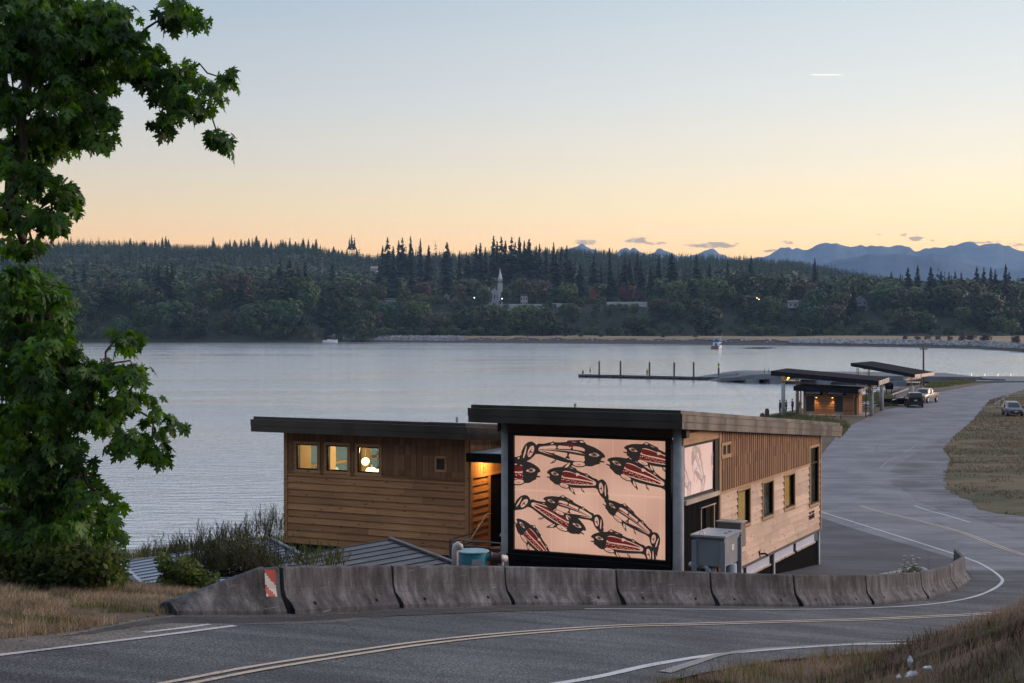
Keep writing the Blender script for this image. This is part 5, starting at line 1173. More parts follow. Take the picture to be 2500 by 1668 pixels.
def broom(name, label, cat_, rects, D0, n, hgt, m, seed, lean=.25, thick=.006, twigs=5, leafm=None, group=None):
    # upright wiry stems with short side shoots
    r = np.random.default_rng(seed); o = None; V_ = []; F_ = []; nv = 0
    for (cx, cy, rx) in rects:
        c = at(cx, cy, D0)
        if o is None: o = thing(name, label, cat_, tuple(c), group)
        for k in range(int(n*rx/sum(q[2] for q in rects))):
            D = D0+r.normal(0, .5); x = cx+r.uniform(-1, 1)*rx; p = np.array(at(x, cy+r.uniform(-3, 8), D)); h = hgt*r.uniform(.45, 1.15)*(1-.5*((x-cx)/rx)**2)
            d = unit(np.array((r.normal(0, lean), r.normal(0, lean), 1.0))); w = np.array((thick, 0, 0)); top = p+d*h+np.array((r.normal(0, .05), 0, 0)); md = p+d*h*.5+np.array((r.normal(0, .02), 0, 0))
            V_ += [p-w, p+w, md+w*.7, md-w*.7, top+w*.3, top-w*.3]; F_ += [(nv, nv+1, nv+2), (nv, nv+2, nv+3), (nv+3, nv+2, nv+4), (nv+3, nv+4, nv+5)]; nv += 6
            for j in range(twigs):
                q = p+(top-p)*r.uniform(.25, .98); dd = unit(d+r.normal(0, .55, 3)); l = hgt*r.uniform(.06, .2); sd = np.array((thick*1.6, 0, thick*.8))
                V_ += [q-sd*.5, q+sd*.5, q+dd*l]; F_ += [(nv, nv+1, nv+2)]; nv += 3
    tri_mesh('foliage', np.array(V_), np.array(F_), m, o); return o
broom('broom_shrub', 'wiry brown green broom shrub standing before the dark shed roof', 'shrub', [(540, 1390, 70), (600, 1390, 60), (480, 1380, 50), (660, 1385, 45)], 31.0, 190, .95, M_broom, 7, lean=.35, thick=.007, twigs=16)
bush('olive_shrub', 'rounded olive green shrub before the dark shed roof, beneath the wiry broom', 'shrub', [(540, 1362, 62, 46), (600, 1352, 52, 44), (480, 1388, 48, 36), (650, 1375, 44, 30)], 31.4, 'narrow', .11, 6500, M_oliv, 17, depth=.9, up=.9)
broom('broom_shrub', 'small sparse broom sprigs in front of the peaked roof', 'shrub', [(775, 1376, 35), (730, 1376, 22), (820, 1376, 20)], 30.0, 90, .55, M_weed, 8, lean=.35, thick=.009, twigs=9)
broom('broom_shrub', 'tall pale weeds standing on the bank beside the wing corner', 'shrub', [(668, 1300, 24), (640, 1305, 20)], 46, 70, 1.0, M_oliv, 9, lean=.22, thick=.006, twigs=16)
broom('broom_shrub', 'pale seeding weeds along the water beyond the blue grey roof', 'shrub', [(560, 1325, 50), (480, 1345, 60), (400, 1360, 50), (600, 1315, 30)], 46, 230, .8, M_oliv, 10, lean=.35, thick=.007, twigs=18)
sheet_pts = [(-19, 64), (-9.6, 44), (-5.8, 58), (-13, 80), (-23, 72)]
def blades(name, pts, h, wv, m, seed, lean=.35, kind='stuff', curl=.5):
    r = np.random.default_rng(seed); N = len(pts); az_ = r.uniform(0, 2*np.pi, N); hh = h*r.uniform(.45, 1.25, N)
    d = np.stack([np.cos(az_), np.sin(az_), np.zeros(N)], 1); L = r.uniform(.1, 1, (N, 1))*lean; sd = np.stack([-np.sin(az_+.8), np.cos(az_+.8), np.zeros(N)], 1)*wv*r.uniform(.6, 1.3, (N, 1))
    up = np.array((0, 0, 1.0)); a = pts; b = pts+(up*.6+d*L*.35)*hh[:, None]; c = pts+(up*(1-.2*L)+d*L*1.1)*hh[:, None]
    V = np.stack([a-sd, a+sd, b+sd*.7, b-sd*.7, c], 1).reshape(-1, 3); k = np.arange(N)[:, None]*5
    Fc = np.concatenate([k+np.array([[0, 1, 2]]), k+np.array([[0, 2, 3]]), k+np.array([[3, 2, 4]])])
    return tag(tri_mesh(name, V, Fc, m), kind=kind)
def scatter(n, xr, yr, cond, seed, zf=ground_z):
    r = np.random.default_rng(seed); X = r.uniform(*xr, n); Y = r.uniform(*yr, n); k = cond(X, Y); X, Y = X[k], Y[k]; return np.stack([X, Y, zf(X, Y)-.01], 1)
def clumpy(X, Y, s, seed, th): return hashn(X, Y, s, seed)+.5*hashn(X, Y, s*.4, seed+1) > th
M_bladeB = leafmat('dry bank grass', (.12, .090, .062), (.30, .23, .16), .25, scale=.5); M_bladeG = leafmat('green tuft grass', (.06, .085, .02), (.13, .14, .035), .3, scale=1)
M_bladeS = leafmat('straw verge grass', (.22, .175, .12), (.44, .36, .25), .25, scale=1)
M_bladeD = leafmat('dark dead grass', (.035, .022, .016), (.09, .055, .03), .2, scale=1)
nearc = lambda X, Y: (-sdist(X, Y, near_edge) > .15) & (X/Y < .62) & (X/Y > -.4) & (Y > 8)
tri_b = lambda X, Y: nearc(X, Y)
P1 = scatter(200000, (-2, 21), (9, 40), lambda X, Y: nearc(X, Y) & clumpy(X, Y, .8, 41, -.22) & (np.random.default_rng(1).random(len(X)) < 1), 42); blades('dry_bank_grass', P1, .19, .0045, M_bladeB, 43, lean=.9)
P1b = scatter(60000, (-2, 21), (9, 40), lambda X, Y: nearc(X, Y) & clumpy(X, Y, 1.2, 44, .05), 45); blades('tall_brown_grass', P1b, .32, .004, M_bladeB, 46, lean=.7)
P2 = scatter(60000, (-2, 17), (9, 40), lambda X, Y: nearc(X, Y) & clumpy(X, Y, .9, 47, .12), 48); blades('green_grass_tufts', P2, .28, .005, M_bladeG, 49, lean=.6)
P3 = scatter(60000, (-2, 17), (9, 40), lambda X, Y: nearc(X, Y) & clumpy(X, Y, 1.5, 50, .16), 51); blades('dead_grass', P3, .22, .006, M_bladeD, 52, lean=1.0)
# left verge
LE = [(-30, 5.5)]+[(p.x, p.y) for p in left_edge]+[(-5.3, 25.2)]
verge = lambda X, Y: (sdist(X, Y, LE) > .05) & (sdist(X, Y, back_line) < .8) & (X < -4.6) & (np.abs(X/Y) < .42)
P4 = scatter(150000, (-13, -4), (15, 31), lambda X, Y: verge(X, Y) & clumpy(X, Y, .7, 53, -.18), 54); blades('dry_verge_grass', P4, .13, .004, M_bladeS, 55, lean=1.1)
P5 = scatter(40000, (-13, -4), (15, 31), lambda X, Y: verge(X, Y) & clumpy(X, Y, .6, 56, .14), 57); blades('green_verge_weeds', P5, .14, .006, M_bladeG, 58, lean=.9)
# far grass: bank by the beach, restroom surround, field
P6 = scatter(60000, (-30, 4), (42, 100), lambda X, Y: (sdist(X, Y, back_line) > 9) & (-sdist(X, Y, shore) > .8) & (-sdist(X, Y, shore) < 9), 59); blades('shore_grass', P6, .5, .014, M_weed, 60, lean=.5)
def pxpoly(L): return [tuple(ong(*p)[:2]) for p in L]
gA = pxpoly([(1865, 1012), (1915, 1002), (1960, 1018), (2065, 1030), (2075, 1045), (2060, 1062), (2050, 1070), (1990, 1045), (1900, 1030)])
gB = pxpoly([(2100, 975), (2140, 966), (2185, 975), (2192, 990), (2150, 994), (2105, 990)])
gC = pxpoly([(2330, 930), (2270, 936), (2255, 948), (2300, 946), (2400, 932)])
for gp, sd_, hh in ((gA, 61, .45), (gB, 62, .6), (gC, 63, .4)):
    xs_ = [p[0] for p in gp]; ys_ = [p[1] for p in gp]
    P7 = scatter(26000, (min(xs_), max(xs_)), (min(ys_), max(ys_)), lambda X, Y: inpoly(X, Y, gp) & clumpy(X, Y, 2.0, sd_, -.2), sd_+10); blades('rough_grass_patch', P7, hh, .03, M_weed, sd_+20, lean=.7)
fp = pxpoly([(2500, 1262), (2398, 1249), (2372, 1226), (2319, 1200), (2306, 1172), (2321, 1121), (2303, 1098), (2334, 1063), (2375, 1027), (2417, 977), (2500, 952)])+[(110, 255), (60, 130), (40, 90)]
P8 = scatter(260000, (20, 100), (80, 260), lambda X, Y: inpoly(X, Y, fp) & (X/Y < .37) & (hashn(X, Y, 3.3, 71)+.7*hashn(X+9, Y, 1.1, 72)+.5*hashn(X, Y+5, 9, 73) > -.12), 72, zf=lambda X, Y: road_z(X, Y)+.02); blades('field_grass', P8, .16, .03, leafmat('field grass', (.10, .085, .045), (.17, .125, .07), .2, scale=.25), 73, lean=1.2)
# white umbel flowers behind the bend
o = thing('wild_carrot', 'white umbel wildflowers growing behind the barriers in the bend', 'flower', tuple(ong(2222, 1400)))
m = MB(); mh = MB(); r = random.Random(5)
fl = [(2208, 1358), (2226, 1358), (2243, 1363), (2207, 1368), (2228, 1366), (2229, 1372), (2235, 1378), (2216, 1374), (2237, 1385), (2196, 1390), (2220, 1393), (2232, 1396), (2212, 1384), (2205, 1380), (2225, 1381)]
for x, y in fl:
    D = 47.5+r.uniform(-.4, .4); p = at(x, y, D); b = at(2215+(x-2220)*.3, 1440, D); m.tube([b, b.lerp(p, .6)+Vector((r.uniform(-.04, .04), 0, .05)), p], [.008, .006, .004], 4)
    for k in range(9):
        a = r.uniform(0, 6.28); q = r.uniform(0, .055); mh.lathe((p.x+q*math.cos(a), p.y+q*math.sin(a), p.z+.012*r.random()), [(.012, 0), (.016, .008), (.006, .016)], 5)
m.build('stems', M_weed, o); mh.build('flower_heads', mat('white petals', (.7, .72, .62), (.6, .62, .5), rough=.8), o)
bush('weed_clump', 'low green weeds behind the barrier at the foot of the white flowers', 'plant', [(2225, 1395, 22, 14), (2190, 1402, 25, 6)], 47.8, 'narrow', .14, 260, M_weed, 15, stems=False, depth=.3)
o = MB(); q = ong(2250, 1398); o.tube([at(2150, 1408, 48.2), at(2195, 1399, 49), at(2232, 1390, 49.6), at(2252, 1391, 49.0), at(2268, 1400, 48)], .10, 6)
tag(o.build('edging_hose', M_conc), 'curved grey kerb pipe behind the white flowers', 'pipe')
# litter on the bank, small stones on the shoulder
M_litter = mat('white plastic', (.75, .76, .8), (.6, .6, .65), rough=.5)
def bankpt(x, y):
    u = (x-CX)/F; v = (y-HY)/F
    for D in np.arange(9, 45, .05):
        if CZ-v*D < float(ground_z(np.array([u*D]), np.array([D]))[0])+.04: return Vector((u*D, D, CZ-v*D))
    return at(x, y, 20)
LIT = [(2222, 1623, 'tall'), (2265, 1641, 'wide'), (2194, 1663, 'small'), (2219, 1661, 'small'), (2228, 1655, 'wide')]
LL = ['white plastic scrap furthest up the dry bank', 'crumpled white bag lying on the dry bank, rightmost of the litter', 'white plastic scrap at the lower left of the litter', 'small white scrap beside the lowest litter', 'torn white wrapper in the middle of the litter']
for (x, y, k), lb in zip(LIT, LL):
    p = bankpt(x, y); m = MB(); vs = []; r = random.Random(x)
    bm = bmesh.new(); bmesh.ops.create_icosphere(bm, subdivisions=2, radius=.05)
    for v in bm.verts: v.co = Vector((v.co.x*r.uniform(.6, 1.3)*(1.3 if k == 'wide' else .8), v.co.y*r.uniform(.6, 1.3), v.co.z*r.uniform(.3, 1.5)*(1.6 if k == 'tall' else .7)))
    m.add([p+v.co+Vector((0, 0, .05)) for v in bm.verts], [[v.index for v in f.verts] for f in bm.faces]); bm.free(); tag(m.build('plastic_litter', M_litter), lb, 'litter', 'litter on the bank')

# ------------------------------------------------------------------ restroom block and picnic shelters
aR = R(20); rF = np.array((math.cos(aR), -math.sin(aR), 0)); rS = np.array((math.sin(aR), math.cos(aR), 0)); GZ = 1.2
M_cedarR = wood('reddish cedar', (.40, .20, .10), (.30, .145, .07), .25, scale=.3); M_shing = mat('dark roof shingle', (.014, .014, .019), (.026, .025, .030), scale=3, rough=1, spec=.05)
M_slab = mat('light concrete slab', (.34, .33, .34), (.42, .41, .41), scale=.8, rough=.85); M_door = mat('charcoal door', (.018, .02, .025), (.022, .024, .03), rough=.5); M_kick = mat('kick plate', (.42, .42, .43), rough=.3, metal=.6)
def PLn(px, py, e, n, z=GZ):
    p = onz(px, py, z); return Plane((p.x, p.y), e, n)
rb_ = thing('restroom_block', 'small cedar restroom building with two dark doors and glowing wall lamps', 'building', tuple(onz(2025, 1010.8, GZ)))
PT = PLn(*c4(865, 777), rF, -rS); PT = Plane(tuple(PT.o[:2]), rF, -rS)
S = lambda x, y=650: PT.sz(*c4(x, y))[0]; Z = lambda x, y: PT.sz(*c4(x, y))[1]
sl_, sr_ = S(402), S(872); dD = 5.2
m = MB(); m.box(PT.p(S(335), GZ-.6, 1.2), rF*(S(900)-S(335)+.6), rS*(dD+2.2), UP*.66); m.build('slab', M_slab, rb_)
D1 = (S(427), S(502), GZ+.08, Z(460, 602)); D2 = (S(677), S(753), GZ+.08, Z(715, 604)); zTop = Z(600, 540)
m = MB(); m.box(PT.p(sl_, GZ, 0), rF*(sr_-sl_), rS*dD, UP*(zTop-GZ)); m.build('wall', M_louv, rb_)
m = MB(); lap(m, PT, (sl_+.1, sr_-.1, GZ+.1, zTop), [D1, D2], .30, Lmin=9, Lmax=12)
PT2 = Plane(tuple(PT.p(sr_, 0)[:2]), rS, rF); lap(m, PT2, (.1, dD-.1, GZ+.1, zTop), [], .30, Lmin=9, Lmax=12); m.build('lap_siding', M_cedarR, rb_)
for D_ in (D1, D2):
    m = MB(); slab(m, PT, D_, .0, .04); d_ = m.build('door', M_door, rb_)
    m = MB(); slab(m, PT, (D_[0], D_[1], D_[2], D_[2]+.32), .04, .06); m.build('kick_plate', M_kick, d_)
    m = MB(); hs_ = D_[1]-.12 if D_ is D1 else D_[0]+.06; slab(m, PT, (hs_, hs_+.08, D_[2]+1.0, D_[2]+1.06), .04, .1); m.build('handle', M_kick, d_)
    m = MB()
    for q in ((D_[0]-.1, D_[0], D_[2], D_[3]+.1), (D_[1], D_[1]+.1, D_[2], D_[3]+.1), (D_[0], D_[1], D_[3], D_[3]+.1)): slab(m, PT, q, 0, .09)
    m.build('door_frame', M_trimw, d_)
for a, b in ((418, 573), (618, 776)):
    m = MB(); slab(m, PT, (S(a), S(b), Z(500, 592), Z(500, 560)), .02, .10); w_ = m.build('window', M_black, rb_)
    m = MB(); slab(m, PT, (S(a)+.08, S(b)-.3, Z(500, 585), Z(500, 568)), .10, .12); m.build('pane', M_frost, w_)
for x in (385, 408, 855, 885):
    m = MB(); m.box(PT.p(S(x)-.07, GZ, .55 if x in (385, 855) else .04), rF*.15, rS*.13, UP*(zTop-GZ)); m.build('post', M_trimw, rb_)
M_sconce = mat('sconce glow', (.9, .6, .2), emit=(1, .55, .08), es=6)
for x in (518, 660):
    q = PT.p(S(x), Z(520, 614), .12); m = MB(); m.lathe(q, [(.10, 0), (.05, .14)], 10); s_ = m.build('wall_lamp', M_black, rb_); m = MB(); m.lathe(q-UP*.05, [(.05, 0), (.07, .04)], 8); m.build('bulb', M_sconce, s_)
    l = lamp('wall_lamp_light', q-UP*.08+PT.n*.16, 70, (1, .5, .10), ty='SPOT', spot_size=R(80), spot_blend=.8); l.data.shadow_soft_size = .05
def shelter_roof(o, pNL, pNR, dvec, hgt, m, nm='roof'):
    NL, NR = np.array(pNL), np.array(pNR); FL, FR = NL+dvec, NR+dvec; mb = MB(); v = [NL, NR, FR, FL]; v += [q-UP*hgt for q in v]
    mb.add(v, [(0, 1, 2, 3), (7, 6, 5, 4), (4, 5, 1, 0), (5, 6, 2, 1), (6, 7, 3, 2), (7, 4, 0, 3)]); return mb.build(nm, m, o)
DR_ = 172.2
NL = np.array(at(*c4(315, 516), DR_+1.5)); NR = np.array(at(*c4(888, 543), DR_-.9)); NR = NL+(NR-NL)
rf_ = shelter_roof(rb_, NL, NR, rS*(dD+1.8), .55, M_shing)
m = MB(); e_ = NR-UP*.5+rF*.02; m.box(NR-UP*.56+rF*.005, rS*(dD+1.8), rF*.05, UP*.52); m.build('barge_board', M_sill, rf_)
m = MB(); m.tube([NR+rF*.15-UP*.3, NR+rF*.2-UP*.9-rF*.3, NR-rF*.45-UP*1.1+rS*.4, NR-rF*.45-UP*3.0+rS*.4], .05, 6); m.build('downpipe', M_black, rb_)
# big shelter over the restroom
sh = thing('picnic_shelter', 'large black sloping shelter roof on four concrete columns over the restroom', 'shelter', tuple(onz(2030, 1013, GZ)))
def col(o, x, y, D, ztop, r_=.24, zc=None, wood_=False):
    p = at(x, y, D); g0 = .9
    zc = zc or ztop; m = MB(); m.lathe((p.x, p.y, g0), [(r_, 0), (r_, zc-g0)], 16); m.build('column', M_conc, o, smooth=True)
    if zc < ztop:
        m = MB(); m.cbox((p.x-.11, p.y, zc), .10, .3, ztop-zc, -aR); m.cbox((p.x+.11, p.y, zc), .10, .3, ztop-zc, -aR); m.build('timber_post', M_trimw, o)
    return p
D0_ = 172.5
NLp = np.array(at(*c4(115, 383), D0_+2.0)); NRp = np.array(at(*c4(1066, 470), D0_-2.6))
w1 = 11.5; rfA = shelter_roof(sh, NLp, NRp, rS*w1, .36*3600/3600*1.6*.95, M_shing)
m = MB(); m.box(NRp-UP*.56+rF*.005, rS*w1, rF*.06, UP*.54); m.box(NRp-UP*.75-rF*1.6+rS*.5, rS*(w1-1.5), rF*.25, UP*.40); m.build('barge_board', M_sill, rfA)
def lerpz(x): a = (x-115)/(1066-115); return (NLp*(1-a)+NRp*a)[2]-.55
for x, y, D in ((225, 700, 173.4), (350, 700, 182.5), (1003, 700, 173.0), (1093, 650, 182.5)):
    p = at(*c4(x, y), D); zt = lerpz(x); col(sh, *c4(x, y), D, zt+.1, .235, zt-.75)
for x, y, D in ((225, 700, 173.4), (1003, 700, 173.0)):
    p = at(*c4(x, y), D); q = np.array((p.x, p.y, lerpz(x)-.42)); m = MB(); m.box(q-rF*.14-rS*1.0, rF*.28, rS*11.2, UP*.40); m.build('beam', M_trimw, sh)
q = at(*c4(272, 447), 175.5); m = MB(); m.lathe(q, [(.08, 0), (.11, .05), (.08, .1)], 8); m.build('lamp', M_sconce, sh); lamp('shelter_lamp', q-Vector((0, 0, .2)), 25, (1, .5, .12), .1)
m = MB(); m.tube([NRp-UP*.4-rS*.1-rF*.1, NRp-UP*.9-rS*.1-rF*.2, NRp-UP*1.0-rF*1.4, NRp-UP*5.2-rF*1.45], .06, 6); m.build('downpipe', M_black, sh)
# second shelter
sh2 = thing('picnic_shelter', 'smaller black sloping shelter roof on timber posts near the utility pole', 'shelter', tuple(onz(2180, 960, GZ)))
D1_ = 227.0; N2 = np.array(at(*c4(820, 312), D1_+1.7)); N3 = np.array(at(*c4(1386, 413), D1_-1.7)); w2 = 12.5
aQ = R(29); qS = np.array((math.sin(aQ), math.cos(aQ), 0)); qF = np.array((math.cos(aQ), -math.sin(aQ), 0))
rfB = shelter_roof(sh2, N2, N3, qS*w2, .52, M_shing)
m = MB(); m.box(N3-UP*.53+qF*.005, qS*w2, qF*.06, UP*.5); m.box(N3-UP*1.0-qF*1.9+qS*.7, qS*(w2-2.5), qF*.3, UP*.5); m.build('barge_board', M_sill, rfB)
m = MB(); m.box(N2-UP*1.0+qF*1.8+qS*.7, qS*(w2-2.5), qF*.3, UP*.5); m.build('beam', M_trimw, sh2)
for x, zc_px, D in ((882, 0, 228), (980, 0, 237), (1357, 520, 226), (1445, 515, 236)):
    p = at(*c4(x, 560), D); a = (x-820)/(1386-820); zt = (N2*(1-a)+N3*a)[2]-.52; col(sh2, *c4(x, 560), D, zt-.1, .38, CZ-(c4(x, 520)[1]-HY)/F*D)
# utility pole
M_pole = mat('old pole timber', (.14, .10, .08), (.09, .065, .05), scale=2, rough=.9)
o = thing('utility_pole', 'brown utility pole with a short crossarm beside the second shelter', 'pole', tuple(onz(2254.7, 955, GZ)))
p = at(2254.7, 955, 240); zt = CZ-(839.6-HY)/F*240
m = MB(); m.tube([(p.x, p.y, .8), (p.x, p.y, zt)], [.17, .13], 10); m.build('post', M_pole, o, smooth=True)
m = MB(); m.cbox((p.x, p.y-.15, zt-.95), 1.7, .12, .14, .5); ca_ = m.build('crossarm', M_pole, o)
for k in (-.7, -.3, .3, .7): m = MB(); m.lathe((p.x+k*.88, p.y-.15+k*.48, zt-.81), [(.05, 0), (.07, .06), (.04, .16)], 8); m.build('insulator', M_black, ca_)
# ------------------------------------------------------------------ vehicles
def lb(mb, name, m, parent, smooth=False):      # vertices already in the thing's own space
    V = mb.v; loc = np.array(rootof(parent).location); rz = rootof(parent).rotation_euler.z; c, s = math.cos(rz), math.sin(rz)
    mb.v = [v@np.array([[c, s, 0], [-s, c, 0], [0, 0, 1]])+loc for v in V]; return mb.build(name, m, parent, smooth)
M_tyre = mat('tyre rubber', (.012, .012, .013), (.02, .02, .02), rough=.85); M_rim = mat('alloy rim', (.45, .46, .48), rough=.3, metal=.8); M_carglass = mat('car glass', (.012, .016, .02), (.016, .02, .024), rough=.06)
M_tail = mat('tail light', (.30, .01, .01), rough=.25); M_headl = mat('headlight', (.6, .62, .65), rough=.15); M_plate = mat('number plate', (.55, .56, .58), rough=.5); M_chrome = mat('chrome', (.6, .6, .6), rough=.15, metal=.95); M_plast = mat('black trim', (.015, .015, .016), rough=.6)
def car(label, cat_, loc, heading, secs, wheels, paint_, wr=.38, glass=(), front=None, rear=None, bed=None):
    o = thing('parked_car' if cat_ != 'pickup' else 'pickup_truck', label, cat_, loc, 'vehicles parked near the shelters', rz=R(90)-heading)
    mb = MB(); vs = []; n = 10
    for (x, zb, zs, zt, w_, wt) in secs:
        zm_ = (zb+zs)/2; ring = [(-w_*.92, zb), (-w_, zm_), (-w_*.985, zs), (-(w_+wt*2)/3, zs+(zt-zs)*.12), (-wt, zt-.05*min(1, (zt-zs)*4)), (-wt*.8, zt), (wt*.8, zt), (wt, zt-.05*min(1, (zt-zs)*4)), ((w_+wt*2)/3, zs+(zt-zs)*.12), (w_*.985, zs), (w_, zm_), (w_*.92, zb)]
        n = len(ring); vs += [(x, y, z) for y, z in ring]
    fs = [(i*n+k, i*n+(k+1) % n, (i+1)*n+(k+1) % n, (i+1)*n+k)[::-1] for i in range(len(secs)-1) for k in range(n)]
    fs += [list(range(n)), [len(vs)-n+k for k in range(n)][::-1]]
    mb.add(vs, fs); b_ = lb(mb, 'body', paint_, o, True); bv = b_.modifiers.new('bevel', 'BEVEL'); bv.width = .02; bv.segments = 2; bv.limit_method = 'ANGLE'
    for i in glass:                      # side windows between section i and i+1
        for sg in (-1, 1):
            A, B = secs[i], secs[i+1]; q = lambda S_, t_: np.array((S_[0], sg*((S_[4]+2*S_[5])/3*(1-t_)+S_[5]*t_+.012), S_[2]+(S_[3]-S_[2])*(.14+t_*.72)))
            a, b, c, d = q(A, 0), q(B, 0), q(B, 1), q(A, 1); e = (b-a)*.04
            if abs(A[3]-A[2]) < .12: d = a+e*.5
            if abs(B[3]-B[2]) < .12: c = b-e*.5
            m = MB(); vv = [a+e, b-e, c-e, d+e]; m.add(vv, [(0, 1, 2, 3) if sg < 0 else (3, 2, 1, 0)]); lb(m, 'window', M_carglass, o)
    for (i, nm) in ((front, 'windscreen'), (rear, 'rear_window')):
        if i is None: continue
        A, B = (secs[i], secs[i+1]); lo, hi = (A, B) if A[3] < B[3] else (B, A); sx_ = .012*(1 if lo[0] > hi[0] else -1)
        m = MB(); v = [(lo[0]+sx_+(hi[0]-lo[0])*.1, -lo[5]*.86, lo[3]+(hi[3]-lo[3])*.1+.02), (lo[0]+sx_+(hi[0]-lo[0])*.1, lo[5]*.86, lo[3]+(hi[3]-lo[3])*.1+.02), (hi[0]+sx_-(hi[0]-lo[0])*.06, hi[5]*.80, hi[3]-(hi[3]-lo[3])*.07+.01), (hi[0]+sx_-(hi[0]-lo[0])*.06, -hi[5]*.80, hi[3]-(hi[3]-lo[3])*.07+.01)]
        m.add(v, [(0, 1, 2, 3) if sx_ > 0 else (3, 2, 1, 0)]); lb(m, nm, M_carglass, o)
    W = secs[len(secs)//2][4]
    for x in wheels:
        for sg in (-1, 1):
            m = MB(); m.lathe((x, sg*(W-.22), wr), [(wr*.9, -.0), (wr, .04), (wr, .20), (wr*.9, .24), (wr*.6, .245)], 18, axis=(0, sg, 0)); wh = lb(m, 'wheel', M_tyre, o)
            m = MB(); m.lathe((x, sg*(W+.028), wr), [(wr*.62, -.01), (wr*.6, .0), (wr*.15, -.03+.035)], 12, axis=(0, sg, 0)); lb(m, 'rim', M_rim, wh)
    F0, B0 = secs[-1], secs[0]
    for sg in (-1, 1):
        m = MB(); m.cbox((F0[0]-.02, sg*F0[4]*.74, F0[2]-.30), .10, .34, .16); lb(m, 'headlight', M_headl, o)
        m = MB(); m.cbox((B0[0]+.02, sg*B0[4]*.86, B0[2]-.28), .10, .14, .42); lb(m, 'tail_light', M_tail, o)
        m = MB(); m.cbox((secs[len(secs)//2+1][0]+.25, sg*(W+.12), B0[2]+.02), .12, .2, .16); lb(m, 'mirror', M_plast, o)
    m = MB(); m.cbox((F0[0]+.01, 0, F0[1]+.02), .12, F0[4]*1.84, .18); m.cbox((F0[0]+.0, 0, F0[2]-.30), .08, F0[4]*.9, .2); lb(m, 'bumper', M_plast, o)
    m = MB(); m.cbox((B0[0]-.02, 0, B0[1]+.02), .14, B0[4]*1.9, .22); lb(m, 'bumper', M_plast, o)
    for x, z in ((F0[0]+.08, F0[1]+.12), (B0[0]-.05, B0[1]+.42)): m = MB(); m.cbox((x, 0, z), .02, .34, .17); lb(m, 'number_plate', M_plate, o)
    return o
P_blk = mat('black car paint', (.012, .013, .016), (.014, .015, .018), rough=.15, spec=.6); P_tan = mat('champagne truck paint', (.42, .37, .33), (.40, .35, .31), rough=.25, metal=.4); P_blue = mat('dark blue grey car paint', (.10, .12, .145), (.11, .13, .155), rough=.2, spec=.6)
suv = [(-2.55, .45, 1.15, 1.25, .96, .90), (-2.45, .38, 1.18, 1.75, 1.0, .80), (-2.2, .35, 1.18, 1.93, 1.0, .76), (-.9, .32, 1.16, 1.96, 1.0, .76), (.2, .32, 1.14, 1.93, 1.0, .76), (.62, .32, 1.13, 1.84, 1.0, .78), (1.35, .32, 1.12, 1.18, .99, .86), (2.3, .36, 1.02, 1.08, .95, .84), (2.55, .42, .85, .95, .88, .78)]
pu = [(-2.95, .55, 1.22, 1.26, .95, .94), (-2.7, .5, 1.24, 1.28, 1.0, .97), (-.72, .5, 1.24, 1.28, 1.0, .97), (-.62, .5, 1.24, 1.82, 1.0, .80), (-.4, .5, 1.24, 1.95, 1.0, .76), (.5, .5, 1.22, 1.96, 1.0, .76), (.85, .5, 1.22, 1.86, 1.0, .78), (1.55, .5, 1.20, 1.25, .99, .86), (2.7, .52, 1.12, 1.18, .96, .86), (2.95, .6, .98, 1.06, .90, .80)]
cx5 = [(-2.2, .45, 1.0, 1.1, .84, .78), (-2.05, .36, 1.02, 1.45, .90, .72), (-1.6, .30, 1.02, 1.64, .91, .66), (-.5, .28, 1.0, 1.68, .91, .66), (.2, .28, .98, 1.64, .91, .67), (.5, .28, .97, 1.55, .91, .69), (1.3, .3, .96, 1.02, .90, .78), (2.0, .34, .86, .92, .86, .76), (2.22, .40, .7, .8, .78, .68)]
def carat(x, y): p = ong(x, y); return (p.x, p.y, p.z)
p = carat(2236, 996); car('black sport utility vehicle seen from behind on the beach road', 'car', (p[0]+.4, p[1]+2.4, p[2]), R(10), suv, (-1.55, 1.65), P_blk, .40, (2, 3), 5, 1)
p = carat(2256, 984); car('pale champagne pickup truck parked just beyond the black vehicle', 'pickup', (p[0]+.6, p[1]+1.5, p[2]), R(214), pu, (-1.85, 1.85), P_tan, .45, (4,), 6, 3)
p = carat(2483, 1018); car('dark blue grey car parked on the grass, cut off by the right edge', 'car', (p[0]+.2, p[1]+2.2, p[2]), R(188), cx5, (-1.35, 1.4), P_blue, .36, (2, 3), 5, 1)

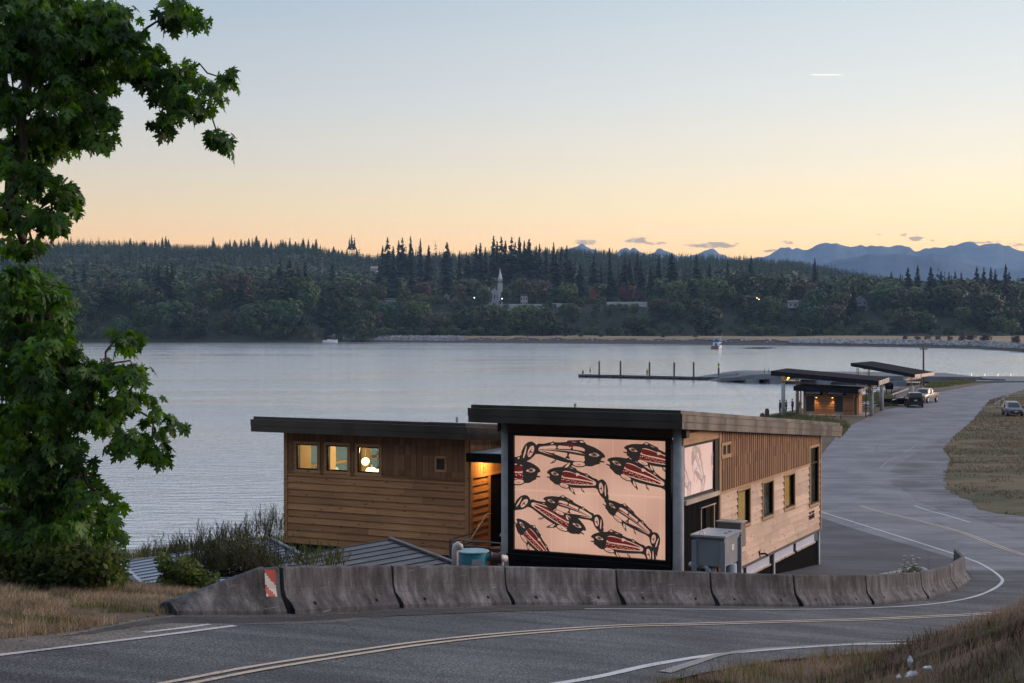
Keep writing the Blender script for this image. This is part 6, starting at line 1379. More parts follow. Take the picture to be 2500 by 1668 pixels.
# ------------------------------------------------------------------ people
def skin(name, verts, edges, rads, m, parent, sub=1):
    me = bpy.data.meshes.new(name); me.from_pydata([tuple(v) for v in verts], edges, []); me.materials.append(m)
    o = bpy.data.objects.new(name, me); COL.objects.link(o); sk = o.modifiers.new('skin', 'SKIN'); me.skin_vertices.new() if not me.skin_vertices else None
    for i, r_ in enumerate(rads): d = me.skin_vertices[0].data[i]; d.radius = (r_[0], r_[1]) if isinstance(r_, tuple) else (r_, r_); d.use_root = (i == 0)
    sb = o.modifiers.new('sub', 'SUBSURF'); sb.levels = sb.render_levels = sub; o.parent = parent; return o
M_skin = mat('skin', (.36, .20, .13), (.33, .18, .12), rough=.6); M_hair = mat('dark hair', (.02, .014, .01), rough=.8)
def cloth(n, c): return mat('cloth '+n, c, tuple(v*.8 for v in c), scale=12, rough=.9)
def person(label, loc, h, face, top, bottom, pose='stand', shorts=False, bare=False, group=None):
    o = thing('person', label, 'person', loc, group, rz=face); k = h/1.75
    st = .14 if pose == 'walk' else .02
    if pose == 'crouch':
        J = [(0, 0, .42), (.08, 0, .62), (.16, 0, .80), (.18, 0, .92), (.22, 0, 1.04), (.02, .15, .84), (.18, .22, .62), (.34, .16, .52), (.02, -.15, .84), (.18, -.22, .62), (.34, -.16, .52), (.02, .10, .40), (.36, .14, .46), (.12, .14, .10), (.26, .15, .04), (.02, -.10, .40), (.36, -.14, .46), (.12, -.14, .10), (.26, -.15, .04)]
    else:
        J = [(0, 0, .94), (.01, 0, 1.18), (.0, 0, 1.40), (.02, 0, 1.50), (.05, 0, 1.64), (.0, .19, 1.40), (-.02, .24, 1.12), (.06, .24, .88), (.0, -.19, 1.40), (-.02, -.24, 1.12), (.06, -.24, .88), (0, .09, .90), (.03+st, .10, .50), (st*.6, .10, .09), (.14+st*.6, .11, .03), (0, -.09, .90), (.03-st*.4, -.10, .50), (-st*1.6, -.10, .09), (.14-st*1.6, -.11, .03)]
    J = [tuple(c*k for c in j) for j in J]
    E = [(0, 1), (1, 2), (2, 3), (3, 4), (2, 5), (5, 6), (6, 7), (2, 8), (8, 9), (9, 10), (0, 11), (11, 12), (12, 13), (13, 14), (0, 15), (15, 16), (16, 17), (17, 18)]
    Rr = [(.11, .14), (.10, .13), (.10, .15), .055, (.10, .085), .055, .042, .032, .055, .042, .032, .085, .06, .042, .04, .085, .06, .042, .04]
    Rr = [tuple(q*k for q in r_) if isinstance(r_, tuple) else r_*k for r_ in Rr]
    skin('body', J, E, Rr, M_skin, o)
    g = lambda r_, d: tuple(q+d for q in r_) if isinstance(r_, tuple) else r_+d
    if not bare:
        ids = [1, 0, 2, 5, 8, 6, 9]; mp = {a: i for i, a in enumerate(ids)}
        skin('shirt', [J[i] for i in ids], [(mp[a], mp[b]) for a, b in E if a in mp and b in mp], [g(Rr[i], .022) for i in ids], top, o)
    ids = [0, 11, 15, 12, 16]+([] if shorts else [13, 17]); mp = {a: i for i, a in enumerate(ids)}
    skin('trousers', [J[i] for i in ids], [(mp[a], mp[b]) for a, b in E if a in mp and b in mp], [g(Rr[i], .02) for i in ids], bottom, o)
    hd = np.array(J[4]); m = MB(); m.lathe(hd+np.array((-.015, 0, -.02)), [(.06*k, .0), (.105*k, .03), (.10*k, .09), (.05*k, .125)], 10); hh = MB(); hh.add(np.concatenate(m.v), m.f)
    lb(hh, 'hair', M_hair, o, True); return o
gx_ = lambda x, y, z=None: tuple(onz(x, y, z if z is not None else 1.15))
person('person in dark clothes half hidden behind the left shelter column', gx_(1904.5, 1010), 1.66, R(150), cloth('dark', (.03, .025, .035)), cloth('brown', (.06, .045, .04)), group='people on the beach')
person('person in a teal shirt walking right beside the left shelter column', gx_(1919, 1006.5), 1.5, R(20), cloth('teal', (.03, .16, .18)), cloth('navy', (.02, .03, .05)), 'walk', group='people on the beach')
person('person in a lilac blue top standing alone between two shelter columns', gx_(1935, 1007.5), 1.66, R(200), cloth('lilac', (.16, .16, .30)), cloth('greyblue', (.05, .06, .08)), group='people on the beach')
person('child in a red top and green shorts beside the thin timber post', gx_(1953.5, 1005), 1.35, R(100), cloth('red', (.35, .03, .05)), cloth('lime', (.20, .42, .05)), shorts=True, group='people on the beach')
# ------------------------------------------------------------------ floating dock, pilings, pier
M_dock = mat('grey dock deck', (.15, .155, .165), (.20, .205, .215), scale=1.5, rough=.8); M_float = mat('black float', (.02, .02, .022), rough=.7); M_pile = mat('dark steel piling', (.05, .042, .04), (.075, .06, .055), scale=1, rough=.6)
pa = np.array(onz(1411, 914.5, .62)); pb = np.array(onz(1757, 922, .62)); dv = (pb-pa); LD = np.linalg.norm(dv); dv /= LD; dn_ = np.array((-dv[1], dv[0], 0))
dk = thing('floating_dock', 'long low grey floating dock reaching out over the water', 'dock', tuple(pa*.5+pb*.5))
nS = 5
for i in range(nS):
    a = pa+dv*(LD*i/nS+.06); l = LD/nS-.12; m = MB(); m.box(a-UP*.22, dv*l, dn_*2.6, UP*.22); sct = m.build('deck_section', M_dock, dk)
    for j in (.0, .36, .72): m = MB(); m.box(a+dv*(l*j)-UP*.66+dn_*.1, dv*l*.28, dn_*2.4, UP*.44); m.build('float', M_float, sct)
    m = MB(); m.box(a-UP*.10-dn_*.06, dv*l, dn_*.06, UP*.14); m.build('kerb_rail', M_black, sct)
PX = [(1463, 880.8), (1515, 880.8), (1585.8, 883), (1646, 883.6), (1693.6, 883.6), (1754.6, 886)]
for i, (x, yt) in enumerate(PX):
    t_ = (x-1411)/(1757-1411); D = pa[1]*(1-t_)+pb[1]*t_+1.2; p = at(x, 900, D); zt = CZ-(yt-HY)/F*D
    lab = 'dark steel piling with a yellow green patch near its top' if i == 5 else 'plain dark steel piling with a pointed cap standing at the floating dock'
    o = thing('dock_piling', lab, 'piling', (p.x, p.y, 0), 'pilings of the floating dock')
    m = MB(); m.lathe((p.x, p.y, -3), [(.2, 0), (.2, zt+3-.35)], 14); m.build('shaft', M_pile, o, smooth=False); m = MB(); m.lathe((p.x, p.y, zt-.35), [(.23, 0), (.23, .06), (.02, .38)], 14); m.build('cap', M_pile, o)
    if i == 5: m = MB(); m.lathe((p.x, p.y, zt-1.1), [(.212, 0), (.212, .62)], 14); m.build('reflector', mat('yellow green sheeting', (.42, .52, .02), rough=.5), o)
def ondock(x): t_ = (x-1411)/(1757-1411); q = pa+(pb-pa)*t_+dn_*.9; return (q[0]+(.9*t_*0), q[1], .62)
person('shirtless person in dark shorts standing near the left end of the dock', ondock(1437.5), 1.78, R(190), cloth('dark', (.03, .025, .035)), cloth('black', (.015, .015, .018)), shorts=True, bare=True, group='people on the dock')
person('crouching person in dark clothes at the far left tip of the dock', ondock(1419.5), 1.6, R(170), cloth('dark', (.03, .025, .035)), cloth('brown', (.06, .045, .04)), 'crouch', group='people on the dock')
person('child in a bright green shirt by the third dock piling', ondock(1580.5), 1.55, R(250), cloth('green', (.08, .42, .10)), cloth('navy', (.02, .03, .05)), group='people on the dock')
m = MB(); ga = np.array(onz(1752, 920, .9)); gb = np.array(onz(1796, 916.5, 1.7)); gd = unit(gb-ga)
for s_ in (0, 1.3): m.box(ga+dn_*s_-UP*.1, gb-ga, dn_*.1, UP*.5)
m.box(ga-UP*.1, gb-ga, dn_*1.4, UP*.06); o = m.build('gangway', M_dock); tag(o, 'short gangway sloping from the dock up to the concrete pier', 'gangway')
M_pier = mat('blue grey pier concrete', (.11, .125, .145), (.17, .185, .21), scale=.35, rough=.85, bump=.02)
pier = thing('concrete_pier', 'long pale concrete pier with small lights above dark openings', 'pier', tuple(onz(2050, 925, 1.0)))
q0 = np.array(onz(1735, 930, .05)); q1 = np.array(onz(1838, 915, 1.75)); q2 = np.array(onz(1868, 913.5, 1.9)); q3 = np.array(onz(2398, 921, 1.9)); up_ = np.array((0, 1.0, 0))
m = MB()
for a, b, h1, h2 in ((q0, q1, .25, 1.0), (q1, q2, 1.0, 1.05), (q2, q3, 1.05, 1.05)):
    w_ = up_*24; v = [a, b, b+w_, a+w_, a-UP*h1, b-UP*h2, b+w_-UP*h2, a+w_-UP*h1]; m.add(v, [(0, 1, 2, 3), (7, 6, 5, 4), (4, 5, 1, 0), (5, 6, 2, 1), (6, 7, 3, 2), (7, 4, 0, 3)])
m.build('deck', M_pier, pier)
for x in (1832, 1890, 2006, 2191, 2320): p = onz(x, 925, .5); m = MB(); t_ = (p.x-q2[0])/(q3[0]-q2[0]); yy = q2[1]+(q3[1]-q2[1])*t_; m.box((p.x*yy/p.y-.6, yy+.12, -3), (2.4, 0, 0), (0, 18, 0), (0, 0, 3.9)); m.build('support', M_pier, pier)
m = MB(); m.box(q2-UP*1.9+up_*1.2, q3-q2, up_*.4, UP*.5); m.build('cross_beam', M_pole, pier)
M_wl = mat('small white lamp', (.9, .9, .9), emit=(1, .95, .85), es=1.3)
for cx_4 in (900, 1010, 1117, 1222, 1440, 1545, 1665, 1768, 1888, 2005, 2120, 2233):
    p = at(*c4(cx_4, 410+(cx_4-900)*.026), 300); m = MB(); m.lathe((p.x, p.y, p.z), [(.05, 0), (.08, .06), (.04, .12)], 8); m.tube([(p.x, p.y, 1.8), (p.x, p.y, p.z)], .03, 5); m.build('deck_light', M_wl, pier)
for x in (1866, 1877): p = onz(x, 913, 1.8); m = MB(); m.tube([(p.x, p.y, 1.8), (p.x, p.y, 2.8)], .06, 6); m.build('bollard_post', M_black, pier)
ap = thing('boat_ramp', 'wide sloping concrete boat ramp joining the beach road at the right', 'ramp', tuple(onz(2430, 925, 1.3)))
m = MB(); a, b, c_, d = [np.array(onz(x, y, 1.45)) for x, y in ((2380, 931), (2620, 930), (2620, 919.5), (2390, 918.5))]; m.prism([a, b, c_, d], -UP*1.8); m.build('slab', M_pier, ap)
m = MB(); a, b = np.array(onz(2320, 925, 1.5)), np.array(onz(2455, 931, 1.35)); m.box(a, b-a, up_*.4, UP*.35); m.build('kerb', M_pier, ap)
# ------------------------------------------------------------------ boats
M_hullw = mat('white boat hull', (.62, .66, .70), (.56, .60, .64), rough=.4); M_hullr = mat('rust red transom', (.28, .055, .035), (.22, .045, .03), rough=.6); M_teal = mat('teal deck fittings', (.02, .22, .20), rough=.6); M_bluecv = mat('blue canvas', (.05, .11, .28), rough=.8)
bp_ = onz(1752, 852.5, 0); bo = thing('motor_boat', 'white motor boat with a red stern heading away across the bay', 'boat', tuple(bp_), rz=R(90)-R(22))
def hull(L, Bm, H, n=9):
    vs = []; fs = []
    for i in range(n):
        t = i/(n-1); x = -L/2+L*t; w_ = Bm/2*(1-max(0, t-.45)**2*3.0); w_ = max(w_, .05); h_ = H*(1+.35*t*t); vs += [(x, -w_, h_), (x, -w_*.86, .2), (x, 0, -.3), (x, w_*.86, .2), (x, w_, h_)]
    for i in range(n-1):
        for k in range(4): a = i*5+k; fs.append((a, a+1, a+6, a+5))
        fs.append((i*5+4, i*5, i*5+5, i*5+9))
    fs += [(0, 4, 3, 2, 1), tuple((n-1)*5+k for k in range(5))]; return vs, fs
m = MB(); m.add(*hull(10.5, 4.0, 1.25)); lb(m, 'hull', M_hullw, bo)
m = MB(); m.box((-5.35, -1.8, .05), (.1, 0, 0), (0, 3.6, 0), (0, 0, 1.15)); lb(m, 'transom', M_hullr, bo)
m = MB(); m.box((-5.2, -1.9, 1.2), (2.0, 0, 0), (0, .12, 0), (0, 0, .5)); m.box((-5.2, 1.78, 1.2), (2.0, 0, 0), (0, .12, 0), (0, 0, .5)); m.box((-5.3, -1.9, 1.2), (.1, 0, 0), (0, 3.8, 0), (0, 0, .45)); lb(m, 'cockpit_rail', M_teal, bo)
m = MB(); m.add([(-3.2, -1.5, 1.2), (2.6, -1.3, 1.3), (1.6, -1.2, 3.2), (-3.0, -1.4, 3.2), (-3.2, 1.5, 1.2), (2.6, 1.3, 1.3), (1.6, 1.2, 3.2), (-3.0, 1.4, 3.2)], [(0, 1, 2, 3), (7, 6, 5, 4), (3, 2, 6, 7), (1, 5, 6, 2), (0, 3, 7, 4)]); cbn = lb(m, 'cabin', M_hullw, bo)
m = MB()
for y0 in (-1.52, 1.47):
    for x in (-2.6, -1.1, .3): m.box((x, y0, 2.0), (1.1, 0, 0), (0, .05, 0), (0, 0, .7))
lb(m, 'windows', M_carglass, cbn)
m = MB(); m.box((-3.25, -.5, 1.3), (.04, 0, 0), (0, 1.0, 0), (0, 0, 1.6)); lb(m, 'door', M_bluecv, cbn)
m = MB(); m.box((-2.6, -1.3, 3.2), (3.4, 0, 0), (0, 2.6, 0), (0, 0, .55)); m.cbox((-.6, 0, 3.75), 1.2, 1.6, .8); lb(m, 'flybridge', M_bluecv, bo)
m = MB()
for y in (-1.2, 1.2): m.tube([(-2.5, y, 3.2), (-2.5, y, 5.7), (.8, y, 5.7), (.8, y, 3.7)], .07, 5)
m.tube([(-2.5, -1.2, 5.7), (-2.5, 1.2, 5.7)], .07, 5); m.lathe((-1, 0, 5.75), [(.3, 0), (.35, .15), (.15, .3)], 8); lb(m, 'radar_arch', M_hullw, bo)
m = MB(); m.tube([(1.2, -1.6, 2.5), (1.0, -2.0, 7.6)], .05, 4); lb(m, 'antenna', M_hullw, bo)
b2 = thing('moored_boat', 'small white boat lying at the left tip of the rocky spit', 'boat', tuple(onz(806, 836.5, 0)), rz=R(4)); m = MB(); m.add(*hull(9.5, 3.0, 1.4)); lb(m, 'hull', M_hullw, b2); m = MB(); m.cbox((-.4, 0, 1.4), 3.0, 1.8, .6); lb(m, 'cabin', M_hullw, b2)
m = MB(); r = random.Random(9)
for k in range(160):
    c = onz(1850+r.gauss(0, 14), 850.3+r.gauss(0, 1.0), .01); a = r.uniform(-.3, .3); l = r.uniform(.5, 2.2); m.add([(c.x-l, c.y-.3, .02), (c.x+l, c.y-.2, .02), (c.x+l*.8, c.y+.3, .05+r.random()*.25), (c.x-l*.6, c.y+.2, .04+r.random()*.2)], [(0, 1, 2, 3)])
tag(m.build('floating_weed', M_mud), kind='stuff')
# ------------------------------------------------------------------ picnic ground odds and ends
def table(label, x, y, rz, m_=None, z=GZ, group='picnic tables'):
    p = onz(x, y, z); o = thing('picnic_table', label, 'table', tuple(p), group, rz=rz); mm = m_ or M_plast
    m = MB(); m.cbox((0, 0, .72), 1.9, .75, .05); lb(m, 'table_top', mm, o)
    for s_ in (-.72, .72): m = MB(); m.cbox((0, s_, .43), 1.9, .26, .04); lb(m, 'bench', mm, o)
    for s_ in (-.65, .65): m = MB(); m.tube([(s_, -.7, 0), (s_, -.25, .72)], .04, 5); m.tube([(s_, .7, 0), (s_, .25, .72)], .04, 5); m.tube([(s_, -.75, .42), (s_, .75, .42)], .04, 5); lb(m, 'leg', M_plast, o)
    return o
table('dark picnic table between the large shelter right columns', 2130, 966, R(-8)); table('dark picnic table beside the round black smoker', 2196, 967, R(-12)); table('dark picnic table partly behind the second shelter post', 2206, 964, R(-14)); 
table('pale topped picnic table just behind the restroom corner', 2114, 1000, R(40), mat('pale table top', (.5, .5, .52), rough=.6)); table('second pale topped picnic table behind the restroom, nearer the column', 2119, 996, R(30), MATS['pale table top'])
o = thing('smoker_grill', 'round black barrel smoker beside the picnic tables', 'grill', tuple(onz(2187, 966, GZ))); p = o.location
m = MB(); m.lathe((p.x-.55, p.y+4, p.z+1.25), [(.42, 0), (.50, .06), (.50, 1.1), (.42, 1.16)], 16, axis=(1, -.1, 0)); m.build('barrel', M_black, o); m = MB()
for a in (-.4, .4): m.tube([(p.x+a, p.y+4, p.z-.2), (p.x+a, p.y+4, p.z+1.0)], .06, 6)
m.build('legs', M_black, o)
o = thing('stored_gangway', 'pale aluminium gangway with side balusters stored beside the black vehicle', 'gangway', tuple(onz(2195, 990, GZ)))
A = np.array(at(*c4(1185, 636), 192)); B = np.array(at(*c4(1322, 600), 199)); dd = B-A; hh = UP*1.15
for off_ in (np.zeros(3), np.array((.55, 1.6, .0))):
    m = MB(); m.tube([A+off_+hh*.55, B+off_+hh*.75], .09, 6); m.tube([A+off_-hh*.15+dd*.25, B+off_-hh*.35], .08, 6)
    for k in range(8): t_ = .28+.7*k/7; q = A+dd*t_+off_; m.tube([q+hh*.6, q-hh*.25], .05, 5)
    m.build('side_rail', M_slab, o)
m = MB(); m.box(A-UP*.12, dd, np.array((.55, 1.6, 0)), UP*.1); m.build('walkway', M_slab, o)
m = MB()
for t_ in (.3, .9): q = A+dd*t_; m.tube([q, (q[0], q[1], GZ-.2)], .08, 6)
m.build('trestle', M_pole, o)
o = thing('dark_skiff', 'small black skiff on the ground below the stored gangway', 'boat', tuple(onz(2195, 990, GZ)), rz=R(5)); m = MB(); vv, ff = hull(4.4, 1.3, .45); m.add([(a, b, c+.45) for a, b, c in vv], ff); lb(m, 'hull', M_black, o); m = MB(); m.cbox((-1.4, 0, 0), .1, 1.2, .35); m.cbox((1.4, 0, 0), .1, .8, .35); lb(m, 'supports', M_pole, o)
for (x, y0, y1, lb_) in ((2017, 1010, 1032, 'thin dark stake standing in the grass before the restroom doors'), (2038, 1016, 1032, 'short dark stake just left of the branch by the grass'), (2053, 1013, 1031, 'thin dark stake right of the leaning branch')):
    p = at(x, y1, 166); m = MB(); m.tube([(p.x, p.y, .9), (p.x, p.y, CZ-(y0-HY)/F*166)], .035, 5); tag(m.build('garden_stake', M_black), lb_, 'stake', 'stakes by the restroom')
m = MB(); m.tube([at(2040, 1028, 166), at(2041, 1020, 166), at(2047, 1017, 166), at(2052, 1014, 166)], .05, 5); tag(m.build('bare_branch', mat('bleached wood', (.4, .36, .32), rough=.8)), 'bleached bent branch leaning between the stakes', 'branch')
for (x, y, h_, r_, lb_) in ((1871, 1017, .95, .3, 'tallest driftwood stump on the beach beside the roof end'), (1859, 1018, .45, .3, 'low driftwood stump left of the tallest one')):
    p = onz(x, y, .8); m = MB(); m.tube([(p.x, p.y, .3), (p.x+.1, p.y, p.z+h_*.7), (p.x+.05, p.y, p.z+h_)], [r_, r_*.9, r_*.6], 9); tag(m.build('driftwood_stump', M_pole), lb_, 'stump', 'driftwood stumps')
m = MB(); r = random.Random(4)
def stones(pts, smin_, smax_, name, mt, seed, flat=.6):
    rr = np.random.default_rng(seed); N = len(pts); O = np.array([(1, 0, 0), (-1, 0, 0), (0, 1, 0), (0, -1, 0), (0, 0, 1), (0, 0, -1.0)]); Fo = np.array([(0, 2, 4), (2, 1, 4), (1, 3, 4), (3, 0, 4), (2, 0, 5), (1, 2, 5), (3, 1, 5), (0, 3, 5)])
    S_ = rr.uniform(smin_, smax_, (N, 1, 1))*rr.uniform(.5, 1.2, (N, 6, 1)); a = rr.uniform(0, 6.28, N); c, s = np.cos(a), np.sin(a); Q = O[None]*S_*np.array((1.2, .8, flat)); X = Q[..., 0]*c[:, None]-Q[..., 1]*s[:, None]; Y = Q[..., 0]*s[:, None]+Q[..., 1]*c[:, None]
    V = np.stack([X, Y, Q[..., 2]], -1)+pts[:, None]; Fc = (np.arange(N)[:, None, None]*6+Fo[None]).reshape(-1, 3); return tag(tri_mesh(name, V.reshape(-1, 3), Fc, mt), kind='stuff')
M_rock = mat('riprap rock', (.17, .18, .20), (.34, .35, .37), scale=.4, rough=.9, island=.7); M_stone = mat('small dark stones', (.03, .03, .032), (.07, .065, .06), scale=5, rough=.9, island=.6)
def shorept(n, x0, x1, t0, t1, seed, zo=.2):
    rr = np.random.default_rng(seed); x = rr.uniform(x0, x1, n); t = rr.uniform(t0, t1, n); u = (x-CX)/F; ds = np.interp(u, SHu, SHd); Y = ds+t; X = u*Y; return np.stack([X, Y, far_z(X, Y)+zo], 1)
stones(np.concatenate([shorept(1500, 800, 1135, 4, 15, 1), shorept(200, 1135, 1900, 6, 13, 2), shorept(2600, 1930, 2560, 4, 14, 3, .4)]), .5, 1.5, 'rock_bank', M_rock, 5)
sp = scatter(9000, (-16, 16), (15, 50), lambda X, Y: (np.abs(sdist(X, Y, [tuple(p) for p in off_left(BP, -.15)])) < .22) | ((X < -4.5) & (np.abs(sdist(X, Y, LE)) < .5)), 88, zf=lambda X, Y: road_z(X, Y)+.01); stones(sp, .008, .03, 'loose_gravel', M_stone, 6)
rk = [ong(x+random.uniform(-2, 2), y) for x, y in zip(np.linspace(2432, 2465, 14), np.linspace(988, 962, 14))]
stones(np.array([tuple(p) for p in rk]), .25, .5, 'edging_rocks', M_rock, 7)
# ------------------------------------------------------------------ far trees
rgT = np.random.default_rng(77)
def conifer_arrays(seed, wid=.17, levels=17, per=9, bare=.08, gaps=.12):
    r = np.random.default_rng(seed); V = []; Fc = []
    for i in range(levels):
        t = i/(levels-1); zc = bare+(.97-bare)*t; rad = wid*(1-t)**.85*(.75+.5*r.random())+.012
        for k in range(per):
            if r.random() < gaps: continue
            a = 2*np.pi*(k+r.random())/per; rr = rad*r.uniform(.6, 1.15); dz = -rr*r.uniform(.05, .55)+.01; z = zc+r.uniform(-.5, .5)*.92/levels; w_ = rr*.42+.008
            c, s = np.cos(a), np.sin(a); b = len(V); lift = .045*(1-t)+.012
            V += [(0, 0, z+lift), (rr*.55*c-w_*s, rr*.55*s+w_*c, z+dz*.4), (rr*c, rr*s, z+dz), (rr*.55*c+w_*s, rr*.55*s-w_*c, z+dz*.4), (rr*.5*c, rr*.5*s, z+dz*.7-.02)]
            Fc += [(b, b+1, b+2), (b, b+2, b+3), (b+1, b+4, b+2), (b+4, b+3, b+2)]
    b = len(V); V += [(-.006, 0, .93), (.006, 0, .93), (0, 0, 1.0)]; Fc.append((b, b+1, b+2))
    return np.array(V), np.array(Fc)
def decid_arrays(seed, n=620, rx=.34, lo=.12, size=.045, lobes=9):
    r = np.random.default_rng(seed); L = [(0, 0, .56, rx, .40)]
    for k in range(lobes):
        a = r.uniform(0, 6.28); q = rx*r.uniform(.4, .8); L.append((q*np.cos(a), q*np.sin(a), r.uniform(lo+.16, .82), rx*r.uniform(.30, .5), r.uniform(.12, .2)))
    V = []; Fc = []
    for j in range(n):
        cx, cy, cz, a_, b_ = L[r.integers(len(L))] if j > n*.35 else L[0]; v = unit(r.normal(0, 1, 3)); v = v*r.uniform(.75, 1.05); p = np.array((cx+v[0]*a_, cy+v[1]*a_, cz+v[2]*b_))
        if p[2] < lo: p[2] = lo+r.random()*.1
        nrm = unit(v+r.normal(0, .22, 3)); t1 = unit(np.cross(nrm, r.normal(0, 1, 3))); t2 = np.cross(nrm, t1); s_ = size*r.uniform(.6, 1.3); b = len(V)
        V += [p-t1*s_, p+t2*s_*.8, p+t1*s_, p-t2*s_*.8]; Fc += [(b, b+1, b+2), (b, b+2, b+3)]
    return np.array(V), np.array(Fc)
M_con = leafmat('conifer green', (.006, .016, .009), (.020, .040, .020), .05, objrand=.9, scale=.15)
M_dec = leafmat('broadleaf green', (.016, .036, .010), (.050, .082, .022), .12, objrand=1.2, scale=.12)
M_decr = leafmat('rust red crown', (.065, .03, .018), (.10, .048, .026), .12, scale=.12); M_decb = leafmat('brownish crown', (.055, .040, .022), (.08, .06, .03), .12, scale=.12); M_decl = leafmat('light green crown', (.05, .085, .022), (.085, .12, .035), .12, scale=.12); M_olive = leafmat('olive crown', (.04, .05, .018), (.07, .08, .03), .12, scale=.12)
M_bk = mat('dark trunk', (.02, .016, .014), rough=.9)
def proto(name, V, Fc, m):
    me = bpy.data.meshes.new(name); me.from_pydata(V.tolist(), [], Fc.tolist()); me.materials.append(m); me.update(); return me
CON = [conifer_arrays(s, w_, lv, 9, b_, g_) for s, w_, lv, b_, g_ in ((1, .20, 22, .05, .18), (2, .16, 24, .10, .2), (3, .25, 20, .05, .22), (4, .14, 24, .12, .25))]
CONM = [proto('conifer_crown', V, Fc, M_con) for V, Fc in CON]
BARE = proto('bare_conifer_crown', *conifer_arrays(9, .11, 12, 7, .55, .3), M_con)
DEC = [decid_arrays(s, 620, rx_) for s, rx_ in ((11, .36), (12, .42), (13, .30))]
DECM = {m.name: [proto('broadleaf_crown', V, Fc, m) for V, Fc in DEC] for m in (M_dec, M_decr, M_decb, M_decl, M_olive)}
ROUND = {m.name: proto('round_crown', *decid_arrays(21, 700, .36, .15, .04, 0), m) for m in (M_olive, M_dec)}
mt = MB(); mt.tube([(0, 0, -.03), (0, 0, .5), (0, 0, .93)], [.012, .008, .003], 5); TRC = mt.build('trunk', M_bk); TRm = TRC.data; bpy.data.objects.remove(TRC)
mt = MB(); mt.tube([(0, 0, -.03), (.01, 0, .3), (0, .01, .62)], [.022, .017, .007], 5); mt.tube([(.005, 0, .28), (.12, .05, .58)], [.010, .003], 4); mt.tube([(.005, 0, .26), (-.12, -.05, .56)], [.010, .003], 4); TRD = mt.build('trunk', M_bk); TRd = TRD.data; bpy.data.objects.remove(TRD)
NTREE = [0]
def far_tree(x, D, ytop, kind, label, group, mesh=None, wsc=1.0, name=None):
    u = (x-CX)/F; X = u*D; z0 = float(far_z(np.array([X]), np.array([D]))[0]); zt = CZ+(HY-ytop)/F*D; h = max(3, zt-z0+.3)
    con = kind == 'c'; o = thing(name or ('conifer_tree' if con else 'broadleaf_tree'), label, 'tree', (X, D, z0-.3), group, rz=rgT.uniform(0, 6.28)); NTREE[0] += 1
    me = mesh or (CONM[rgT.integers(4)] if con else DECM[M_dec.name][rgT.integers(3)])
    for nm, d in (('crown', me), ('trunk', TRm if con else TRd)):
        c = bpy.data.objects.new(nm, d); COL.objects.link(c); c.parent = o; c.scale = (h*wsc, h*wsc, h)
cA = lambda x, y: (100+x/2.9375, 560+y/2.9375); cB = lambda x, y: (800+x/2.9375, 560+y/2.9375); cC = lambda x, y: (1500+x/2.35, 540+y/2.35)
RG = 'conifers standing up along the ridge skyline'
for (x, y) in [(565, 102), (610, 90), (640, 60), (725, 72), (740, 76), (785, 92), (820, 75), (845, 85), (870, 55), (895, 48), (915, 70), (1235, 52), (1325, 87), (1355, 68), (1390, 72), (1435, 66), (1462, 80), (1490, 60), (1515, 62), (1545, 45), (1565, 75), (1615, 62), (1650, 82), (1720, 72), (1735, 70), (1755, 85), (1785, 58), (1825, 85), (1845, 95), (1880, 65), (1918, 68), (1950, 97), (1973, 65), (2003, 108), (2020, 140), (2065, 138), (2100, 120), (2135, 147), (2160, 145), (2195, 140), (2265, 140)]:
    px_, py_ = cA(x, y); far_tree(px_, 1850+rgT.uniform(-15, 15), py_, 'c', 'small dark conifer silhouetted on the left ridge skyline', 'conifers on the left ridge skyline', wsc=rgT.uniform(.9, 2.2))
for (x, y, wd_) in [(2212, 58, 'left'), (2228, 32, 'tallest middle'), (2248, 55, 'right')]:
    px_, py_ = cA(x, y); far_tree(px_, 1840, py_, 'c', wd_+' one of the three bare trunked conifers standing apart on the ridge', 'three bare trunked conifers', mesh=BARE, wsc=.8, name='bare_conifer')
for (x, y, w_) in [(395, 115, 1), (430, 55, 1.1), (470, 118, 1.2), (510, 75, .9), (535, 55, 1.0), (595, 48, .9), (612, 140, .9), (665, 65, .8), (725, 115, 1.3), (855, 88, 1.4), (945, 150, 1), (995, 160, 1), (1065, 108, 1.1), (1095, 92, 1.1), (1130, 125, 1), (1190, 45, 1.1), (1215, 80, 1), (1245, 52, 1.1), (1275, 75, 1), (1320, 52, 1.1), (1345, 90, 1), (1375, 50, 1.1), (1410, 80, 1), (1445, 68, 1.4), (1495, 115, 1), (1520, 100, 1), (1565, 125, 1), (1620, 95, 1), (1675, 120, 1), (1715, 115, 1), (2022, 125, .8), (2220, 160, 1)]:
    px_, py_ = cB(x, y); far_tree(px_, (1300 if x < 900 else 1220)+rgT.uniform(-30, 30), py_, 'c', 'tall dark conifer rising above the skyline behind the church', 'tall conifers behind the town', wsc=w_*.9)
for (x, y, w_) in [(90, 215, 1), (150, 222, 1.1), (255, 200, 1.2), (330, 180, 1.5), (470, 185, 1), (545, 240, 1.3), (650, 215, 1), (785, 195, 1.1), (1150, 212, 1.2), (1590, 288, 1.2), (1640, 300, 1), (1685, 262, 1.3), (1740, 250, 1.3), (1815, 258, 1.5), (1875, 285, 1.3), (1920, 290, 1), (1955, 285, 1.1), (1990, 290, 1.1), (2080, 258, 1.2), (2120, 260, 1), (2160, 262, 1.2), (2185, 275, 1), (2245, 242, 1.2), (2265, 290, 1.3)]:
    px_, py_ = cC(x, y); far_tree(px_, 1120+rgT.uniform(-40, 40), py_, 'c', 'large dark conifer standing out of the wood on the right shore', 'large conifers on the right shore', wsc=w_*.9)
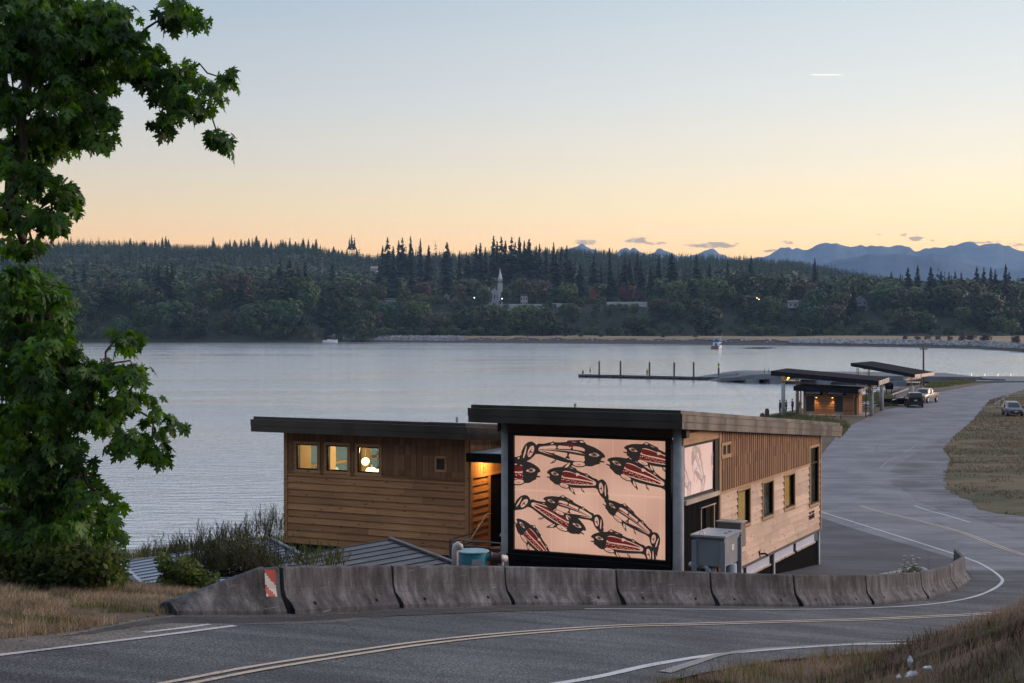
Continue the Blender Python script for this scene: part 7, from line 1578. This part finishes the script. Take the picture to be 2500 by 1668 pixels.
SP = [(1190, 704, 1030, M_olive, 1.0, 'olive tree covering the left corner of the church nave'), (1236, 700, 1030, M_dec, .8, 'dark tree standing against the right side of the church tower'), (1031, 681, 1065, M_decr, 1.15, 'rust red tree on the town terrace, left of the church'), (1532, 686, 1065, M_decr, 1.0, 'reddish brown bare looking tree right of the red house'), (1307, 676, 1055, M_decb, 1.25, 'broad brownish crowned tree beside the small white house'), (1268, 668, 1060, M_olive, .9, 'olive tree just right of the white steeple'), (1380, 690, 1050, M_decl, 1.1, 'bright green tree between the brownish tree and the red house'), (1395, 686, 1060, M_decl, 1.0, 'yellow green crown behind the bright green tree'), (1650, 680, 1050, M_decl, 1.1, 'pale green willow like tree right of the long white wall'), (1790, 697, 1050, M_olive, 1.1, 'pale olive tree above the warm house lights'), (914, 722, 1010, M_decl, 1.0, 'small bright green tree below the twin round trees'), (1565, 707, 1050, M_decr, .8, 'small rusty tree near the long white wall'), (765, 690, 1010, M_decl, 1.0, 'pale green tree at the left end of the town'), (1120, 690, 1050, M_decb, .9, 'brownish tree left of the church nave'), (2435, 770, 960, M_decl, 1.2, 'bright green bush like tree at the right end of the spit'), (2470, 775, 930, M_decl, 1.2, 'rightmost bright green low tree on the spit')]
for x, y, D, m_, w_, lb_ in SP: far_tree(x, D, y, 'd', lb_, 'coloured trees of the far shore', mesh=DECM[m_.name][rgT.integers(3)], wsc=w_)
for x, y, lb_ in ((895, 690, 'left one of the twin round trees above the long low house'), (927, 691, 'right one of the twin round trees above the long low house'), (989, 699, 'round dark green tree right of the long low house')): far_tree(x, 1040, y, 'd', lb_, 'round clipped trees', mesh=ROUND[M_olive.name], wsc=.95)
MS = [cB(x, y)+(1.2,) for x, y in ((470, 212), (600, 200), (715, 190), (850, 215), (1010, 190), (1100, 160), (1640, 172), (1740, 208), (1810, 240), (1910, 188), (1960, 255), (2130, 200), (2165, 212), (2245, 218), (2320, 258), (370, 230), (1160, 300), (660, 330), (2030, 250))]+[cA(x, y)+(1.3,) for x, y in ((760, 250), (815, 255), (940, 230), (1715, 208), (1785, 203), (1895, 225), (1845, 270), (310, 250), (560, 330), (240, 275), (1210, 280), (1385, 300), (2090, 235))]
for x, y, w_ in MS: far_tree(x, 1110+rgT.uniform(-25, 50), y, 'c', 'big conifer', 'mid slope conifers', wsc=w_)
# front of the wood: individual trees down the bluff
OCC = [(1221, 13, 727), (1204, 12, 722), (1279, 13, 730), (952, 19, 736), (891, 9, 738), (930, 8, 738), (1448, 11, 726), (2134, 22, 744), (2105, 15, 746), (1530, 52, 740), (1260, 75, 740), (1372, 30, 739), (2337, 8, 752), (1940, 18, 742), (1835, 16, 730), (1860, 18, 729), (1090, 9, 724), (1657, 8, 740)]
def maxtop(x):
    return max([yt for cx_, w_, yt in OCC if abs(x-cx_) < w_]+[0])
n_front = 0
for k in range(175):
    x = -40+2600*((k*.6180339)%1.0); D0 = float(np.interp((x-CX)/F, SHu, SHd)); base = D0 if x < 790 else 940
    D = base+rgT.uniform(8, 90) if k % 3 else base+rgT.uniform(60, 125)
    z0 = float(far_z(np.array([(x-CX)/F*D]), np.array([D]))[0]); h = rgT.uniform(13, 23); yt = HY-(z0+h-CZ)/D*F
    yt = max(yt, maxtop(x) or 0, 728 if 860 < x < 1720 and D < base+130 else 0)
    con = rgT.random() < (.30 if x < 860 else .08)
    if con: yt -= 22 if x < 860 else 6
    far_tree(x, D, yt, 'c' if con else 'd', 'dark conifer among the broadleaf trees of the far bluff' if con else 'dark green broadleaf tree on the wooded bluff above the far shore', 'trees on the far bluff', wsc=rgT.uniform(1.05, 1.6) if not con else rgT.uniform(1, 1.6), mesh=None if con or rgT.random() > .42 else DECM[(M_olive, M_decl, M_decb, M_olive)[rgT.integers(4)].name][rgT.integers(3)])
# bushes standing on the dry spit
for x, y, w_ in ((1289, 818, 1.6), (1418, 813, 1.6), (1468, 817, 1.5), (1380, 814, 1.2), (1620, 822, 1.6), (1700, 824, 1.5), (2210, 826, 1.6), (2240, 824, 1.7), (2265, 823, 1.6), (2290, 826, 1.6), (2320, 822, 1.6), (2350, 816, 1.5), (2372, 812, 1.5), (2410, 812, 1.6), (2480, 818, 1.6), (2400, 830, 1.7)):
    u = (x-CX)/F; D = float(np.interp(u, SHu, SHd))+24; far_tree(x, D, y, 'd', 'low brownish bush on the dry grass spit', 'bushes on the spit', mesh=DECM[M_decb.name][rgT.integers(3)], wsc=w_, name='spit_bush')
# everything behind reads as one wood
def merge(arrs, xs, ys, zs, hs, ws, seed):
    r = np.random.default_rng(seed); VV = []; FF = []; nv = 0; pick = r.integers(0, len(arrs), len(xs))
    for a, (V, Fc) in enumerate(arrs):
        I = np.where(pick == a)[0]
        if not len(I): continue
        an = r.uniform(0, 6.28, len(I)); c, s = np.cos(an)[:, None], np.sin(an)[:, None]; X = V[None, :, 0]*(hs[I]*ws[I])[:, None]; Y = V[None, :, 1]*(hs[I]*ws[I])[:, None]; Z = V[None, :, 2]*hs[I][:, None]
        P_ = np.stack([X*c-Y*s+xs[I][:, None], X*s+Y*c+ys[I][:, None], Z+zs[I][:, None]], -1); VV.append(P_.reshape(-1, 3)); FF.append((np.arange(len(I))[:, None, None]*len(V)+Fc[None]+nv).reshape(-1, 3)); nv += len(I)*len(V)
    return np.concatenate(VV), np.concatenate(FF)
LOWC = [conifer_arrays(s, .19, 7, 6, .05, .1) for s in (31, 32, 33)]; LOWD = [decid_arrays(s, 210, .40, .10, .07, 6) for s in (34, 35, 36)]
def fwood(n, d0, d1, h0, h1, arrs, m, name, seed, dens=None, w0=.9, w1=1.4, u0=-.37, u1=.37):
    r = np.random.default_rng(seed); u = r.uniform(u0, u1, n); D = d0+(d1-d0)*np.sqrt(r.uniform(0, 1, n)) if not callable(d0) else d0(u, r)
    X = u*D; Z = far_z(X, D)-.4; h = r.uniform(h0, h1, n)
    if dens: k = dens(u, D, Z, h); X, D, Z, h, u = X[k], D[k], Z[k], h[k], u[k]
    xp = CX+u*F; yt = HY-(Z+h-CZ)/D*F; lim = np.zeros(len(u))
    for cx_, w_, yy in OCC: lim = np.where((np.abs(xp-cx_) < w_) & (D < 1052), yy, lim)
    bad = yt < lim; hn = (CZ-(lim-HY)*D/F)-Z; h = np.where(bad, np.clip(hn, .2, 99), h); k = h > 1.5; X, D, Z, h = X[k], D[k], Z[k], h[k]
    V, Fc = merge(arrs, X, D, Z, h, r.uniform(w0, w1, len(X)), seed); o = tri_mesh(name, V, Fc, m); tag(o, kind='stuff')
M_con2 = leafmat('forest conifers', (.009, .020, .013), (.026, .046, .026), .05, scale=.02); M_dec2 = leafmat('forest broadleaf', (.012, .028, .009), (.078, .115, .034), .1, scale=.045)
M_con3 = leafmat('young plantation conifers', (.022, .050, .026), (.046, .090, .044), .05, scale=.01)
bd = lambda u: np.where(u < -.126, np.interp(u, SHu, SHd), 940)
fwood(1500, lambda u, r: bd(u)+6+r.uniform(0, 1, len(u))**1.1*(130), 0, 3.5, 8, LOWD, M_dec2, 'bluff_wood', 91)
fwood(1700, 1060, 1400, 13, 25, LOWD, M_dec2, 'town_wood', 92, w0=1.0, w1=1.5, dens=lambda u, D, Z, h: (hashn(u*900, D, 45, 12) > -.12) & ~((D < 1085) & (u > -.125) & (u < .10)))
fwood(1500, 1080, 1500, 16, 30, LOWC, M_con2, 'dark_conifer_wood', 93, dens=lambda u, D, Z, h: hashn(u*900, D, 60, 13) > -.1)
fwood(6500, 1350, 1900, 8, 14, LOWC, M_con3, 'hill_forest', 94, w0=1.1, w1=1.7)
fwood(2600, 1840, 1960, 9, 15, LOWC, M_con2, 'ridge_forest', 95, w0=.9, w1=1.4)
fwood(900, 1300, 1750, 14, 24, LOWC, M_con2, 'hill_forest_dark_stand', 96, dens=lambda u, D, Z, h: hashn(u*1500, D, 110, 14) > .12)
# ------------------------------------------------------------------ town across the bay
M_wh = mat('white painted boards', (.42, .45, .50), (.34, .37, .42), scale=.4, rough=.8); M_wh2 = mat('white shingle spire', (.52, .56, .62), (.44, .48, .54), scale=.5, rough=.7)
M_rfd = mat('dark town roof', (.03, .03, .035), (.045, .045, .05), rough=.8); M_redh = mat('dark red boards', (.16, .03, .03), (.12, .025, .025), rough=.8); M_grn = mat('dark green tank', (.012, .06, .055), (.01, .05, .045), rough=.6); M_blueh = mat('pale blue boards', (.22, .27, .33), (.19, .23, .28), rough=.8)
def ty(x, D): u = (x-CX)/F; return float(far_z(np.array([u*D]), np.array([D]))[0])
D = 1045; c = at(1221, 700, D); k = D/F
ch = thing('church', 'white wooden church with a tall pointed steeple across the bay', 'church', (c.x, D, ty(1221, D)))
zz = lambda y: CZ+(HY-y)/F*D
zb0 = ty(1221, D)-1
m = MB(); m.cbox((c.x, D, zb0), 3.7, 3.7, zz(695)-zb0); m.cbox((c.x, D, zz(695)), 4.0, 4.0, .4); m.cbox((c.x, D, zz(695)+.4), 3.0, 3.0, zz(681)-zz(695)-.4); m.cbox((c.x, D, zz(681)), 3.5, 3.5, .35); m.build('tower', M_wh, ch)
m = MB(); m.lathe((c.x, D, zz(681)+.35), [(1.75, 0), (1.25, .5), (.03, zz(654.5)-zz(681)-.35)], 8); m.build('spire', M_wh2, ch)
m = MB(); 
for dx in (-.75, .75): m.cbox((c.x+dx, D-1.56, zz(692)), .75, .12, 1.9)
m.build('louvre', M_rfd, ch)
xw = 11.5; e0 = zz(716); pk = zz(703)
m = MB(); x0 = c.x-8.0; m.prism([(x0, D+1, zb0), (x0+8, D+1, zb0), (x0+8, D+1, e0), (x0+4, D+1, pk), (x0, D+1, e0)], (0, 16, 0)); m.build('nave', M_wh, ch)
m = MB(); th = .3; m.prism([(x0-.5, D+.6, e0-.4), (x0+4, D+.6, pk+.1), (x0+8.5, D+.6, e0-.4), (x0+8.5, D+.6, e0), (x0+4, D+.6, pk+.6), (x0-.5, D+.6, e0)], (0, 17, 0)); m.build('roof', M_rfd, ch)
for dx in (1.9, 4.0, 6.1): m = MB(); m.cbox((x0+dx, D+.95, e0-3.6), .8, .1, 2.6); m.build('window', M_rfd, ch)
m = MB(); m.cbox((c.x, D-1.9, zb0+1), 1.5, .15, 3.2); m.build('door', M_rfd, ch)
for nm_, dz_ in (('pinnacle', 0),): m = MB(); m.lathe((x0+.2, D+.9, e0-.5), [(.35, 0), (.35, 3), (.02, 5.5)], 6); m.build(nm_, M_wh2, ch)
def house(label, x0, x1, ybase, yeave, ypk, D, wallm, depth=9, roofm=None, gable=True, wins=2, name='house', chim=False, group='houses across the bay'):
    a = at(x0, ybase, D); b = at(x1, ybase, D); z0 = ty((x0+x1)/2, D)-1; ze = CZ+(HY-yeave)/F*D; zp = CZ+(HY-ypk)/F*D; w_ = b.x-a.x
    o = thing(name, label, 'house', ((a.x+b.x)/2, D, z0+1), group)
    m = MB()
    if gable: m.prism([(a.x, D, z0), (b.x, D, z0), (b.x, D, ze), ((a.x+b.x)/2, D, zp), (a.x, D, ze)], (0, depth, 0))
    else: m.box((a.x, D, z0), (w_, 0, 0), (0, depth, 0), (0, 0, ze-z0))
    m.build('wall', wallm, o); m = MB(); e = .5; xm = (a.x+b.x)/2
    if gable: m.prism([(a.x-e, D-.5, ze-.5), (xm, D-.5, zp+.05), (b.x+e, D-.5, ze-.5), (b.x+e, D-.5, ze), (xm, D-.5, zp+.5), (a.x-e, D-.5, ze)], (0, depth+1, 0))
    else: m.prism([(a.x-e, D-.5, ze), (b.x+e, D-.5, ze), (b.x+e, D+depth/2, zp), (a.x-e, D+depth/2, zp)], (0, 0, .35)); m.prism([(a.x-e, D+depth/2, zp), (b.x+e, D+depth/2, zp), (b.x+e, D+depth+.5, ze), (a.x-e, D+depth+.5, ze)], (0, 0, .35))
    rf_ = m.build('roof', roofm or M_rfd, o)
    if chim: m = MB(); m.cbox((xm+w_*.3, D+depth/2, zp-1), .8, .8, 2.6); m.build('chimney', M_redh, rf_)
    for k in range(wins):
        cx_ = a.x+w_*(k+.5)/wins
        for zz_ in ([(z0+ze)/2-.2] if ze-z0 < 5.5 else [z0+1.9, z0+4.9]): m = MB(); m.cbox((cx_, D-.03, zz_), min(1.1, w_/wins*.5), .1, 1.3); m.build('window', M_rfd if wallm is not M_rfd else M_wh, o)
    return o
house('small white flat roofed house right of the church', 1271, 1288, 733, 723, 720, 1045, M_wh, wins=3, gable=False)
house('long low white fronted house below the twin round trees', 938, 968, 739, 732, 729.5, 1040, M_wh, wins=6, gable=False)
house('tiny white house left of the long low one', 887, 894, 744, 737, 733, 1030, M_wh, wins=1)
house('pinkish white cottage just left of the long low house', 927, 936, 743, 735, 732, 1036, mat('pinkish boards', (.36, .28, .29), rough=.8), wins=2)
house('dark red gabled house with white trim among the trees', 1440, 1457, 735, 714, 703, 1045, M_redh, wins=2, chim=True)
house('distant pinkish roofed house up on the wooded hill', 905, 921, 666, 657, 651, 1350, M_wh, roofm=mat('pink roof', (.33, .24, .25), rough=.7), wins=2, gable=False)
house('pale blue gabled house beside the dark green water tower', 2092, 2118, 752, 735, 724, 1010, M_blueh, wins=2)
house('white house half hidden near the warm lights right of the middle', 1925, 1957, 748, 740, 734, 1010, M_wh, wins=3, gable=False, roofm=mat('grey town roof', (.12, .12, .13), rough=.8))
house('low brown house under trees by the warm lights', 1820, 1850, 735, 728, 723, 1040, mat('brown boards', (.12, .08, .06), rough=.8), wins=3, gable=False)
house('white narrow gabled house at the far right of the town', 2331, 2343, 762, 745, 736, 1000, M_wh, wins=1)
house('grey cottage left of the red tree near the terrace edge', 1084, 1096, 730, 722, 716, 1050, mat('grey boards', (.22, .24, .26), rough=.8), wins=1)
house('small pale hut at the right end of the long white wall', 1651, 1663, 746, 737, 733, 1030, M_wh, wins=1)
c = at(2134, 738, 1005); wt_ = thing('water_tower', 'dark green round water tower on legs above the right shore', 'tower', (c.x, 1005, ty(2134, 1005))); zq = lambda y: CZ+(HY-y)/F*1005
m = MB(); m.lathe((c.x, 1005, zq(738)), [(4.1, 0), (4.1, zq(716)-zq(738))], 20); m.build('tank', M_grn, wt_); m = MB(); m.lathe((c.x, 1005, zq(716)), [(4.6, 0), (.1, zq(708)-zq(716))], 20); m.build('roof', mat('brown tank roof', (.10, .08, .08), rough=.8), wt_)
for dx, dy in ((-3, -3), (3, -3), (-3, 3), (3, 3), (0, -3.6)): m = MB(); m.tube([(c.x+dx, 1005+dy, ty(2134, 1005)-2), (c.x+dx, 1005+dy, zq(738))], .28, 6); m.build('leg', M_grn, wt_)
def wallrun(label, x0, x1, y0, y1, D, h, name='white_wall'):
    m = MB(); a = at(x0, y0, D); b = at(x1, y1, D); m.box((a.x, a.y, a.z-3), (b.x-a.x, 0, b.z-a.z), (0, .4, 0), (0, 0, 3+h)); o = m.build(name, M_wh); tag(o, label, 'wall')
wallrun('long white wall on the terrace edge right of the red house', 1481, 1580, 741, 741, 1018, 1.1); wallrun('low pale kerb wall along the terrace below the church', 1188, 1330, 744, 744, 1018, .45)
wallrun('low pale wall continuing between the church green and the red house', 1345, 1400, 742, 743, 1018, .5)
def tlight(x, y, D, s_=.35, col=(1, .62, .25), lab=None):
    p = at(x, y, D); m = MB(); m.lathe((p.x, p.y, p.z-s_), [(s_*.6, 0), (s_, s_), (s_*.6, 2*s_)], 8); o = thing('street_lamp', lab, 'lamp', (p.x, p.y, ty(x, D))); m.build('lamp_globe', mat('town lamp'+str(col), (.9, .8, .6), emit=col, es=5), o); m = MB(); m.tube([(p.x, p.y, ty(x, D)-.5), (p.x, p.y, p.z-s_)], .06, 4); m.build('post', M_bk, o); tag(o, lab, 'lamp', 'lit lamps across the bay')
for x, y, lb_ in ((1848, 728, 'warm lit lamp left of the pair above the trees'), (1853, 731, 'warm lit lamp right of the first one above the trees'), (1868, 733, 'warm lit lamp in the middle of the small row'), (1873, 735, 'rightmost warm lit lamp of the small row'), (1226, 729.5, 'small bright lamp at the foot of the church tower'), (1158, 727, 'pale lamp on the terrace left of the church')):
    tlight(x, y, 995, .3, (1, .6, .22) if x > 1300 else (.95, .95, 1), lb_)
for x, y in ((1280.5, 668), (1271, 666)): p = at(x, y, 1040); m = MB(); m.tube([(p.x, p.y, ty(x, 1040)-.5), (p.x, p.y, p.z)], .09, 5); tag(m.build('town_mast', MATS['grey town roof']), 'thin pale mast standing right of the church steeple' if x > 1275 else 'slightly taller thin pale mast nearer the steeple', 'mast')
def ordinal(n): return str(n)+('th' if 10 < n % 100 < 14 else {1: 'st', 2: 'nd', 3: 'rd'}.get(n % 10, 'th'))
for grp, txt in (('conifers on the left ridge skyline', '%s conifer from the left along the bare ridge skyline above the left shore'), ('tall conifers behind the town', '%s tall conifer from the left in the row rising behind the church'),
                 ('large conifers on the right shore', '%s large dark conifer from the left in the wood of the right shore'), ('bushes on the spit', '%s low bush from the left on the dry grass spit'),
                 ('mid slope conifers', '%s big dark conifer from the left standing on the middle of the far slope')):
    L_ = sorted([o for o in COL.objects if o.get('group') == grp and o.parent is None], key=lambda o: o.location.x/o.location.y)
    for i, o in enumerate(L_): o['label'] = txt % ordinal(i+1)
LMK = [(60, 'the maple tip'), (450, 'the bare shore'), (806, 'the moored white boat'), (911, 'the twin round trees'), (1221, 'the church'), (1448, 'the red house'), (1530, 'the long white wall'), (1752, 'the motor boat'), (1860, 'the warm lamps'), (2134, 'the water tower'), (2254, 'the utility pole'), (2460, 'the right edge')]
bk = {}
for o in COL.objects:
    if o.get('group') != 'trees on the far bluff': continue
    xp = CX+F*o.location.x/o.location.y; lx, ln = min(LMK, key=lambda q: abs(q[0]-xp)); b0_ = float(np.interp((xp-CX)/F, SHu, SHd)) if xp < 790 else 940
    row = 'front' if o.location.y-b0_ < 60 else 'back'; kd = 'conifer' if o.name.startswith('conifer') else 'broadleaf tree'
    bk.setdefault((ln, row, 'left' if xp < lx else 'right', kd), []).append((abs(xp-lx), o))
for (ln, row, sd_, kd), L_ in bk.items():
    for i, (_, o) in enumerate(sorted(L_, key=lambda q: q[0])): o['label'] = '%s %s %s of %s, %s row of the bluff' % (ordinal(i+1), kd, sd_, ln, row)
L_ = sorted([o for o in COL.objects if o.name.startswith('dock_piling')], key=lambda o: o.location.x)
for o, w_ in zip(L_, ('leftmost', 'second from left', 'third from left, beside the green shirted child', 'fourth from left', 'fifth from left')): o['label'] = 'plain dark steel dock piling, '+w_
# ------------------------------------------------------------------ mountains
M_mtn = mat('haze blue rock', (.04, .095, .19), (.07, .14, .25), scale=.004, rough=1, detail=8, bump=14, bscale=.006); M_mtn2 = mat('haze blue forest', (.022, .065, .14), (.038, .09, .18), scale=.003, rough=1, detail=8, bump=10, bscale=.006)  # distance haze is put into the blue base colours of both ranges
def mountain(prof, D, depth, m, lab, name, seed, jag=6):
    xs_ = np.linspace(prof[0][0], prof[-1][0], 420); yy = np.interp(xs_, [p[0] for p in prof], [p[1] for p in prof]); Hh = CZ+(HY-yy)/F*D
    Xc = (xs_-CX)/F*D; ks = np.concatenate([np.linspace(0, 1, 16), np.linspace(1.08, 1.9, 10)]); K_, XX = np.meshgrid(ks, Xc); Hm = np.repeat(Hh[:, None], len(ks), 1)
    t = np.where(K_ <= 1, K_, 2-K_); Y = D-depth+K_*depth; X = XX*Y/D; n1 = hashn(X, Y, 260, seed)+.5*hashn(X, Y, 110, seed+1)+.3*hashn(X, Y, 45, seed+2)
    Z = np.maximum(Hm, 0)*np.clip(t, 0, 1)**.8*(1+.5*n1*(1-t))+jag*(hashn(X, Y, 60, seed+3)+.6*hashn(X, Y, 22, seed+4))*np.clip(t, 0, 1)-3*(t < .02)
    Z = np.maximum(Z, -2.5); nx, ny = Z.shape; i, j = np.meshgrid(np.arange(nx-1), np.arange(ny-1), indexing='ij'); a = (i*ny+j).ravel()
    tag(tri_mesh(name, np.stack([X, Y, Z], -1).reshape(-1, 3), np.stack([a, a+1, a+ny+1, a+ny], 1)[:, ::-1], m, smooth=True), kind='structure')
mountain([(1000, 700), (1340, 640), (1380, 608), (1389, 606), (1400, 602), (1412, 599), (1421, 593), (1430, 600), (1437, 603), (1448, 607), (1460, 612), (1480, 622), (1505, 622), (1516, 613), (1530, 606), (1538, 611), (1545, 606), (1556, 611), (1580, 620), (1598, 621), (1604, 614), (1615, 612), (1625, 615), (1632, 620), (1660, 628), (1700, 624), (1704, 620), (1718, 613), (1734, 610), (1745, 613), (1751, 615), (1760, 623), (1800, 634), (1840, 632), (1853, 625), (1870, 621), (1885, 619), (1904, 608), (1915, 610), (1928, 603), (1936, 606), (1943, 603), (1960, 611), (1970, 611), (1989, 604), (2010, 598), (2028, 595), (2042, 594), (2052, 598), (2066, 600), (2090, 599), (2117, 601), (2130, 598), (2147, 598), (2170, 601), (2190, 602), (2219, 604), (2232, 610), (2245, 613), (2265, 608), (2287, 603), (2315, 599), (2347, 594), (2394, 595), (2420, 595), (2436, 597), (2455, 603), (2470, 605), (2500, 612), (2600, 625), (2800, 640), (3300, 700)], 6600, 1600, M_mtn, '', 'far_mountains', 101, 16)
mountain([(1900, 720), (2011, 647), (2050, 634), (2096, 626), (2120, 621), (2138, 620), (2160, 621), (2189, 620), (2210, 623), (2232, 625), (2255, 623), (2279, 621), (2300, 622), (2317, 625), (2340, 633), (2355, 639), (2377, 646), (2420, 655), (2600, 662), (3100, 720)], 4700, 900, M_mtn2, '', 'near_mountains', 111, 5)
# ------------------------------------------------------------------ the air between
hz = bpy.data.materials.new('haze'); hz.use_nodes = True; t = NT(hz.node_tree); t.n.remove(t.n['Principled BSDF']); pv = t.new('ShaderNodeVolumePrincipled')
pv.inputs['Color'].default_value = (.40, .66, 1.0, 1); pv.inputs['Density'].default_value = SIG; pv.inputs['Anisotropy'].default_value = 0.0; t.link(pv.outputs[0], t.n['Material Output'].inputs['Volume'])
m = MB(); m.box((-8600, -700, -4.2), (17200, 0, 0), (0, 8800, 0), (0, 0, 380)); tag(m.build('haze', hz), kind='stuff')
